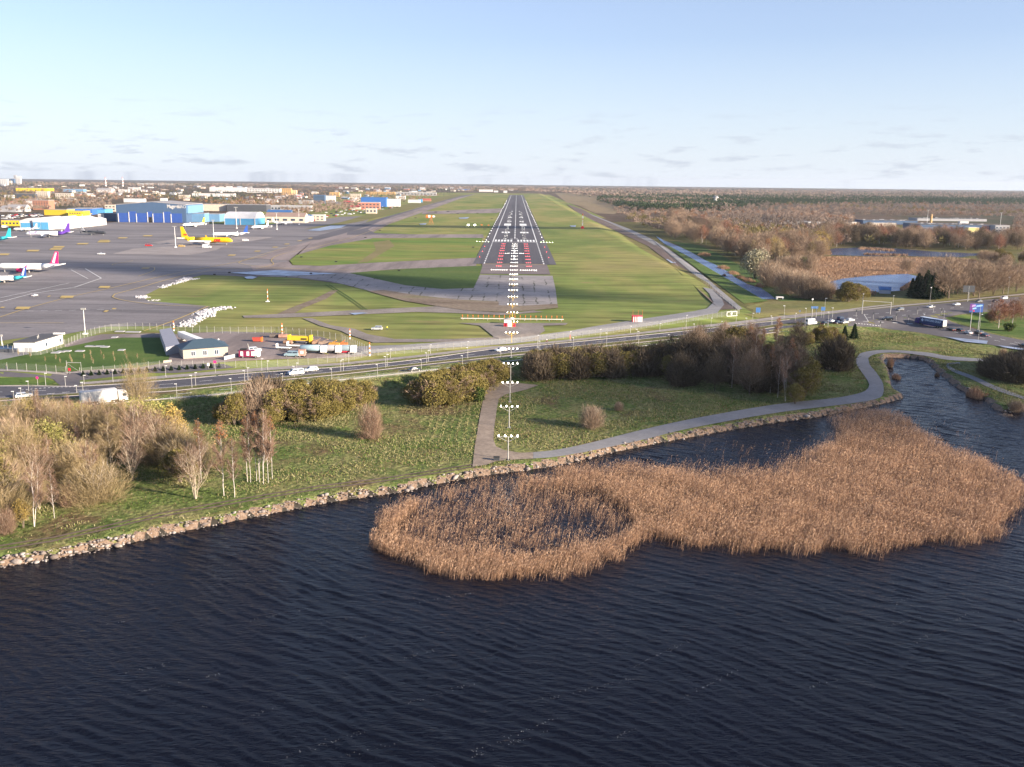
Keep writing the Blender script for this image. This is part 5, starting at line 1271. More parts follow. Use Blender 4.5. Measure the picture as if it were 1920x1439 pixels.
# localizer array
m_or = pm('orange_paint', (0.72, 0.17, 0.03), 0.5)
m_wp = pm('white_paint', (0.80, 0.79, 0.77), 0.45, var=0.05)
m_rp = pm('red_paint', (0.58, 0.03, 0.05), 0.45)
_a, _b = G(864, 601), G(1057, 603)
lx, ly = (_a[0]+_b[0])/2, (_a[1]+_b[1])/2; W_ = abs(_b[0]-_a[0])
arr = empty('localizer_antenna', (lx, ly, zg(lx, ly)), 0, 'long white beam with a row of orange antenna posts behind it', 'antenna array')
MB().box(-W_/2, W_/2, -.15, .15, .8, 1.05).build('white_beam', m_wp, arr)
for i in range(9):
    x = -W_/2+1+i*(W_-2)/8; MB().box(x-.1, x+.1, -.1, .1, 0, .7).build('leg', m_galv, arr)
for i in range(20):
    x = -W_/2+0.6+i*(W_-1.2)/19
    MB().tube((x, 2.6, 0), (x, 2.6, 2.3), .08).box(x-.22, x+.22, 2.2, 3.0, 1.6, 1.85).build('antenna_post', m_or, arr)
MB().box(-.8, .8, -.4, .4, .6, 1.5).build('junction_box', m_wp, arr)
b = empty('marker_hut', G3(956, 614), 0, 'low red and white striped hut under the approach lights', 'hut')
MB().box(-2.6, -1, 0, 2, 0, 1.6).build('red_panel', m_rp, b); MB().box(-.99, .8, 0, 2, 0, 1.9).build('white_panel', m_wp, b); MB().box(.81, 2.4, 0, 2, 0, 1.6).build('red_panel', m_rp, b)
b = empty('marker_hut', G3(952, 608), 0, 'small white hut behind the striped hut under the approach lights', 'hut')
MB().box(-1.6, 1.6, 0, 2, 0, 2).build('wall', m_wp, b); MB().prism([(-1.8, 2.0), (1.8, 2.0), (0, 2.5)], -.2, 2.2, 'y').build('roof', m_galv, b)
b = empty('radio_shelter', G3(1195, 605), 0, 'red and white shelter with three thin aerials on the grass', 'shelter')
MB().box(-2.2, 0.2, 0, 3.2, 0, 2.7).build('striped_wall', m_rp, b)
for i in range(3): MB().box(-1.9+i*.75, -1.55+i*.75, -.03, 0, .1, 2.6).build('white_stripe', m_wp, b)
MB().box(0.21, 2.2, 0, 3.2, 0, 2.7).build('white_wall', m_wp, b); MB().box(-2.4, 2.4, -.2, 3.4, 2.7, 2.9).build('roof', m_rp, b)
for x in (-2.1, 0.3, 2.1): MB().tube((x, .2, 2.9), (x, .2, 5.6), .05).build('aerial', m_or, b)

# ================================================================== FENCES, LAMPS, POSTS
m_mesh, nt, bb, g = base_mat('wire_mesh', 0.6, 0.3, 0.3)
bb.inputs['Base Color'].default_value = (0.42, 0.43, 0.41, 1)
tr = nt.nodes.new('ShaderNodeBsdfTransparent'); ms = nt.nodes.new('ShaderNodeMixShader'); ms.inputs[0].default_value = 0.13
nt.links.new(tr.outputs[0], ms.inputs[1]); nt.links.new(bb.outputs[0], ms.inputs[2]); nt.links.new(ms.outputs[0], nt.nodes['Material Output'].inputs[0])
m_post = pm('fence_post_steel', (0.38, 0.37, 0.35), 0.5, 0.2)
PTUBE = MB().tube((0, 0, -.3), (0, 0, 1), .07, n=5).mesh('fence_post', m_post)
def fence(pts, h, sp, label, r=1.0):
    W = smooth_line([G(*p) for p in pts], 4); L = np.array(W); seg = np.hypot(*np.diff(L, axis=0).T); cum = np.concatenate([[0], np.cumsum(seg)])
    n = min(98, int(cum[-1]/sp)); ts = np.linspace(0, cum[-1], n+1); X = np.interp(ts, cum, L[:, 0]); Y = np.interp(ts, cum, L[:, 1])
    x0, y0 = X[0], Y[0]; z0 = zg(x0, y0); root = empty('chain_link_fence', (x0, y0, z0), 0, label, 'fence')
    V = []; Q = []
    for i in range(n+1):
        z = zg(X[i], Y[i])-z0; V += [(X[i]-x0, Y[i]-y0, z), (X[i]-x0, Y[i]-y0, z+h)]
        if i: k = 2*i; Q.append((k-2, k, k+1, k-1))
        o = link(bpy.data.objects.new('fence_post', PTUBE), root); o.location = (X[i]-x0, Y[i]-y0, z); o.scale = (r, r, h+.25)
    np_obj('wire_mesh', V, Q, m_mesh, root)
fence([(-120, 652), (-20, 655), (60, 668), (120, 652), (150, 638), (190, 624), (240, 618), (330, 622), (420, 626), (520, 626), (600, 634), (640, 640)], 2.6, 3.2, 'tall wire fence curving behind the white building and the equipment yard')
fence([(640, 640), (655, 648), (692, 668)], 2.6, 2.0, 'short wire fence at the right end of the equipment yard')
fence([(-60, 694), (0, 695), (60, 697), (124, 702)], 2.4, 3.0, 'wire fence along the parallel path at bottom left')
fence([(150, 703), (220, 698), (300, 690), (400, 690), (520, 688), (640, 678), (692, 668)], 2.2, 3.4, 'wire fence between the road verge and the equipment yard')
fence([(692, 668), (800, 660), (900, 650), (1000, 641), (1130, 627), (1240, 611), (1330, 598), (1386, 589)], 2.3, 3.4, 'long wire fence along the north side of the road')
fence([(1386, 589), (1340, 549), (1296, 512), (1252, 477), (1216, 455), (1175, 437), (1130, 419)], 2.3, 7.0, 'wire fence between the dirt track and the canal road')
fence([(320, 752), (437, 741), (640, 716), (773, 702), (900, 690)], 1.3, 5.0, 'low dark railing on the lake side of the road', 0.6)
gt = empty('gate', G3(138, 702), 0, 'white sliding gate at the end of the parallel path', 'gate')
MB().tube((-2, 0, 0), (-2, 0, 4.4), .08).build('post', m_galv, gt); MB().tube((2.6, 0, 0), (2.6, 0, 4.0), .06).build('post', m_galv, gt)
MB().box(-2, 2.6, -.05, .05, 3.7, 3.85).box(-2, 2.6, -.05, .05, .4, .55).tube((-2, 0, 3.6), (2.6, 0, .5), .04).build('gate_frame', m_galv, gt)
g_ = empty('gate', G3(1372, 594), R(25), 'white metal gate in the fence at the end of the service road', 'gate')
MB().box(-3, 3, -.06, .06, 2.2, 2.4).box(-3, 3, -.06, .06, .2, .4).box(-3, -2.8, -.06, .06, .2, 2.4).box(2.8, 3, -.06, .06, .2, 2.4).box(-.1, .1, -.06, .06, .2, 2.4).build('gate_frame', m_wp, g_)
MB().box(-.7, .0, -.1, -.065, 1.1, 1.7).build('sign_plate', m_wp, g_)

LPOLE = MB().tube((0, 0, 0), (0, 0, 1), .085, .05, 6).mesh('pole', m_galv)
LHEAD = MB().box(-.55, .12, -.15, .15, -.10, .06).mesh('lamp_head', pm('lamp_housing', (0.75, 0.75, 0.74), 0.4))
def street_lamp(bx, by, ty, label, group, rz=0, head=1.0):
    p = G3(bx, by); h = (by-ty)*mpp(p.x, p.y)*1.02
    r = empty('street_lamp', p, rz, label, 'street lamp', group)
    o = link(bpy.data.objects.new('pole', LPOLE), r); o.scale = (1, 1, h)
    o = link(bpy.data.objects.new('lamp_head', LHEAD), r); o.location = (0, 0, h); o.scale = (head,)*3
SOUTH = [(27, 758, 734), (41, 755, 728), (332, 747, 720), (434, 735, 710), (622, 712, 692), (708, 707, 684), (790, 696, 675), (867, 687, 667), (939, 680, 660), (1009, 672, 651), (1075, 663, 634), (1137, 655, 625), (1197, 651, 622), (1308, 638, 621), (1410, 627, 607), (1460, 623, 606), (1254, 643, 628), (1552, 614, 586), (530, 715, 701)]
MEDI = [(54, 734, 715), (156, 737, 717), (144, 737, 723), (360, 728, 704), (459, 717, 695), (552, 708, 687), (644, 696, 674), (723, 690, 669), (800, 682, 662), (1012, 658, 640), (1194, 638, 618), (1301, 628, 608), (1399, 617, 597), (1446, 609, 593), (1448, 610, 596), (877, 673, 652), (1509, 616, 579)]
NORT = [(86, 724, 700), (123, 725, 706), (158, 721, 704), (212, 717, 694), (311, 708, 686), (491, 696, 673), (502, 696, 677), (654, 682, 662), (732, 672, 655), (807, 664, 647), (877, 663, 641), (1008, 647, 629), (1069, 640, 622), (1125, 635, 618), (1182, 625, 612), (1237, 622, 607), (1286, 618, 592), (1333, 613, 597), (1352, 620, 603), (1380, 605, 592), (1411, 602, 588), (1491, 602, 588), (639, 697, 677), (367, 723, 699), (465, 713, 690), (557, 705, 681), (726, 687, 665), (803, 678, 657)]
EAST = [(1470, 597, 574), (1546, 584, 560), (1560, 600, 578), (1616, 583, 552), (1674, 573, 555), (1743, 572, 540), (1816, 565, 540), (1889, 558, 521), (1834, 638, 590), (1732, 606, 590), (1769, 604, 584)]
for i, (a, b_, c_) in enumerate(SOUTH): street_lamp(a, b_, c_, 'grey street lamp on the lake side of the road', 'street lamps on the lake side of the road', R(180)*0)
for i, (a, b_, c_) in enumerate(MEDI): street_lamp(a, b_, c_, 'slim grey street lamp standing on the grass median', 'street lamps on the median')
for i, (a, b_, c_) in enumerate(NORT): street_lamp(a, b_, c_, 'slim grey street lamp on the airport side of the road', 'street lamps on the airport side of the road', R(180))
for i, (a, b_, c_) in enumerate(EAST): street_lamp(a, b_, c_, 'tall street lamp around the road junction', 'street lamps around the junction', R(150*i), 1.3)

def sign_post(name, bx, by, h, w, hh, mat, label, cat='road sign', shape='box', text=None, tcol=None, two=False, rz=0, pole=None):
    p = G3(bx, by); r = empty(name, p, rz, label, cat)
    for x in ([-w*.3, w*.3] if two else [0]): MB().tube((x, 0.06, 0), (x, 0.06, h-hh*.1), .06 if w < 3 else .16).build('pole', pole or m_galv, r)
    if shape == 'box': MB().box(-w/2, w/2, -.06, 0, h-hh, h).build('sign_panel', mat, r)
    else: MB().lathe([(-.05, w/2), (0, w/2)], 14, axis='z').build('sign_panel', mat, r, loc=(0, -.04, h-w/2)).rotation_euler = (R(90), 0, 0)
    return r
m_pk = pm('magenta_paint', (0.62, 0.04, 0.22), 0.5); m_bl = pm('blue_sign', (0.06, 0.16, 0.38), 0.5); m_dk = pm('dark_grey_panel', (0.045, 0.05, 0.06), 0.7)
sign_post('road_sign', 71, 724, 3.0, 0.9, 0.9, m_pk, 'round red no-entry sign on the verge at the bottom left side road', shape='round')
sign_post('road_sign', 404, 700, 4.2, 1.0, 0.9, m_pk, 'red square sign on a pole beside the footway')
sign_post('notice_board', 391, 692, 2.0, 0.8, 1.0, m_wp, 'small white notice on the fence left of the red square sign', 'notice')
sign_post('notice_board', 131, 702, 2.0, 0.8, 0.9, m_rp, 'red notice on the gate at the end of the parallel path', 'notice')
sign_post('road_sign', 1069, 640, 2.6, 0.5, 1.7, pm('pinkish_sign', (0.62, 0.25, 0.2), .5), 'narrow red striped board on the footway beside the walker')
sign_post('road_sign', 1421, 591, 3.6, 2.2, 2.4, m_bl, 'blue square information board on the grass near the canal end', two=True)
sign_post('road_sign', 1499, 594, 3.2, 1.0, 1.0, m_wp, 'round white sign on the verge before the junction', shape='round')
sign_post('road_sign', 1523, 572, 3.5, 1.0, 1.0, m_wp, 'round white sign beside the footbridge railing', shape='round')
sign_post('road_sign', 1526, 596, 5.5, 3.4, 1.1, m_bl, 'left one of two blue direction signs before the junction', two=True)
sign_post('road_sign', 1542, 597, 5.5, 2.0, 1.8, m_bl, 'right one of two blue direction signs before the junction', two=True)
sign_post('billboard', 1814, 566, 9.0, 6.5, 3.7, m_dk, 'large dark billboard seen from its back on the far roadside', 'billboard', rz=R(0))
# coloured billboard: leaning abstract lettering in pink and blue
bb_ = sign_post('billboard', 1826, 620, 12.5, 6.2, 4.0, pm('billboard_blue', (0.025, 0.08, 0.30), .5), 'blue and purple billboard on two tall poles on the traffic island', 'billboard', two=True)
m_lil = pm('billboard_lilac', (0.42, 0.28, 0.55), .5); m_cy = pm('billboard_light_blue', (0.25, 0.45, 0.75), .5)
MB().box(-3.1, -1.2, -.075, -.07, 9.2, 12.4).build('purple_field', pm('billboard_purple', (0.12, 0.03, 0.20), .5), bb_)
MB().prism([(-2.3, 11.0), (-0.4, 11.2), (-0.6, 12.1), (-2.0, 11.9)], -.09, -.08, 'y').build('lilac_shape', m_lil, bb_)
MB().prism([(-.2, 10.9), (2.7, 11.4), (2.6, 12.1), (-.1, 11.7)], -.09, -.08, 'y').build('light_shape', m_cy, bb_)
MB().prism([(-1.9, 9.8), (0.0, 10.1), (-.2, 10.8), (-1.7, 10.5)], -.09, -.08, 'y').build('light_shape', m_cy, bb_)
MB().prism([(-1.5, 8.7), (-.7, 8.9), (-.9, 9.5), (-1.4, 9.3)], -.09, -.08, 'y').build('red_shape', m_rp, bb_)
gan = empty('signal_gantry', G3(1616, 589), 0, 'thin grey gantry arm spanning the far approach of the junction', 'gantry')
q = G3(1669, 590)-G3(1616, 589); MB().tube((0, 0, 0), (0, 0, 7), .15).build('post', m_galv, gan); MB().tube((q.x, q.y, q.z), (q.x, q.y, q.z+6.3), .15).build('post', m_galv, gan)
MB().tube((0, 0, 6.6), (q.x, q.y, q.z+6.0), .13).build('beam', m_galv, gan)
for i, (x, y) in enumerate([(1605, 595), (1680, 602), (1703, 605), (1650, 617), (1637, 599), (1765, 592), (1750, 585), (1720, 590)]):
    p = G3(x, y); t = empty('traffic_light', p, 0, 'dark traffic signal on a thin pole at the junction', 'traffic light', 'traffic signals of the junction')
    MB().tube((0, 0, 0), (0, 0, 3.0), .07).build('pole', m_galv, t); MB().box(-.25, .25, -.2, .2, 2.4, 3.6).build('signal_head', m_dk, t)

def striped(bx, by, hm, r, label, n=6, cat='obstacle marker', base=True):
    p = G3(bx, by); t = empty('striped_pole', p, 0, label, cat)
    for i in range(n): MB().tube((0, 0, hm*i/n), (0, 0, hm*(i+1)/n), r*(1-.3*i/n)).build('red_band' if i % 2 else 'white_band', m_or if i % 2 else m_wp, t)
    if base: MB().box(-.9, .9, -.9, .9, 0, .25).build('base', m_wp, t)
striped(502, 566, 6.5, .22, 'thin red and white striped pole on the grass beyond the snow heaps')
striped(326, 621, 4.0, .30, 'red and white striped pole by the container block', base=False)
striped(529, 627, 4.5, .25, 'red and white striped pole behind the yellow machine', base=False)
striped(656, 636, 4.0, .28, 'red and white striped pole by the track fork', base=False)
striped(693, 668, 5.0, .30, 'red and white striped pole at the corner where the fences meet', base=False)
# glide path mast and hut
gp = empty('antenna_mast', G3(1092, 429), 0, 'orange and white lattice mast with a red hut on the grass right of the runway', 'antenna mast')
for i in range(7):
    z = 1+i*2.6; b = MB()
    for x, y in ((-.5, -.5), (.5, -.5), (.5, .5), (-.5, .5)): b.tube((x, y, z), (x, y, z+2.6), .14, n=4)
    b.tube((-.5, -.5, z), (.5, -.5, z+2.6), .1, n=4).tube((.5, -.5, z), (-.5, -.5, z+2.6), .1, n=4); b.build('lattice_section', m_or if i % 2 == 0 else m_wp, gp)
MB().box(-2, 2, -1.5, 1.5, 0, 2.8).build('hut', m_rp, gp); MB().box(-.8, .8, -.9, -.6, 6, 8).build('antenna_panel', m_wp, gp); MB().box(-.8, .8, -.9, -.6, 13, 15).build('antenna_panel', m_wp, gp)
# large windsock-like radar on the left grass
wd = empty('wind_cone', G3(808, 421), 0, 'orange and white wind cone on a frame on the grass left of the runway', 'wind cone')
for s in (-3, 0, 3): MB().tube((s, 0, 0), (s*.3, 0, 9), .18).build('leg', m_or, wd)
for i in range(4): MB().lathe([(-6.5+i*3, 2.4-.3*i), (-3.5+i*3, 2.1-.3*i)], 10, off=(0, 0, 10.5)).build('cone_band', m_or if i % 2 == 0 else m_wp, wd)
for x, y, m_ in [(878, 423.5, m_wp), (890, 423.5, m_wp), (903, 423.5, m_or), (916, 424, m_or)]:
    o = empty('approach_slope_indicator', G3(x, y), 0, 'glowing box of the slope indicator row beside the runway', 'runway light', 'slope indicator boxes')
    MB().box(-1.2, 1.2, 0, 1.4, .5, 1.5).build('housing', m_ if m_ is m_or else m_lampw, o); MB().box(-1, -.8, .5, .7, 0, .5).box(.8, 1, .5, .7, 0, .5).build('leg', m_galv, o)
for x, y in [(887, 465.5), (748, 509.5), (565, 484), (630, 493), (712, 433.5), (779, 409.5), (922, 411), (909, 431), (817, 399), (430, 513.5), (402, 517), (583, 515), (685, 447), (840, 397.5), (858, 402), (895, 401)]:
    p = G3(x, y, .22); s = empty('taxiway_sign', p, 0, 'low black marker board on the airfield grass', 'marker board', 'marker boards')
    k = mpp(p.x, p.y); MB().box(-2.4*k, 2.4*k, 0, .3, .2, max(.9, 1.1*k)).build('board', m_blk, s); MB().box(-1.5*k, -1.3*k, .1, .2, 0, .2).box(1.3*k, 1.5*k, .1, .2, 0, .2).build('leg', m_galv, s)

# ================================================================== SNOW HEAPS
m_snow = pm('old_snow', (0.42, 0.41, 0.43), 0.9, var=0.3, scale=0.8)
def heap(pts, label, s=1.0, n=60, hz=1.0):
    n *= 3; rng = np.random.default_rng(int(pts[0][0])); W = np.array([G(*p) for p in pts]); P = []; S = []
    for i in range(n):
        t = rng.uniform(0, len(W)-1); k = min(int(t), len(W)-2); p = W[k]+(W[k+1]-W[k])*(t-k)+rng.normal(0, 1.35*s, 2); r = rng.uniform(.25, .95)**1.3*s*.75
        P.append((p[0], p[1], zg(p[0], p[1])+r*.2)); S.append(r*hz)
    V, F = rocks_at(P, S); c = V.mean(0); o = np_obj('snow_heap', V-c, F, m_snow); o.location = tuple(c); tag(o, label, 'snow heap')
heap([(345, 613), (360, 605), (378, 595), (395, 590)], 'long dirty snow heap at the end of the yellow apron line', 1.2, 110)
heap([(375, 590), (395, 583), (425, 577)], 'largest snow heap at the corner of the apron asphalt', 1.5, 120)
heap([(300, 540), (315, 535), (330, 531)], 'snow heap on the left part of the grass island edge', 1.0, 50)
heap([(262, 556), (268, 560)], 'low snow heap on the tip of the grass island', 1.2, 30)
heap([(335, 531), (347, 526), (350, 521)], 'snow heap just right of the middle of the grass island edge', 1.2, 50)
heap([(355, 525), (372, 523)], 'flat snow patch at the top of the grass island edge', .9, 26)
heap([(285, 564), (292, 563)], 'two little snow lumps on the grass tip', .8, 12)

# ================================================================== BUILDINGS
def wallmat(name, col): return pm(name, col, 0.75, var=0.06, scale=0.25)
W_WHITE = wallmat('white_cladding', (0.60, 0.585, 0.575)); W_CREAM = wallmat('cream_render', (0.58, 0.50, 0.41)); W_GREY = wallmat('grey_cladding', (0.34, 0.34, 0.36)); W_BRICK = wallmat('brick', (0.36, 0.17, 0.11))
W_BLUE = wallmat('blue_cladding', (0.035, 0.13, 0.40)); W_SLATE = wallmat('slate_blue_cladding', (0.06, 0.11, 0.20)); W_LBLUE = wallmat('light_blue_cladding', (0.13, 0.26, 0.42)); W_SKY = wallmat('sky_blue_cladding', (0.09, 0.32, 0.55)); W_YEL = wallmat('yellow_cladding', (0.72, 0.50, 0.03))
W_ORN = wallmat('ochre_render', (0.55, 0.34, 0.14)); W_DARK = wallmat('dark_cladding', (0.07, 0.075, 0.09)); W_BEIGE = wallmat('beige_block', (0.38, 0.33, 0.28)); W_ROYAL = wallmat('royal_blue_door', (0.03, 0.085, 0.33)); W_PINK = wallmat('pale_red_render', (0.45, 0.2, 0.15)); W_TEAL = wallmat('teal_cladding', (0.08, 0.22, 0.24))
R_GREY = pm('grey_roofing', (0.30, 0.29, 0.30), .85, scale=.1); R_DARK = pm('dark_roofing', (0.075, 0.075, 0.085), .85, scale=.1); R_WHITE = pm('white_roofing', (0.56, 0.56, 0.58), .7, scale=.1); R_BLUE = pm('blue_roofing', (0.04, 0.13, 0.33), .6); R_RED = pm('red_roofing', (0.40, 0.08, 0.08), .7); R_TILE = pm('slate_tiles', (0.045, 0.075, 0.105), .6, scale=2); R_BROWN = pm('rusty_roofing', (0.28, 0.2, 0.17), .8, scale=.1)
m_glass = pm('window_glass', (0.05, 0.07, 0.10), 0.12, var=0.3, spec=0.6)
def bld(x0, x1, yt, yb, depth, wall, roof, label, kind='flat', win=None, rz=0, group=None, cat='building', name='building', band=False):
    xc = (x0+x1)/2; gx_, gy_ = G(xc, yb); k = mpp(gx_, gy_); w = (x1-x0)*k; dist = math.hypot(gx_, gy_)
    tot = (yb-yt)*k; h = (tot-depth*(CAM_H)/dist)/(1-depth/dist) if kind != 'gable_x' else tot
    h = max(h, tot*0.45, 1.5)
    r = empty(name, (gx_, gy_, zg(gx_, gy_)), rz, label, cat, group)
    if kind == 'flat':
        MB().box(-w/2, w/2, 0, depth, 0, h).build('wall', wall, r); MB().box(-w/2-.15, w/2+.15, -.15, depth+.15, h+.003, h+max(.35, h*.04)).build('roof', roof, r)
    elif kind == 'gable':      # ridge runs away from the viewer
        e_ = h*.78; MB().prism([(-w/2, 0), (w/2, 0), (w/2, e_), (0, h), (-w/2, e_)], 0, depth, 'y').build('wall', wall, r)
        MB().prism([(-w/2-.3, e_+.003), (0, h+.003), (w/2+.3, e_+.003), (w/2+.3, e_+.3), (0, h+.3), (-w/2-.3, e_+.3)], -.2, depth+.2, 'y').build('roof', roof, r)
    elif kind == 'ridge':      # ridge runs across the view
        e_ = h*.62; MB().prism([(0, 0), (depth, 0), (depth, e_), (depth/2, h), (0, e_)], -w/2, w/2, 'x').build('wall', wall, r)
        MB().prism([(-.3, e_-.05), (depth/2, h+.003), (depth+.3, e_-.05), (depth+.3, e_+.25), (depth/2, h+.3), (-.3, e_+.25)], -w/2-.25, w/2+.25, 'x').build('roof', roof, r)
    elif kind == 'arch':
        n = 9; e_ = h*.5; pr = [(depth/2-depth/2*math.cos(math.pi*i/n), e_+(h-e_)*math.sin(math.pi*i/n)) for i in range(n+1)]
        MB().box(-w/2, w/2, 0, depth, 0, e_-.003).build('wall', wall, r); MB().prism(pr, -w/2-.2, w/2+.2, 'x').build('roof', roof, r)
    if win:
        rows, cols = win
        for i in range(rows):
            z = h*(.12+.8*(i+.25)/rows)*(1 if kind == 'flat' else .62); zh = h*.8/rows*.42*(1 if kind == 'flat' else .62)
            if band: MB().box(-w*.47, w*.47, -.08, -.003, z, z+zh).build('window_band', m_glass, r)
            else:
                for j in range(cols):
                    x = -w/2+w*(j+.5)/cols; ww = w/cols*.27; MB().box(x-ww, x+ww, -.08, -.003, z, z+zh).build('window', m_glass, r)
    r['_w'] = w; r['_h'] = h
    return r, w, h, k

# blue maintenance hangar
hg = G(285, 417.5); k = mpp(*hg); hr = empty('aircraft_hangar', (hg[0], hg[1], 0), 0, 'huge slate-blue aircraft hangar with royal-blue doors and white lettering', 'hangar')
w = 131*k; x0 = -66*k; x1 = 65*k; D = 68
ev = 33*k; rd = 37.5*k
MB().prism([(x0, 0), (x1, 0), (x1, ev), (2*k, rd), (x0, ev-1)], 0, D, 'y').build('wall', W_SLATE, hr)
MB().prism([(x0-.4, ev-1+.01), (2*k, rd+.01), (x1+.4, ev+.01), (x1+.4, ev+.8), (2*k, rd+.8), (x0-.4, ev-.2)], -.3, D+.3, 'y').build('roof', R_GREY, hr)
for a, b_, t in [(-62, -43, 17), (-42, -29, 20), (-28, -8, 17), (-7, 1, 20), (3, 22, 17), (23, 36, 20), (37, 57, 17)]:
    d_ = MB().box((a)*k, b_*k, -.5, -.01, 0.02, t*k).build('hangar_door', W_ROYAL, hr)
    MB().box(a*k-.6, a*k+.4, -.9, -.52, 0, t*k*.95).build('door_post', W_WHITE, d_)
MB().box(-5*k, 0.6*k, -.95, -.55, 0, 10*k).build('open_doorway', m_blk, hr)
MB().box(x1+.02, x1+2, 2, D-3, ev*.52, ev*.96).build('side_panel', W_LBLUE, hr)
def text_mesh(body, size, mat, parent, loc, rot, name='lettering', bold=0, sx=1.0, shear=0, depth=0.04):
    cu = bpy.data.curves.new(name, 'FONT'); cu.body = body; cu.size = size; cu.extrude = depth; cu.offset = bold; cu.align_x = 'LEFT'; cu.shear = shear
    t = bpy.data.objects.new('t', cu); COL.objects.link(t); dg = bpy.context.evaluated_depsgraph_get(); me = bpy.data.meshes.new_from_object(t.evaluated_get(dg)); bpy.data.objects.remove(t)
    me.materials.clear(); me.materials.append(mat); o = link(bpy.data.objects.new(name, me), parent); o.location = loc; o.rotation_euler = rot; o.scale = (sx, 1, 1); return o
text_mesh('Magnetic', 6.5, W_WHITE, hr, (30*k, -.2, 27*k), (R(90), 0, 0), bold=.18, sx=.78)
text_mesh('MRO', 5.6, W_WHITE, hr, (50*k, -.2, 27*k), (R(90), 0, 0), sx=.9)
bld(185, 219, 400, 415, 30, W_SLATE, R_GREY, 'dark slate-blue annex left of the huge hangar')
s_ = G3(191, 415.5); ss = empty('sign_board', s_, 0, 'white square board on the dark annex left of the huge hangar', 'sign'); kk = mpp(s_.x, s_.y)
MB().box(-5.5*kk, 5.5*kk, -1.5, -1.2, 7*kk, 14*kk).build('panel', W_WHITE, ss); MB().box(-4*kk, 3*kk, -1.6, -1.51, 9*kk, 12*kk).build('grey_print', W_GREY, ss)
bld(350, 384, 400, 417, 20, W_LBLUE, R_GREY, 'light blue low wing at the right side of the huge hangar')
bld(384, 412, 401, 416, 26, W_LBLUE, R_GREY, 'pale blue block behind the white aircraft with the lime tail')
bld(128, 172, 390, 403, 60, W_BLUE, R_GREY, 'grey-roofed blue building behind the yellow one', rz=R(8))
bld(171, 197, 392, 402, 30, W_SKY, R_BLUE, 'bright blue end block left of the huge hangar')
yb, w_, h_, k_ = bld(128, 156, 395.5, 405.5, 24, W_YEL, R_GREY, 'bright yellow building with small dark windows', win=None)
for j in range(5): MB().box(-w_*.4+j*w_*.16, -w_*.4+j*w_*.16+w_*.09, -.1, -.003, h_*.45, h_*.65).build('window', m_glass, yb)
bld(82, 127, 393, 404, 22, W_YEL, R_GREY, 'long yellow wing left of the bright yellow building', rz=R(-6))
cn = empty('canopy', G3(163, 407), 0, 'thin yellow canopy right of the bright yellow building', 'canopy'); MB().box(-9, 7, -3, 3, 4.2, 4.8).build('canopy_roof', W_YEL, cn)
for s in (-6, 6): MB().box(s-.2, s+.2, -2, -1.6, 0, 4.2).build('post', m_wp, cn)
bld(3, 43, 413, 424, 14, W_YEL, R_GREY, 'low yellow building with dark shopfront behind the cyan-tailed aircraft', win=(1, 6))
# white tent hangars
def tent(x0, x1, yt, yb, label, doors, depth=45):
    r, w, h, k = bld(x0, x1, yt, yb, depth, W_WHITE, R_WHITE, label, 'gable', name='tent_hangar', cat='hangar')
    for a, b_ in doors: MB().box(a*w-w/2, b_*w-w/2, -.3, -.01, 0, h*.62).build('blue_door', W_SKY, r)
tent(38, 62, 408, 430.5, 'white tent hangar at the left of its row, behind the cyan tail', [(.1, .92)])
tent(62, 93, 406, 431, 'white tent hangar with a wide blue door behind the purple-tailed aircraft', [(.03, .48), (.52, .95)])
tent(96, 122, 405, 430, 'plain white tent hangar right of the one with the wide blue door', [])
tent(124, 152, 405, 427, 'white tent hangar second from the right end of its row', [])
tent(152, 170, 408, 425, 'small white tent hangar at the right end of its row', [(.3, .55)])
bld(62, 92, 376, 394, 22, W_BRICK, R_GREY, 'reddish brick apartment block with pale window strips', win=(5, 6))
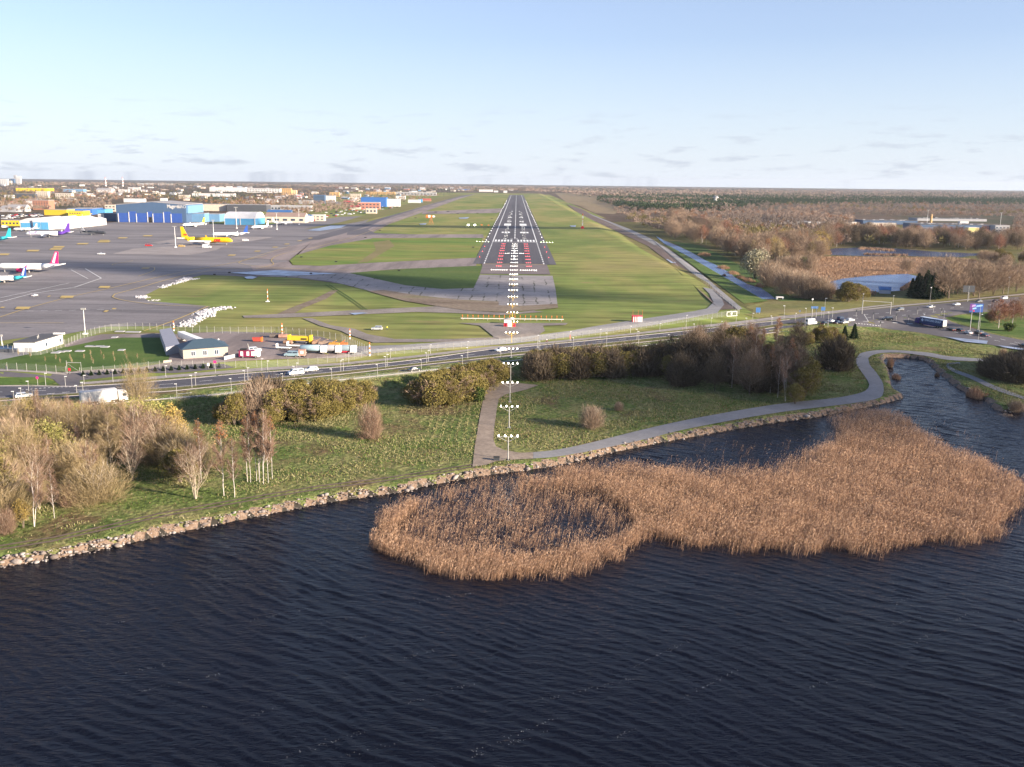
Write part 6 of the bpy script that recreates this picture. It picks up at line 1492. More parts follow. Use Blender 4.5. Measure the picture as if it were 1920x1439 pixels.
# rounded blue-white hangar
rh, w_, h_, k_ = bld(421, 479, 396.5, 422, 46, W_SKY, R_WHITE, 'round-roofed hangar, white above and sky blue below', 'arch', name='round_hangar', cat='hangar')
MB().box(-w_*.13, -w_*.1, -.4, -.01, 0, h_*.5).build('door_post', W_WHITE, rh); MB().box(w_*.0, w_*.03, -.4, -.01, 0, h_*.5).build('door_post', W_WHITE, rh); MB().box(-w_*.5, -w_*.48, -.4, -.01, 0, h_*.5).build('door_post', W_WHITE, rh); MB().box(w_*.47, w_*.5, -.4, -.01, 0, h_*.5).build('door_post', W_WHITE, rh)
BL = [
 (497, 572, 399, 418, 22, W_CREAM, R_BROWN, 'long cream workshop with blue gates and a brown roof', 'ridge', (1, 5)),
 (562, 584, 402, 416, 14, W_WHITE, R_BLUE, 'white shed with a blue upper wall beside the red vehicles', 'gable', None),
 (584, 608, 403, 415, 12, W_CREAM, R_WHITE, 'cream two-storey house beside the red vehicles', 'flat', (2, 3)),
 (500, 545, 394, 404, 20, W_SLATE, R_BLUE, 'dark blue roofed shed behind the cream workshop', 'ridge', None),
 (425, 500, 384, 397, 30, W_DARK, R_GREY, 'long dark industrial hall with a grey roof behind the round hangar', 'flat', None),
 (508, 583, 386, 396, 18, W_GREY, R_WHITE, 'long grey hall with a white roof edge right of the dark industrial hall', 'flat', (1, 12)),
 (375, 424, 383, 396, 30, W_CREAM, R_GREY, 'pale brown hall with a grey roof behind the hangar wing', 'flat', None),
 (677, 724, 371, 388, 30, W_BLUE, R_BLUE, 'big plain bright-blue warehouse near the parallel taxiway', 'flat', None),
 (725, 749, 374, 388, 20, W_WHITE, R_WHITE, 'white ribbed wing right of the bright-blue warehouse', 'flat', None),
 (671, 712, 380, 393, 14, W_PINK, R_WHITE, 'two-storey hall with red window frames in front of the blue warehouse', 'flat', (2, 6)),
 (686, 706, 391, 401, 8, W_CREAM, R_GREY, 'small beige building at the taxiway edge', 'flat', (1, 3)),
 (588, 609, 366, 382, 16, W_SLATE, R_DARK, 'dark glass office block beside the plain white tower block', 'flat', (5, 1)),
 (609, 628, 368, 381, 14, W_WHITE, R_WHITE, 'plain white block joined to the dark glass office', 'flat', None),
 (528, 546, 354, 366, 16, W_ORN, R_BROWN, 'ochre apartment block on the town skyline', 'flat', (4, 5)),
 (546, 556, 357, 366, 14, wallmat('pale_ochre_render', (.66, .50, .3)), R_BROWN, 'paler ochre end of the ochre apartment block', 'flat', (4, 3)),
 (618, 636, 361, 369, 14, W_ORN, R_BROWN, 'small ochre house group right of the glass office', 'flat', (3, 3)),
 (393, 460, 352, 360, 30, W_WHITE, R_WHITE, 'very long white warehouse in the town', 'flat', None),
 (462, 525, 354, 362, 30, W_WHITE, R_GREY, 'second long white warehouse right of the first in the town', 'flat', (2, 12)),
 (424, 435, 350, 358, 10, W_WHITE, R_WHITE, 'white block rising from the very long white warehouse', 'flat', None),
 (360, 440, 363, 369, 16, W_WHITE, R_BROWN, 'thin long white building behind the town trees', 'flat', None),
 (335, 355, 366, 373, 12, W_CREAM, R_GREY, 'cream building left of the thin long white one', 'flat', None),
 (30, 90, 353, 359, 50, W_YEL, R_GREY, 'long bright yellow store far in the town', 'flat', None),
 (8, 26, 366, 372, 14, W_WHITE, R_GREY, 'white building left of the dark row in the far left town', 'flat', (2, 6)),
 (28, 66, 364, 373, 14, W_DARK, R_GREY, 'dark office row in the far left town', 'flat', (2, 12)),
 (68, 90, 360, 372, 14, W_CREAM, R_WHITE, 'pale apartment building between the dark row and the beige one', 'flat', (4, 6)),
 (104, 134, 363, 373, 16, W_CREAM, R_GREY, 'beige office building left of the town trees', 'flat', (3, 7)),
 (181, 208, 353, 361, 40, W_WHITE, R_GREY, 'grey-white hall with a curved roof far in the town', 'arch', None),
 (222, 240, 356, 361, 20, W_WHITE, R_WHITE, 'low white hall right of the curved-roof hall', 'flat', None),
 (118, 156, 355, 360, 30, W_LBLUE, R_WHITE, 'pale blue warehouse roofs in the far left town', 'flat', None),
 (0, 14, 337, 348, 20, W_WHITE, R_WHITE, 'white high-rise at the very left of the skyline', 'flat', (7, 4)),
 (14, 21, 340, 347, 16, W_CREAM, R_WHITE, 'lower cream high-rise between the taller ones on the skyline', 'flat', (5, 3)),
 (21, 27, 336, 347, 16, W_SLATE, R_GREY, 'dark blue high-rise on the left skyline', 'flat', (6, 2)),
 (27, 31, 330, 346, 16, W_GREY, R_GREY, 'tallest thin grey high-rise on the left skyline', 'flat', (9, 2)),
 (31, 39, 332, 347, 16, W_WHITE, R_WHITE, 'white high-rise beside the tallest one on the left skyline', 'flat', (8, 3)),
 (0, 30, 386, 398, 22, W_GREY, R_GREY, 'grey-roofed sheds at the left edge', 'ridge', None),
 (12, 48, 384, 397, 18, W_WHITE, R_GREY, 'white shed with a long grey roof at the far left', 'ridge', None),
 (50, 62, 378, 388, 12, W_WHITE, R_WHITE, 'white block left of the brick apartments', 'flat', None),
 (197, 217, 384, 397, 16, W_CREAM, R_BROWN, 'weathered cream house left of the hangar roof', 'flat', (2, 3)),
 (232, 270, 373, 380, 14, W_WHITE, R_WHITE, 'white hall peeking over the hangar roof', 'flat', None),
 (300, 312, 372, 377, 10, W_WHITE, R_WHITE, 'small white house above the hangar roof', 'ridge', None),
 (686, 740, 360, 365, 24, W_ORN, R_TILE, 'long ochre factory with a green-grey roof in the far town', 'flat', (2, 14)),
 (656, 676, 364, 371, 14, W_CREAM, R_GREY, 'cream works building left of the ochre factory', 'flat', (2, 5)),
 (745, 818, 361, 367, 24, W_GREY, R_GREY, 'grey warehouse row right of the ochre factory', 'flat', (1, 12)),
 (742, 760, 368, 374, 12, W_WHITE, R_WHITE, 'long low white shed behind the white ribbed wing', 'flat', None),
 (765, 788, 375, 381, 10, W_WHITE, R_WHITE, 'white pavilion at the end of the car parks', 'flat', None),
 (784, 792, 374, 380, 8, W_SKY, R_BLUE, 'small blue-fronted shed at the end of the car parks', 'flat', None),
 (792, 808, 373, 378, 8, W_BRICK, R_RED, 'small red-brown house near the blue-fronted shed', 'ridge', None),
 (858, 885, 355, 358, 30, W_BLUE, R_WHITE, 'white-roofed blue hall at the far end of the airfield', 'flat', None),
 (898, 924, 356, 360, 30, W_WHITE, R_WHITE, 'long white hall at the far end left of the runway', 'flat', None),
 (926, 934, 358, 361, 14, W_WHITE, R_WHITE, 'small white block right of the long white hall', 'flat', None),
 (944, 951, 358, 362, 12, W_WHITE, R_WHITE, 'white cube just left of the far runway end', 'flat', None),
 (953, 963, 355, 357.5, 12, W_WHITE, R_WHITE, 'small white hall above the far runway end', 'flat', None),
 (644, 662, 377, 384, 10, W_PINK, R_RED, 'red-roofed house left of the blue warehouse', 'ridge', None),
 (656, 675, 386, 393, 9, W_CREAM, R_RED, 'house with a pink-red roof beside the two-storey hall', 'ridge', None),
 (560, 586, 376, 383, 12, W_GREY, R_GREY, 'flat grey building among trees left of the glass office', 'flat', None),
 (497, 520, 374, 380, 10, W_WHITE, R_BROWN, 'white cottage roofs among the reddish trees', 'ridge', None),
 (240, 262, 352, 357, 14, W_WHITE, R_WHITE, 'white warehouse front right of the chimneys', 'flat', None),
 (258, 285, 344.5, 347.5, 30, W_WHITE, R_WHITE, 'very distant white hall on the horizon left', 'flat', None),
 (296, 322, 345, 348, 30, W_WHITE, R_WHITE, 'second very distant white hall on the horizon left', 'flat', None),
 # works east of the wetland
 (1445, 1520, 414.5, 421, 20, W_WHITE, R_GREY, 'long thin white works hall left of the factory complex', 'flat', None),
 (1513, 1586, 417, 427, 16, W_WHITE, R_WHITE, 'white factory front half hidden by the dark trees', 'flat', (1, 14)),
 (1592, 1608, 417, 425, 12, W_CREAM, R_WHITE, 'cream block right of the white factory front', 'flat', None),
 (1618, 1720, 413, 421, 40, W_SLATE, R_DARK, 'dark roofed hall left of the brick chimney', 'flat', None),
 (1630, 1680, 418.5, 425, 14, W_CREAM, R_WHITE, 'low pale hall in front of the dark roofed hall', 'flat', None),
 (1724, 1866, 420, 435, 60, W_SLATE, R_DARK, 'very long slate-blue factory with skylights right of the brick chimney', 'flat', None),
 (1722, 1768, 428, 436, 10, W_SLATE, R_GREY, 'blue-grey striped wing below the brick chimney', 'flat', (2, 1)),
 (1815, 1835, 427, 439, 10, wallmat('pale_yellow_render', (.62, .52, .22)), R_WHITE, 'pale yellow gable building in front of the long slate-blue factory', 'flat', None),
 (1865, 1892, 423, 437, 14, W_GREY, R_GREY, 'grey end block at the right end of the long factory', 'flat', (2, 4)),
 (1746, 1769, 439, 449, 8, W_BEIGE, R_GREY, 'ruined beige hut among the dark trees', 'flat', (1, 3)),
 (1779, 1791, 434, 453, 7, W_ORN, R_BROWN, 'narrow weathered tower house among the dark trees', 'flat', (3, 1)),
 (1891, 1912, 444, 458, 10, W_CREAM, R_GREY, 'pale house hidden in the trees at the right edge', 'flat', (2, 3)),
 (1720, 1850, 409.5, 415, 40, W_GREY, R_DARK, 'back row of dark roofed halls behind the brick chimney', 'flat', None),
 (1800, 1816, 415.5, 420, 8, W_WHITE, R_WHITE, 'white roof house on the factory roof line', 'flat', None),
]
for q in BL:
    x0_, x1_, yt_, yb_, d_, wl_, rf_, lb_, kd_, wn_ = q
    bld(x0_, x1_, yt_, yb_, d_, wl_, rf_, lb_, kd_, wn_, band=bool(wn_ and wn_[1] == 1))
for o_ in [o for o in bpy.data.objects if o.get('label', '').startswith(('dark roofed hall', 'very long slate-blue factory', 'back row of dark'))]:
    w_, h_ = o_['_w'], o_['_h']; rr_ = random.Random(int(w_))
    for i in range(18): x = rr_.uniform(-.46, .46)*w_; y = rr_.uniform(4, 36); MB().box(x-1.8, x+1.8, y, y+1.6, h_*1.04+.36, h_*1.04+.9).build('skylight', R_GREY if i % 3 else R_WHITE, o_)
# small distant roofs of the town
_r = random.Random(21); UNI = {}
def small_house(px, py, wpx, hpx, i):
    x, y = G(px, py); k = mpp(x, y); w = wpx*k; h = hpx*k
    m1, m2 = _r.choice([(W_WHITE, R_WHITE), (W_WHITE, R_GREY), (W_CREAM, R_BROWN), (W_CREAM, R_GREY), (W_GREY, R_GREY), (W_WHITE, R_RED), (W_LBLUE, R_WHITE), (W_PINK, R_GREY), (W_CREAM, R_WHITE)])
    r = empty('town_building', (x, y, 0), R(_r.uniform(-25, 25)), 'small pale low building between the trees of the distant town', 'building', 'small low buildings of the distant town')
    MB().box(-w/2, w/2, 0, w*.5, 0, h).build('wall', m1, r)
    if _r.random() < .5: MB().box(-w/2-.3, w/2+.3, -.3, w*.5+.3, h+.003, h+.5).build('roof', m2, r)
    else: MB().prism([(-.4, h+.003), (w*.5+.4, h+.003), (w*.25, h*1.5)], -w/2-.3, w/2+.3, 'x').build('roof', m2, r)
for i in range(170):
    px = _r.uniform(-10, 880); top = np.interp(px, [0, 500, 900], [348, 352, 356]); bot = np.interp(px, [0, 200, 420, 620, 700, 860], [396, 374, 380, 392, 372, 359]); t = _r.random()**1.5
    py = top+(bot-top)*t; near = (py-345)/50; small_house(px, py, _r.uniform(6, 15)*(0.5+near), _r.uniform(1.8, 3.2)*(0.6+near), i)
def chimney(px, py, hpx, r, label, mats, n=6):
    x, y = G(px, py); k = mpp(x, y); t = empty('chimney_stack', (x, y, zg(x, y)), 0, label, 'chimney')
    for i in range(n): MB().tube((0, 0, hpx*k*i/n), (0, 0, hpx*k*(i+1)/n), r*(1-.35*i/n), r*(1-.35*(i+1)/n), 10).build('shaft_band', mats[i % 2], t)
chimney(198.5, 350, 17, 4.5, 'left one of two red and white striped power plant chimneys', (m_wp, pm('faded_red', (.6, .25, .25), .7)))
chimney(230.5, 350, 17, 4.5, 'right one of two red and white striped power plant chimneys', (m_wp, pm('faded_red', (.6, .25, .25), .7)))
chimney(1744.5, 424, 22, 2.4, 'slender ochre brick chimney rising from the factory', (W_ORN, wallmat('light_brick', (.50, .34, .18))))
# observation tower in the forest
tw = empty('observation_tower', G3(1341, 384), 0, 'white round-topped tower standing above the dark pines', 'tower'); k = mpp(*G(1341, 384))
MB().tube((0, 0, 0), (0, 0, 12*k), 2.6*k, 2.6*k, 12).build('shaft', W_WHITE, tw); MB().tube((0, 0, 12*k), (0, 0, 13.6*k), 5.2*k, 5.6*k, 14).build('deck', W_WHITE, tw); MB().tube((0, 0, 13.7*k), (0, 0, 15*k), 4.2*k, 4.6*k, 14).build('window_band', m_glass, tw); MB().tube((0, 0, 15.05*k), (0, 0, 15.8*k), 4.8*k, 4.2*k, 14).build('roof', R_WHITE, tw)
MB().tube((0, 0, 5*k), (0, 0, 6*k), 5.0*k, 5.0*k, 12).build('lower_deck', R_GREY, tw)
# blue-roofed boathouse
bh, w_, h_, k_ = bld(1649, 1669, 538, 551, 7, wallmat('pale_blue_boards', (.42, .46, .55)), R_BLUE, 'little pale blue hut with a bright blue roof beside the pond', 'ridge', name='boathouse', cat='hut', rz=R(-18))
MB().box(w_/2+.003, w_/2+.1, 2, 4.6, 0, 2.1).build('door', W_WHITE, bh)

# ---- the compound by the road
def px_height(px, py, dy): x, y = G(px, py); return dy*mpp(x, y)
# white plant building: left wall 25..68, right wall 68..119
A = Vector((*G(27, 661), 0)); Bp = Vector((*G(68, 661), 0)); Cp = Vector((*G(119, 645), 0)); Dp = A+(Cp-Bp); z0 = min(zg(*A.xy), zg(*Bp.xy))-.3
def quad_building(name, P, z0, h, wall, roof, label, roofz=0.35, cat='building'):
    c = sum(P, Vector((0, 0, 0)))/4; r = empty(name, (c.x, c.y, z0), 0, label, cat); L = [(p.x-c.x, p.y-c.y) for p in P]; n = 4
    vs = [(x, y, 0) for x, y in L]+[(x, y, h) for x, y in L]
    MB().add(vs, [(k, (k+1) % 4, 4+(k+1) % 4, 4+k) for k in range(4)]+[(0, 1, 2, 3), (4, 5, 6, 7)]).build('wall', wall, r)
    e_ = 1.02; vs = [(x*e_, y*e_, h+.01) for x, y in L]+[(x*e_, y*e_, h+roofz) for x, y in L]
    MB().add(vs, [(k, (k+1) % 4, 4+(k+1) % 4, 4+k) for k in range(4)]+[(0, 1, 2, 3), (4, 5, 6, 7)]).build('roof', roof, r)
    return r, c, L
hB = px_height(68, 661, 20)
wr_, c_, L_ = quad_building('pump_house', [A, Bp, Cp, Dp], z0, hB, W_WHITE, R_DARK, 'white flat-roofed building with grey double doors at the bottom left compound')
def on_wall(a, b, t0, t1, z0_, z1_, mat, name, parent, off=.06):
    a = Vector((a[0], a[1], 0)); b = Vector((b[0], b[1], 0)); d = b-a; n = Vector((d.y, -d.x, 0)).normalized(); p = a+d*t0; q = a+d*t1
    vs = [p+n*.01, q+n*.01, q+n*off, p+n*off]; V = [(v.x, v.y, z0_) for v in vs]+[(v.x, v.y, z1_) for v in vs]
    return MB().add(V, [(k, (k+1) % 4, 4+(k+1) % 4, 4+k) for k in range(4)]+[(0, 1, 2, 3), (4, 5, 6, 7)]).build(name, mat, parent)
on_wall(L_[0], L_[1], .50, .64, .1, hB*.52, W_GREY, 'door', wr_); on_wall(L_[0], L_[1], .68, .82, .1, hB*.52, W_GREY, 'door', wr_)
for t in (.35, .86): on_wall(L_[1], L_[2], t, t+.06, hB*.35, hB*.68, m_glass, 'window', wr_)
on_wall(L_[1], L_[2], .70, .74, .1, hB*.5, W_GREY, 'door', wr_)
for t in (.35, .5): MB().tube((L_[1][0]+(L_[3][0]-L_[1][0])*t, L_[1][1]+(L_[3][1]-L_[1][1])*t, hB+.35), (L_[1][0]+(L_[3][0]-L_[1][0])*t, L_[1][1]+(L_[3][1]-L_[1][1])*t, hB+1.4), .15).build('vent_pipe', m_galv, wr_)
MB().box(L_[3][0]+5, L_[3][0]+9, L_[3][1]-1.6, L_[3][1]-.6, hB+.36, hB+1.0).build('roof_unit', W_WHITE, wr_)
cb = empty('container', G3(10, 662, 0), R(0), 'flat dark blue container stack at the left edge beside the white building', 'container'); MB().box(-6, 4, 0, 5, 0, 1.4).build('body', W_DARK, cb); MB().box(-6, 4, 0, 5, 1.403, 1.5).build('lid', W_SLATE, cb)
# tiled office
A = Vector((*G(344, 674), 0)); Bp = Vector((*G(428, 668), 0)); d = (Bp-A); n_ = Vector((-d.y, d.x, 0)).normalized()*10; P = [A, Bp, Bp+n_, A+n_]; z0 = zg(*A.xy)-.2; hO = px_height(385, 670, 19)
of_, c_, L_ = quad_building('tiled_office', P, z0, hO, W_BEIGE, R_DARK, 'beige block-built office with a hipped slate roof and three windows', roofz=.12)
L2 = [(x*1.07, y*1.14) for x, y in L_]; dd = Vector((L_[1][0]-L_[0][0], L_[1][1]-L_[0][1])).normalized()*((Bp-A).length/2-4.5)
vs = [(x, y, hO+.13) for x, y in L2]+[(-dd.x, -dd.y, hO+2.6), (dd.x, dd.y, hO+2.6)]
MB().add(vs, [(0, 1, 5, 4), (1, 2, 5), (2, 3, 4, 5), (3, 0, 4), (3, 2, 1, 0)]).build('hipped_roof', R_TILE, of_)
for t in (.17, .43, .69):
    f_ = on_wall(L_[0], L_[1], t, t+.10, hO*.30, hO*.78, W_WHITE, 'window', of_); on_wall(L_[0], L_[1], t+.01, t+.045, hO*.34, hO*.74, m_glass, 'pane', f_, .09); on_wall(L_[0], L_[1], t+.055, t+.09, hO*.34, hO*.74, m_glass, 'pane', f_, .09)
    f_.parent = of_
# container office with flat metal roof
A = Vector((*G(312, 668), 0)); Bp = Vector((*G(338, 662), 0)); Cp = Vector((*G(322, 630), 0)); Dp = Vector((*G(300, 634), 0)); z0 = zg(*A.xy)
quad_building('container_office', [A, Bp, Cp, Dp], z0, px_height(320, 665, 15), W_GREY, pm('pale_metal_roof', (.25, .25, .29), .5), 'long grey flat-roofed container office between the lawn and the tiled office')
cn = empty('loading_beam', G3(360, 646), R(-52), 'long white folded boarding bridge lying behind the tiled office', 'boarding bridge'); MB().box(-12, 12, -1.2, 1.2, 1.2, 3.4).build('tunnel', m_wp, cn); MB().box(-10, -9, -.8, .8, 0, 1.2).box(8, 9, -.8, .8, 0, 1.2).build('leg', m_galv, cn)
wl_ = empty('retaining_wall', G3(436, 672), R(62), 'short slanted pale concrete wall right of the tiled office', 'wall'); MB().box(-4, 4, -.12, .12, 0, 1.3).build('panel', W_GREY, wl_)
wl_ = empty('low_wall', G3(314, 680), R(40), 'short white wall beside the container office', 'wall'); MB().box(-1.4, 1.4, -.15, .15, 0, .8).build('panel', W_BEIGE, wl_)
for i, x in enumerate(range(156, 420, 15)):
    p = G3(x, 705-(x-156)*.062); t = empty('young_tree', p, 0, 'small round evergreen in the row along the compound fence', 'small tree', 'small evergreens along the compound fence')
    for nm, me in PROTO['spruce_a']['parts']: link(bpy.data.objects.new(nm, me), t)
    t.scale = (.28, .28, .14)
_r = random.Random(9)
for i, (x, y) in enumerate([(35, 668), (57, 672), (85, 680), (105, 676), (132, 676), (113, 682), (135, 682), (158, 675), (172, 678), (175, 684), (195, 676), (213, 670), (235, 668), (238, 676), (258, 674), (170, 668), (190, 668), (215, 680)]):
    plant('grey_a', x, y, 12, 'thin young tree with a few brown leaves on the compound lawn', 'young trees on the compound lawn', sx=.6)
for i, (x, y, w_) in enumerate([(105, 663, 4), (115, 661, 4), (125, 660, 4), (150, 660, 4), (170, 651, 5), (185, 651, 5), (197, 652, 4), (225, 623, 5), (250, 624, 8), (228, 658, 3), (215, 634, 3)]):
    o = empty('concrete_slab', G3(x, y, .15), 0, 'flat grey concrete manhole slab on the compound lawn', 'slab', 'concrete slabs on the lawn'); MB().box(-w_*.35, w_*.35, -1, 1, 0, .3).build('slab', W_GREY, o)

# ================================================================== FLOODLIGHT MASTS
for (x, yb_, yt_, lb) in [(329.5, 465, 426, 'tall apron floodlight mast in front of the tail of the yellow aircraft'), (401, 447, 414, 'apron floodlight mast behind the nose of the yellow aircraft'), (444, 429, 390, 'floodlight mast in front of the round-roofed hangar'), (519.5, 431, 400, 'floodlight mast right of the round-roofed hangar'), (561, 422, 393, 'floodlight mast by the orange vehicles'),
                          (160, 627, 580, 'floodlight mast behind the compound fence, near the white building'), (4.5, 652, 630, 'short floodlight mast at the left edge by the dark container'), (1738, 420, 395, 'thin mast above the factory trees'), (1875, 425, 400, 'thin radio mast right of the factory')]:
    p = G3(x, yb_); h = (yb_-yt_)*mpp(p.x, p.y); t = empty('floodlight_mast', p, 0, lb, 'floodlight mast'); r_ = .17 if yb_ > 500 else .28
    MB().tube((0, 0, 0), (0, 0, h), r_, r_*.6, 8).build('pole', m_wp, t); MB().box(-h*.09, h*.09, -.3, .3, h-.2, h+.5).build('lamp_bar', m_galv, t); MB().box(-.8, .8, -.8, .8, 0, 1.0 if yb_ < 500 else .4).build('base', m_wp, t)
for x, yb_ in [(497, 691), (547, 690)]: pass
# ================================================================== AIRCRAFT
def aircraft(px, py, L, heading, body, tail, label, engine=None, lower=None, texts=(), winglet=None, fin_extra=None, high_tail=False, fin_h=.20, group='parked aircraft'):
    p = G3(px, py); r = empty('airliner', p, heading, label, 'aircraft', group)
    R_ = L*.049; zc = R_*1.95
    prof = [(L*.5, R_*.05, -R_*.25), (L*.485, R_*.38, -R_*.2), (L*.46, R_*.68, -R_*.1), (L*.42, R_*.93, 0), (L*.37, R_, 0), (L*.0, R_, 0), (-L*.22, R_, 0)]
    MB().lathe(prof, 16, off=(0, 0, zc)).build('fuselage', body, r, smooth=True)
    MB().lathe([(-L*.22, R_, 0), (-L*.32, R_*.82, R_*.15), (-L*.42, R_*.5, R_*.42), (-L*.49, R_*.16, R_*.7)], 16, off=(0, 0, zc)).build('tail_cone', lower or body, r, smooth=True)
    if winglet is None: winglet = body
    for s in (-1, 1):
        y0, y1 = s*R_*.8, s*L*.44; z = zc-R_*.55
        vs = [(L*.10, y0, z), (-L*.09, y0, z), (-L*.185, y1, z+L*.03), (-L*.145, y1, z+L*.03)]; t_ = L*.010
        w_ = MB().add([(a, b_, c+t_) for a, b_, c in vs]+[(a, b_, c-t_) for a, b_, c in vs], [(0, 1, 2, 3), (7, 6, 5, 4), (0, 3, 7, 4), (1, 0, 4, 5), (2, 1, 5, 6), (3, 2, 6, 7)]).build('wing', W_WHITE if body is not m_dk else m_dk, r)
        MB().prism([(-L*.145, z+L*.03), (-L*.185, z+L*.03), (-L*.20, z+L*.085), (-L*.185, z+L*.085)], y1-.08, y1+.08, 'y').build('winglet', winglet, w_)
        if not high_tail:
            e_ = MB().lathe([(L*.115, R_*.48), (L*.10, R_*.56), (L*.03, R_*.54), (-L*.01, R_*.32)], 12, off=(0, s*L*.15, z-R_*.42)).build('engine', engine or body, r, smooth=True)
            MB().tube((L*.1155, s*L*.15, z-R_*.42), (L*.118, s*L*.15, z-R_*.42), R_*.42, n=12).build('intake', m_blk, e_)
        else:
            MB().lathe([(-L*.22, R_*.4), (-L*.26, R_*.46), (-L*.36, R_*.25)], 12, off=(0, s*R_*1.5, zc+R_*.5)).build('engine', engine or body, r, smooth=True)
        zt_ = zc+R_*.5 if not high_tail else zc+L*fin_h
        vs = [(-L*.41, s*R_*.25, zt_), (-L*.485, s*R_*.25, zt_), (-L*.52, s*L*.17, zt_+L*.01), (-L*.495, s*L*.17, zt_+L*.01)]; t_ = L*.006
        MB().add([(a, b_, c+t_) for a, b_, c in vs]+[(a, b_, c-t_) for a, b_, c in vs], [(0, 1, 2, 3), (7, 6, 5, 4), (0, 3, 7, 4), (1, 0, 4, 5), (2, 1, 5, 6), (3, 2, 6, 7)]).build('tailplane', W_WHITE if body is not m_dk else m_dk, r)
        MB().tube((-L*.04, s*L*.07, 0.01), (-L*.04, s*L*.07, z), .18).lathe([(-.25, .55), (.25, .55)], 10, axis='x', off=(-L*.04, s*L*.07, .56)).build('landing_gear', m_galv, r)
    MB().tube((L*.38, 0, .01), (L*.38, 0, zc-R_*.8), .15).lathe([(-.2, .4), (.2, .4)], 10, off=(L*.38, 0, .41)).build('nose_gear', m_galv, r)
    zf = zc+R_*.75
    fin = MB().prism([(-L*.29, zf-.2), (-L*.36, zf+L*.02), (-L*.445, zf+L*fin_h), (-L*.495, zf+L*fin_h), (-L*.475, zf-.2)], -R_*.11, R_*.11, 'y').build('tail_fin', tail, r)
    if fin_extra: MB().prism([(-L*.385, zf+L*.03), (-L*.45, zf+L*fin_h*.93), (-L*.475, zf+L*fin_h*.93), (-L*.425, zf+L*.02)], -R_*.13, R_*.13, 'y').build('fin_stripe', fin_extra, fin)
    MB().prism([(L*.455, zc+R_*.30), (L*.473, zc+R_*.12), (L*.478, zc+R_*.28), (L*.46, zc+R_*.48)], -R_*.42, R_*.42, 'y').build('cockpit_window', m_glass, r)
    for s in (-1, 1): MB().box(-L*.26, L*.40, s*R_*1.0-.03, s*R_*1.0+.03, zc+R_*.16, zc+R_*.26).build('window_row', pm('cabin_windows', (.30, .31, .35), .3), r) if body is not m_dhl else None
    for (tx, size, mt, xx, zz, bold, shear) in texts:
        face = -1 if math.cos(heading) > 0 else 1
        text_mesh(tx, size, mt, r, (xx if face < 0 else -xx, face*(R_*1.0+.05), zc+zz), (R(90), 0, 0 if face < 0 else math.pi), bold=bold, shear=shear)
    return r
m_body = pm('aircraft_white', (0.76, 0.76, 0.76), 0.3, var=0.04); m_dhl = pm('aircraft_yellow', (0.82, 0.50, 0.01), 0.35, var=.04); m_dred = pm('red_lettering', (0.62, 0.02, 0.03), .4); m_mag = pm('aircraft_magenta', (0.80, 0.015, 0.16), .35); m_cyan = pm('aircraft_cyan', (0.05, 0.55, 0.62), .35)
m_pur = pm('aircraft_purple', (0.13, 0.05, 0.36), .35); m_fx = pm('grey_purple_lettering', (0.30, 0.25, 0.42), .5); m_lime = pm('aircraft_lime', (0.62, 0.78, 0.03), .35); m_navy = pm('aircraft_navy', (0.03, 0.09, 0.36), .35); m_sgrey = pm('aircraft_silver', (0.55, 0.55, 0.58), .35)
aircraft(54, 511, 39.5, math.pi+.02, m_body, m_mag, 'white airliner with a magenta tail fin at the left edge', engine=m_mag, winglet=m_mag, fin_extra=m_body)
aircraft(8, 530, 27, math.pi+.02, m_body, m_navy, 'white and cyan propeller airliner with a dark striped tail below the magenta-tailed airliner', lower=m_cyan, fin_extra=m_body, engine=m_cyan)
aircraft(-16, 455, 39, math.pi-.06, m_body, m_cyan, 'white airliner with a cyan tail cut by the left edge', lower=m_cyan)
aircraft(91, 445.5, 42, math.pi+.18, m_body, m_pur, 'white cargo aircraft with a deep purple tail', lower=m_pur, texts=[('FedEx', 4.2, m_fx, -17, -.9, .05, 0)])
aircraft(176, 441, 30, -.25, m_dk, m_sgrey, 'small dark grey jet with a high tail, nose to the right', high_tail=True, fin_h=.13)
_d = aircraft(388, 459.5, 48, -.06, m_dhl, m_dhl, 'bright yellow cargo aircraft with red letters on its side', engine=W_WHITE, texts=[('DHL', 3.1, m_dred, 7.5, -1.2, .22, .35)])
text_mesh('DHL', 1.6, m_dred, _d, (-20.8, -.6, 8.4), (R(90), 0, 0), bold=.08, shear=.3)
aircraft(432, 445.5, 36, math.pi+.25, m_body, m_navy, 'white airliner with a dark blue tail behind the yellow aircraft', lower=m_sgrey)
aircraft(364, 426, 34, math.pi+1.0, m_body, m_lime, 'white airliner with a lime-green tail in front of the huge hangar')
aircraft(488, 430, 30, math.pi+1.1, m_body, m_body, 'plain white airliner parked against the round-roofed hangar')
aircraft(530, 422, 30, .75, m_body, m_body, 'plain white airliner with a leaning white tail near the cream workshop')
aircraft(48, 434, 26, math.pi+.1, m_body, m_body, 'small plain white aircraft in front of the left tent hangar')

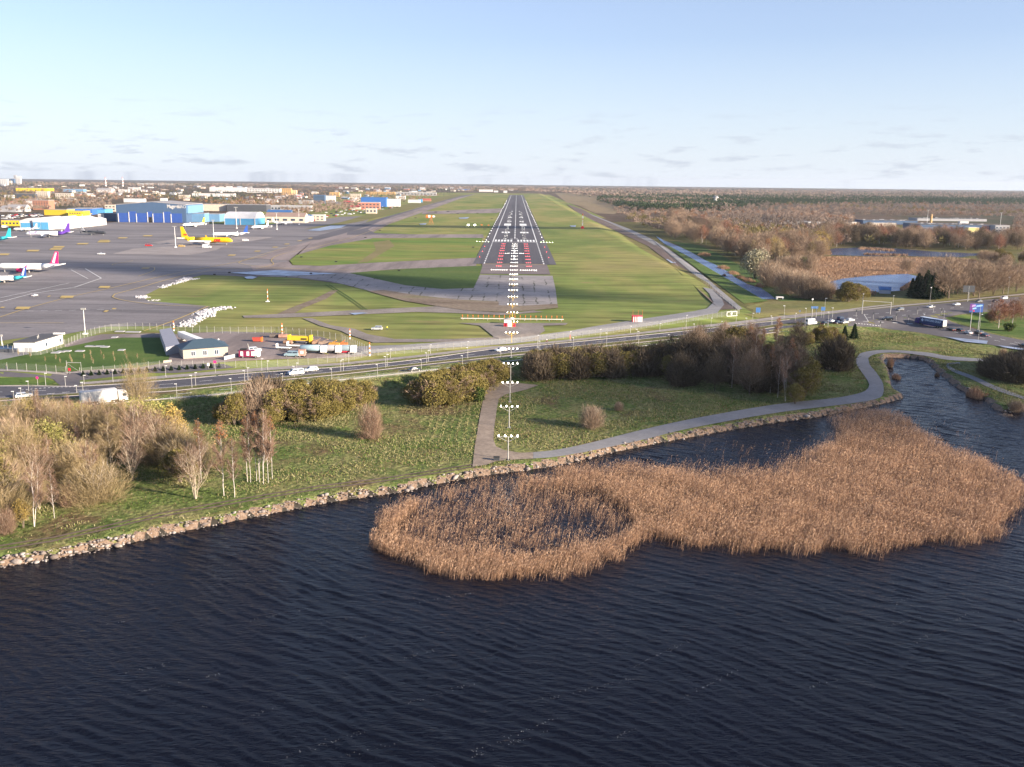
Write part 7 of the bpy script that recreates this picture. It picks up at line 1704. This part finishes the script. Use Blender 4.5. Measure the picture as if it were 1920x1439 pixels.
# ================================================================== CARS AND LORRIES
def car_mesh(kind):
    L, H, W = {'sedan': (4.5, 1.45, 1.8), 'estate': (4.7, 1.52, 1.82), 'suv': (4.6, 1.75, 1.9), 'van': (5.0, 1.95, 1.95), 'bigvan': (6.2, 2.7, 2.05)}[kind]; h = L/2; s = .62*H if kind != 'bigvan' else .5*H
    low = [(-h, .35), (h, .35), (h+.02, s*.75), (h-.15, s*.92), (h-1.0 if kind not in ('van', 'bigvan') else h-.7, s), (-h+.05, s), (-h-.02, s*.8)]
    if kind == 'sedan': cab = [(-h+.75, s-.01), (h-1.25, s-.01), (h-2.0, H), (-h+1.5, H)]
    elif kind == 'estate': cab = [(-h+.12, s-.01), (h-1.2, s-.01), (h-1.95, H), (-h+.5, H)]
    elif kind == 'suv': cab = [(-h+.08, s-.01), (h-1.1, s-.01), (h-1.7, H), (-h+.35, H)]
    elif kind == 'van': cab = [(-h+.03, s-.01), (h-.65, s-.01), (h-1.35, H), (-h+.18, H)]
    else: cab = [(-h+.02, s-.01), (h-.6, s-.01), (h-1.4, H), (-h+.1, H)]
    return L, H, W, s, low, cab
CARCACHE = {}
def car(kind, colname, col, px, py, head, label, group=None, scale=1.0, lit=False):
    L, H, W, s, low, cab = car_mesh(kind); key = (kind, colname)
    if key not in CARCACHE:
        paint = pm('car_paint_'+colname, col, .25, .1, var=.04, spec=.6)
        b = MB(); b.prism(low, -W/2, W/2, 'y'); n = len(cab)
        i_ = .16; vs = [(cab[0][0], -W/2+.03, cab[0][1]), (cab[1][0], -W/2+.03, cab[1][1]), (cab[2][0], -W/2+i_, cab[2][1]), (cab[3][0], -W/2+i_, cab[3][1])]
        vs += [(x, -y, z) for x, y, z in vs]; b.add(vs, [(0, 1, 2, 3), (7, 6, 5, 4), (0, 4, 5, 1), (1, 5, 6, 2), (2, 6, 7, 3), (3, 7, 4, 0)])
        g = MB(); f = lambda a, b_, t: a+(b_-a)*t
        def side(t0, t1, z0, z1, sg):
            P = []
            for t, zz in ((t0, z0), (t1, z0), (t1, z1), (t0, z1)):
                xa = f(cab[0][0], cab[1][0], t); xb = f(cab[3][0], cab[2][0], t); x = f(xa, xb, zz); y = (-W/2+.03)+(i_-.03)*zz-.015; P.append((x, sg*y, f(s, H, zz)))
            g.add(P, [(0, 1, 2, 3)])
        for sg in (1, -1):
            if kind == 'bigvan': side(.80, .97, .15, .8, sg)
            else: side(.05, .48, .12, .88, sg); side(.52, .97, .12, .88, sg)
        fx = .03
        g.add([(f(cab[1][0], cab[2][0], .1)+fx, -W/2+.12, f(s, H, .1)), (f(cab[1][0], cab[2][0], .1)+fx, W/2-.12, f(s, H, .1)), (f(cab[1][0], cab[2][0], .92)+fx, W/2-.22, f(s, H, .92)), (f(cab[1][0], cab[2][0], .92)+fx, -W/2+.22, f(s, H, .92))], [(0, 1, 2, 3)])
        g.add([(f(cab[0][0], cab[3][0], .15)-fx, -W/2+.15, f(s, H, .15)), (f(cab[0][0], cab[3][0], .15)-fx, W/2-.15, f(s, H, .15)), (f(cab[0][0], cab[3][0], .9)-fx, W/2-.25, f(s, H, .9)), (f(cab[0][0], cab[3][0], .9)-fx, -W/2+.25, f(s, H, .9))], [(0, 1, 2, 3)])
        wh = MB(); wh.tube((0, -.11, 0), (0, .11, 0), .34, n=12); wh.tube((0, -.12, 0), (0, .12, 0), .2, n=10, mi=1)
        hl = MB().box(-.04, .04, -.2, .2, -.09, .09)
        CARCACHE[key] = (b.mesh('body', paint), g.mesh('window_glass', m_glass), wh.mesh('wheel', [m_blk, m_galv]), hl.mesh('headlight', pm('headlight_glass', (.85, .85, .8), .2)), hl.mesh('tail_light', pm('tail_light_red', (.5, .02, .02), .3)))
    bo, gl, wh, hl, tl = CARCACHE[key]
    p = G3(px, py, .05) if not isinstance(px, Vector) else px
    r = empty('parked_car' if False else {'van': 'minivan', 'bigvan': 'delivery_van'}.get(kind, 'car'), p, head, label, {'van': 'van', 'bigvan': 'van'}.get(kind, 'car'), group); r.scale = (scale,)*3
    link(bpy.data.objects.new('body', bo), r); link(bpy.data.objects.new('window_glass', gl), r)
    for x in (-L/2+.85, L/2-.85):
        for y in (-W/2+.08, W/2-.08): o = link(bpy.data.objects.new('wheel', wh), r); o.location = (x, y, .34)
    for y in (-W/2+.3, W/2-.3):
        o = link(bpy.data.objects.new('headlight', hl), r); o.location = (L/2+.01, y, s*.72)
        o = link(bpy.data.objects.new('tail_light', tl), r); o.location = (-L/2-.01, y, s*.72)
    return r
def road_dir(px, py): 
    a = Vector(G(px-6, py+.62)); b_ = Vector(G(px+6, py-.62)); d = b_-a; return math.atan2(d.y, d.x)
rd = road_dir(960, 660)
WHT = ('white', (.80, .80, .80)); SIL = ('silver', (.55, .56, .58)); BLK = ('black', (.015, .015, .018)); GRY = ('grey', (.16, .17, .18)); NVY = ('navy', (.02, .03, .07)); LBL = ('light_blue', (.30, .42, .48)); RED = ('red', (.5, .03, .03))
car('estate', *SIL, 45, 746, rd+.02, 'silver estate car at the bottom left of the road by the side-road crossing')
car('van', *WHT, 555, 703, rd+math.pi, 'white minivan leading the two white vehicles on the far carriageway')
car('estate', *WHT, 583, 696.5, rd+math.pi, 'white estate car following close behind the white minivan')
car('sedan', *BLK, 777, 697, rd, 'black car with bright wheels alone on the near carriageway')
car('sedan', *WHT, 939, 659, rd+math.pi, 'white car on the far carriageway beside the approach light row')
car('suv', *SIL, 707, 619.5, math.pi, 'silver patrol car parked on the airfield grass')
car('suv', *WHT, 1302, 636.5, rd, 'white car half hidden behind the shaded wood')
car('sedan', *SIL, 1369, 631.5, rd, 'silver car behind the brown roadside trees')
car('bigvan', *WHT, 1520, 609, rd, 'large white delivery van waiting at the junction')
for i, (x, y, kd, c, lb) in enumerate([(1546, 609, 'sedan', BLK, 'black car directly in front of the white delivery van'), (1559, 605, 'sedan', WHT, 'white car with a shadow in the queue right of the delivery van'), (1577, 601, 'suv', NVY, 'dark blue car at the back of the queue by the junction'),
                                       (1583, 607, 'sedan', SIL, 'silver car in the middle of the queue by the junction'), (1594, 603, 'estate', WHT, 'white-fronted car at the right end of the queue'), (1570, 607, 'sedan', NVY, 'navy car between the white and the silver car in the queue')]):
    car(kd, *c, x, y, rd+.05, lb)
r2 = math.atan2(G(1900, 562)[1]-G(1683, 582)[1], G(1900, 562)[0]-G(1683, 582)[0])
for (x, y, kd, c, lb) in [(1687, 582.5, 'estate', GRY, 'grey car leaving the junction on the upper branch'), (1745, 577.5, 'sedan', WHT, 'white car above the lorry on the upper branch'), (1793, 573, 'sedan', WHT, 'white car with dark windows in the middle of the upper branch'), (1835, 567, 'sedan', GRY, 'grey car under the back of the dark billboard'), (1866, 567, 'sedan', BLK, 'black car left of the reddish tree on the upper branch'), (1882, 561.5, 'suv', WHT, 'white car farthest along the upper branch')]:
    car(kd, *c, x, y, r2+math.pi, lb)
r3 = math.atan2(G(1860, 634)[1]-G(1770, 612)[1], G(1860, 634)[0]-G(1770, 612)[0])
car('suv', *BLK, 1664, 601, math.pi, 'black car crossing the middle of the junction')
for (x, y, kd, c, lb) in [(1783, 620.5, 'estate', BLK, 'black car right behind the long dark lorry'), (1799, 621.5, 'sedan', BLK, 'second black car behind the lorry'), (1815, 626.5, 'sedan', SIL, 'pale silver car in the queue behind the lorry'), (1835, 627, 'suv', BLK, 'tall black car behind the pale silver one'), (1845, 631, 'sedan', NVY, 'dark car at the end of the queue behind the lorry'), (1919, 651, 'sedan', BLK, 'black car cut by the right edge on the lower branch')]:
    car(kd, *c, x, y, r3+math.pi, lb)

def wheelset(r, xs, W, rad=.5):
    wm = MB().tube((0, -.15, 0), (0, .15, 0), rad, n=12).tube((0, -.17, 0), (0, .17, 0), rad*.5, n=10, mi=1).mesh('wheel', [m_blk, m_galv])
    for x in xs:
        for y in (-W/2+.16, W/2-.16): o = link(bpy.data.objects.new('wheel', wm), r); o.location = (x, y, rad)
def lorry(px, py, head, L, label, box_m, cab_m, roof_m=None, H=3.9, text=None):
    p = G3(px, py, .05); r = empty('lorry', p, head, label, 'lorry'); W = 2.5; h = L/2
    MB().box(-h, h-2.9, -W/2, W/2, 1.05, H).build('cargo_box', box_m, r, bevel=.05)
    if roof_m: MB().box(-h-.02, h-2.88, -W/2-.02, W/2+.02, H+.003, H+.1).build('roof_edge', roof_m, r)
    c = MB().prism([(h-2.5, .55), (h, .55), (h+.05, 1.7), (h-.25, 2.95), (h-.9, 3.35), (h-2.5, 3.35)], -W/2+.02, W/2-.02, 'y').build('cab', cab_m, r, bevel=.05)
    MB().prism([(h+.06, 1.75), (h-.20, 2.8), (h-.17, 2.82), (h+.09, 1.77)], -W/2+.2, W/2-.2, 'y').build('windscreen', m_glass, c)
    for s in (-1, 1): MB().box(h-1.5, h-.45, s*(W/2-.02)-.01, s*(W/2-.02)+.01, 1.8, 2.65).build('side_window', m_glass, c)
    MB().box(-h+.3, h-2.2, -W/2+.5, W/2-.5, .55, 1.04).build('chassis', m_blk, r)
    for s in (-1, 1): MB().box(-h+4, h-4.5, s*(W/2-.1)-.03, s*(W/2-.1)+.03, .5, .95).build('side_skirt', cab_m, r)
    wheelset(r, [h-1.3, h-3.9, -h+1.6, -h+2.9, -h+4.2] if L > 12 else [h-1.3, -h+1.8], W)
    return r
lorry(196, 757, rd+.03, 12.5, 'white box lorry driving along the near carriageway at left', W_WHITE, m_wp, H=4.1)
m_lnavy = pm('lorry_navy', (0.02, 0.045, 0.13), .5); m_llet = pm('pale_blue_lettering', (0.45, 0.55, 0.68), .5); m_lpur = pm('lorry_purple', (.05, .03, .16), .4)
dx = (Vector(G(1776, 619))-Vector(G(1712, 603))); hl = math.atan2(-dx.y, -dx.x)
lr = lorry(1744, 612.5, hl, 16.5, 'long dark navy curtain-side lorry with pale letters turning at the junction', m_lnavy, m_lpur, roof_m=m_llet)
MB().box(-8.27, -8.255, -1.2, 1.2, 1.1, 3.8).build('rear_door', pm('pale_rear_door', (.55, .5, .45), .5), lr)
text_mesh('FERROLINE GROUP', 1.35, m_llet, lr, (2.6, 1.27, 2.45), (R(90), 0, math.pi), bold=.03, sx=.82, depth=.01)
MB().prism([(3.0, 2.7), (3.8, 3.5), (4.6, 2.7), (3.8, 1.9)], 1.262, 1.275, 'y').build('diamond_emblem', m_llet, lr)
# compound vehicles
ft = empty('fire_engine', G3(469, 671), .06, 'old dark red fire engine with white shutters in the yard', 'fire engine'); MB().box(-3.6, 1.6, -1.2, 1.2, .5, 2.7).build('body', pm('dark_red_paint', (.22, .02, .07), .4), ft); MB().box(1.61, 3.4, -1.15, 1.15, .5, 2.5).build('cab', m_wp, ft)
for x in (-3.0, -.9, .7): MB().box(x, x+.9, -1.25, -1.205, .9, 2.4).build('shutter', m_wp, ft)
wheelset(ft, [-2.2, 2.2], 2.4, .5); MB().tube((-.2, 0, 2.7), (-.6, 0, 5.0), .08).build('aerial', m_galv, ft); MB().box(-3.2, -1, -.9, .9, 2.71, 3.2).build('roof_rack', m_blk, ft)
vn = car('van', *LBL, 547, 669, math.pi, 'pale blue van parked behind the yard fence')
car('suv', *WHT, 478, 660, .4, 'white jeep-like vehicle behind the old fire engine')
for (x, y, L, bc, lb) in [(588, 663, 9.5, LBL[1], 'pale blue tank lorry at the left of the parked tankers'), (617, 663, 9, (.30, .30, .33), 'grey tank lorry in the middle of the parked tankers'), (645, 663, 9, (.20, .26, .30), 'grey and red tank lorry at the right of the parked tankers')]:
    t = empty('tank_lorry', G3(x, y), .04, lb, 'tank lorry'); tm = pm('tank_'+str(x), bc, .35); MB().lathe([(-L/2, .8), (-L/2+.3, 1.15), (L/2-2.6, 1.15), (L/2-2.3, .8)], 12, off=(0, 0, 2.0)).build('tank', tm, t, smooth=True)
    MB().box(L/2-2.2, L/2, -1.15, 1.15, .5, 2.9).build('cab', m_wp, t, bevel=.1); MB().box(-L/2, L/2-2.2, -.5, .5, .5, .9).build('chassis', m_blk if x < 640 else m_rp, t); wheelset(t, [L/2-1.2, -L/2+1.2, -L/2+2.4], 2.3, .48)
for (x, y, lb) in [(532, 656, 'open white trolley at the left of the yard'), (552, 652, 'white flat trailer behind the pale blue van')]:
    t = empty('baggage_trolley', G3(x, y), -.15, lb, 'trolley'); MB().box(-2.6, 2.6, -1, 1, .7, .9).box(-2.6, -2.5, -1, 1, .9, 2.2).build('frame', m_wp, t); wheelset(t, [-1.8, 1.8], 1.8, .35)
hp = empty('snow_plough', G3(612, 672), .1, 'rusty red and white machine standing by the yard fence', 'machine'); MB().box(-1.2, 1.2, -1, 1, .5, 2.6).build('body', pm('rusty_pink', (.45, .25, .2), .7), hp); MB().box(-.5, .5, -1.05, -1.01, 1.2, 2.2).build('panel', m_wp, hp); wheelset(hp, [-.8, .8], 2.0, .4)
hp.location = G3(567, 669)
ym = empty('road_sweeper', G3(563, 645), -.05, 'bright yellow box-framed machine at the back of the yard', 'machine'); MB().box(-4.4, 4.4, -.9, .9, 1.4, 3.0).build('body', W_YEL, ym); MB().box(-4.6, -3.7, -1.1, 1.1, .5, 3.4).box(3.7, 4.6, -1.1, 1.1, .5, 3.4).build('end_frame', W_YEL, ym); MB().box(.5, 2.8, -.95, -.91, 1.7, 2.3).build('grille', m_blk, ym); wheelset(ym, [-2.6, 2.6], 2.0, .6)
_r = random.Random(4)
for (x, y, w, c, lb) in [(541, 645, 4, (.30, .18, .12), 'rust-brown mower unit left of the yellow machine'), (585, 645, 5, (.36, .22, .14), 'rusty brown attachment right of the yellow machine'), (597, 647, 5, (.40, .25, .16), 'orange-brown brush unit in the row of machines'), (611, 648, 6, (.42, .30, .22), 'long brown crate-like unit in the row of machines'), (628, 650, 5, (.60, .32, .06), 'orange brush unit in the row of machines'), (644, 650, 4, (.60, .20, .06), 'bright orange drum at the right end of the machines'), (514, 633, 4, (.12, .10, .09), 'dark scrap implement on the grass behind the yard'), (531, 634, 4, (.35, .20, .15), 'reddish plough blade on the grass behind the yard')]:
    t = empty('machine_attachment', G3(x, y), _r.uniform(-.2, .2), lb, 'machine'); m_ = pm('rust_%d' % x, c, .7, var=.3); MB().box(-w*.4, w*.4, -.7, .7, .5, 1.5).build('frame', m_, t); MB().tube((-w*.42, -.8, .7), (w*.42, -.8, .7), .55, n=10).build('drum', m_, t); MB().tube((-w*.2, 0, 1.5), (w*.15, 0, 2.4), .18).build('arm', m_, t)
for (x, y, lb) in [(407, 647, 'white air-start cart left of its twin behind the tiled office'), (415, 652, 'second white cart behind the tiled office')]:
    t = empty('ground_cart', G3(x, y), .3, lb, 'cart'); MB().box(-1.3, 1.3, -.7, .7, .5, 1.5).build('body', m_wp, t); MB().box(.4, .9, -.5, .5, 1.5, 2.3).build('hood', m_wp, t); wheelset(t, [-.8, .8], 1.4, .35)
t = empty('waste_skip', G3(483, 641), .1, 'red skip on the yard edge', 'skip'); MB().prism([(-1.5, .3), (1.5, .3), (1.9, 1.7), (-1.9, 1.7)], -.9, .9, 'y').build('body', pm('skip_red', (.45, .06, .04), .6), t); MB().box(1.3, 1.9, -1, 1, .2, 1.8).build('end_plate', m_or, t)
# small apron traffic
for (x, y, kd, c, lb) in [(388, 465.5, 'bigvan', WHT, 'white catering van on the apron below the yellow aircraft'), (341, 463.5, 'suv', ('amber', (.6, .4, .12)), 'amber apron car by the floodlight mast'), (279, 462.5, 'van', RED, 'small red vehicle alone on the apron'), (190, 478, 'sedan', WHT, 'white car alone on the apron left of the concrete stand'), (460.5, 452.5, 'van', WHT, 'white vehicle in front of the nose of the yellow aircraft'), (343, 417.8, 'van', WHT, 'white vehicle at the right end of the hangar doors'), (10, 428, 'bigvan', WHT, 'white truck beside the low yellow building'), (65, 556, 'sedan', WHT, 'tiny white vehicle on the apron right of the cyan aircraft')]:
    car(kd, *c, x, y, .05 if x != 65 else 1.4, lb, scale=1.15 if y < 480 else .8)
_r = random.Random(31); 
CCOL = [WHT, SIL, GRY, BLK, NVY, RED, WHT, SIL]
SM = {}
def tiny(px, py, label, group, big=1.0, c=None):
    c = c or _r.choice(CCOL)
    if c[0] not in SM:
        SM[c[0]] = MB().prism([(-2.2, .3), (2.2, .3), (2.2, .85), (1.2, 1.0), (.6, 1.45), (-1.5, 1.45), (-2.1, .95)], -.9, .9, 'y').prism([(1.0, 1.02), (.62, 1.35), (-1.4, 1.35), (-1.7, 1.02)], -.92, .92, 'y', mi=1).tube((-1.3, -.92, .33), (-1.3, .92, .33), .33, n=8, mi=2).tube((1.3, -.92, .33), (1.3, .92, .33), .33, n=8, mi=2).mesh('parked_car', [pm('car_paint_'+c[0], c[1]), m_glass, m_blk])
    x, y = G(px, py); o = link(bpy.data.objects.new('parked_car', SM[c[0]])); o.location = (x, y, zg(x, y)+.1); o.rotation_euler = (0, 0, _r.choice([0, 1.57, 3.14])+_r.uniform(-.1, .1)); o.scale = (big,)*3
    tag(o, label, 'car', group)
for i in range(80):
    x = _r.uniform(610, 760); y = np.interp(x, [610, 700, 780], [405, 394, 379])+_r.uniform(-6, 4); tiny(x, y, 'tiny parked car in the car parks beside the parallel taxiway', 'cars in the parks by the taxiway', 1.2)
for i in range(50):
    x = _r.uniform(0, 82); y = 409-x*.06+_r.uniform(-4, 3); tiny(x, y, 'tiny parked car in the lot behind the tent hangars', 'cars in the lot behind the tent hangars', 1.15)
for i in range(10): tiny(552+i*4.3, 417-i*.25, 'red or orange ramp vehicle in the line beside the cream workshop', 'ramp vehicles by the cream workshop', 1.5, RED if i > 5 else ('orange', (.6, .25, .05)))
for i in range(14): tiny(592+i*3.4+_r.uniform(-1, 1), 424.5-i*.5, 'small marker block along the edge of the parallel taxiway', 'marker blocks', .7, WHT) if False else None

# ================================================================== PEOPLE AND CYCLE
m_skin = pm('skin', (.45, .28, .2), .6); m_cloth = pm('dark_clothes', (.03, .03, .04), .9); m_vest = pm('yellow_vest', (.75, .62, .05), .8); m_jean = pm('blue_trousers', (.04, .05, .09), .9)
def person(px, py, label, top, legs, head_rz=0, J=None, loc=None):
    J = J or {'pelvis': (0, 0, .95), 'chest': (.02, 0, 1.35), 'neck': (.03, 0, 1.5), 'head': (.05, 0, 1.66), 'lk': (.10, .1, .52), 'lf': (.05, .11, .07), 'lt': (.22, .11, .04), 'rk': (-.02, -.1, .5), 'rf': (-.22, -.11, .09), 'rt': (-.06, -.11, .04), 'ls': (.02, .2, 1.42), 'le': (-.05, .26, 1.14), 'lh': (.08, .26, .92), 'rs': (.02, -.2, 1.42), 're': (.0, -.27, 1.14), 'rh': (.14, -.25, .95)}
    order = list(J); R_ = dict(pelvis=.15, chest=.17, neck=.06, head=.115, lk=.07, lf=.05, lt=.04, rk=.07, rf=.05, rt=.04, ls=.075, le=.05, lh=.04, rs=.075, re=.05, rh=.04)
    E = [('pelvis', 'chest'), ('chest', 'neck'), ('neck', 'head'), ('pelvis', 'lk'), ('lk', 'lf'), ('lf', 'lt'), ('pelvis', 'rk'), ('rk', 'rf'), ('rf', 'rt'), ('chest', 'ls'), ('ls', 'le'), ('le', 'lh'), ('chest', 'rs'), ('rs', 're'), ('re', 'rh')]
    me = bpy.data.meshes.new('person'); me.from_pydata([J[k] for k in order], [(order.index(a), order.index(b_)) for a, b_ in E], [])
    o = bpy.data.objects.new('person', me); COL.objects.link(o); o.modifiers.new('skin', 'SKIN'); o.modifiers.new('sub', 'SUBSURF').render_levels = 1
    for i, k in enumerate(order): me.skin_vertices[0].data[i].radius = (R_[k], R_[k])
    me.skin_vertices[0].data[0].use_root = True
    dg = bpy.context.evaluated_depsgraph_get(); m2 = bpy.data.meshes.new_from_object(o.evaluated_get(dg)); bpy.data.objects.remove(o)
    m2.materials.clear()
    for m_ in (legs, top, m_skin, m_cloth): m2.materials.append(m_)
    for p in m2.polygons:
        z = p.center.z/J['head'][2]; p.material_index = 0 if z < .58 else (1 if z < .89 else (2 if z < .99 else 3))
    o = link(bpy.data.objects.new('person', m2)); o.location = loc or G3(px, py, .03); o.rotation_euler = (0, 0, head_rz); tag(o, label, 'person'); return o
person(726, 619.5, 'person in a yellow vest standing beside the silver patrol car', m_vest, m_jean, 2)
person(12, 694, 'person in dark clothes walking on the parallel path at bottom left', m_cloth, m_jean, 0)
person(1073, 641, 'person in dark clothes walking on the footway beside the red striped board', m_cloth, m_jean, .3)
cp_ = G3(1025, 643, .08)
cyc = empty('bicycle', cp_, rd, 'bicycle being ridden along the footway', 'bicycle')
for x in (-.55, .55):
    b = MB(); n = 20
    for i in range(n): a, c = 2*math.pi*i/n, 2*math.pi*(i+1)/n; b.tube((x+.34*math.cos(a), 0, .35+.34*math.sin(a)), (x+.34*math.cos(c), 0, .35+.34*math.sin(c)), .03, n=4)
    b.build('wheel', m_blk, cyc)
MB().tube((-.55, 0, .35), (-.1, 0, .35), .025).tube((-.1, 0, .35), (-.2, 0, .85), .025).tube((-.1, 0, .35), (.4, 0, .8), .025).tube((.4, 0, .95), (.55, 0, .35), .025).tube((-.2, 0, .8), (.4, 0, .8), .025).build('frame', m_rp, cyc)
MB().tube((.38, -.25, 1.0), (.38, .25, 1.0), .02).build('handlebar', m_blk, cyc); MB().box(-.32, -.08, -.08, .08, .85, .92).build('saddle', m_blk, cyc)
JC = {'pelvis': (-.2, 0, .98), 'chest': (.03, 0, 1.38), 'neck': (.09, 0, 1.5), 'head': (.14, 0, 1.66), 'lk': (.2, .1, .78), 'lf': (-.02, .1, .36), 'lt': (.1, .1, .30), 'rk': (.12, -.1, .66), 'rf': (-.12, -.1, .26), 'rt': (.02, -.1, .2), 'ls': (.04, .19, 1.42), 'le': (.2, .24, 1.18), 'lh': (.37, .22, 1.05), 'rs': (.04, -.19, 1.42), 're': (.2, -.24, 1.18), 'rh': (.37, -.22, 1.05)}
person(0, 0, 'rider in a pale jacket sitting on the bicycle on the footway', m_wp, m_cloth, rd, JC, cp_)

# ================================================================== small structures at the lake
br = empty('culvert_bridge', G3(1683, 669, -.3), .02, 'low concrete culvert with a railing at the head of the cove', 'bridge')
kk = mpp(*G(1683, 669)); MB().box(-11*kk, 11*kk, -.4, .4, -1.2, .3).build('headwall', W_GREY, br)
MB().box(-11*kk, 11*kk, -.05, .05, 1.1, 1.2).build('rail', m_galv, br)
for i in range(6): MB().box(-11*kk+i*4.4*kk-.05, -11*kk+i*4.4*kk+.05, -.05, .05, .3, 1.1).build('rail_post', m_galv, br)
for i in range(3): MB().box(-7*kk+i*5.5*kk, -3.5*kk+i*5.5*kk, -.45, -.405, -1.1, -.2).build('opening', m_blk, br)
cw = empty('culvert', G3(1462, 562), 0, 'small white concrete culvert head at the end of the canal', 'culvert'); MB().box(-2, 2, -.5, 1.5, 0, 1.6).build('block', W_WHITE, cw); MB().box(-1.2, 1.2, -.55, -.51, 0, 1.1).build('opening', m_blk, cw)
ck = empty('utility_box', G3(931, 864), 0, 'dark utility box at the corner of the gravel square', 'utility box'); MB().box(-.7, .7, -.4, .4, 0, .9).build('cabinet', m_dk, ck); MB().box(-.75, .75, -.45, .45, .9, 1.0).build('lid', m_blk, ck)
pb = empty('bench', G3(951, 746), .2, 'small bench at the edge of the gravel square', 'bench'); MB().box(-.9, .9, -.2, .2, .42, .48).build('seat', W_BROWN if False else R_BROWN, pb); MB().box(-.8, -.7, -.18, .18, 0, .42).box(.7, .8, -.18, .18, 0, .42).build('leg', m_blk, pb)

# ================================================================== real clouds high up, off to the sunward side, that shade parts of the ground
m_cloud, nt, bb, g = base_mat('cloud_vapour', 1.0, 0, 0)
bb.inputs['Base Color'].default_value = (.9, .9, .92, 1)
tr = nt.nodes.new('ShaderNodeBsdfTransparent'); ms = nt.nodes.new('ShaderNodeMixShader'); tc = nt.nodes.new('ShaderNodeTexCoord')
vm = nt.nodes.new('ShaderNodeVectorMath'); vm.operation = 'MULTIPLY'; vm.inputs[1].default_value = (1, 1, 0); ln = nt.nodes.new('ShaderNodeVectorMath'); ln.operation = 'LENGTH'
nt.links.new(tc.outputs['Object'], vm.inputs[0]); nt.links.new(vm.outputs[0], ln.inputs[0])
thick = _ramp(nt, ln.outputs['Value'], [(0.0, 1.0), (0.55, 0.85), (1.0, 0.0)])      # vapour thins out to the rim
dn = _ramp(nt, _noise(nt, g.outputs['Position'], 0.02, 5, 0.6), [(0.35, 0.50), (0.62, 0.82)])
nt.links.new(_mix(nt, 1.0, thick, dn, 'MULTIPLY'), ms.inputs[0])
nt.links.new(tr.outputs[0], ms.inputs[1]); nt.links.new(bb.outputs[0], ms.inputs[2]); nt.links.new(ms.outputs[0], nt.nodes['Material Output'].inputs[0])
def cloud(cx, cy, rx, ry, alt, seed, label, rot=0):
    """a lumpy cloud placed where it casts its shadow on the ground around (cx, cy)"""
    rng = np.random.default_rng(seed); k = alt/math.tan(SUN_EL); h = Vector((SUN_DIR.x, SUN_DIR.y)).normalized()
    bm = bmesh.new(); bmesh.ops.create_icosphere(bm, subdivisions=4, radius=1); ph = rng.uniform(0, 6, 6)
    for v in bm.verts:
        a = math.atan2(v.co.y, v.co.x); f = .88+.10*math.sin(3*a+ph[0])+.07*math.sin(5*a+ph[1])+.05*math.sin(9*a+ph[2])+.03*math.sin(7*v.co.z*4+ph[3]); v.co *= f
    me = bpy.data.meshes.new('cloud'); bm.to_mesh(me); bm.free(); me.materials.append(m_cloud)
    o = link(bpy.data.objects.new('cloud', me)); o.location = (cx+h.x*k, cy+h.y*k, alt); o.scale = (rx, ry, 9); o.rotation_euler = (0, 0, rot); tag(o, kind='structure')
cloud(-125, 575, 285, 46, 420, 3, '', R(-21))
cloud(108, 298, 118, 74, 380, 4, '', R(28))
cloud(-60, 1240, 420, 36, 420, 6, '', 0)

# ================================================================== the air
import os
if not os.environ.get('NOHAZE'):
    hz = MB().box(-17500, 17500, -600, 16900, -11.6, 130).build('haze', pm('haze_unused', (1, 1, 1)))
    mh = bpy.data.materials.new('haze_air'); mh.use_nodes = True; n_ = mh.node_tree; n_.nodes.remove(n_.nodes['Principled BSDF'])
    pv = n_.nodes.new('ShaderNodeVolumePrincipled'); pv.inputs['Density'].default_value = 2.8e-5; pv.inputs['Color'].default_value = (0.80, 0.88, 1.0, 1); pv.inputs['Anisotropy'].default_value = 0.2
    n_.links.new(pv.outputs[0], n_.nodes['Material Output'].inputs['Volume']); hz.data.materials[0] = mh; tag(hz, kind='stuff')
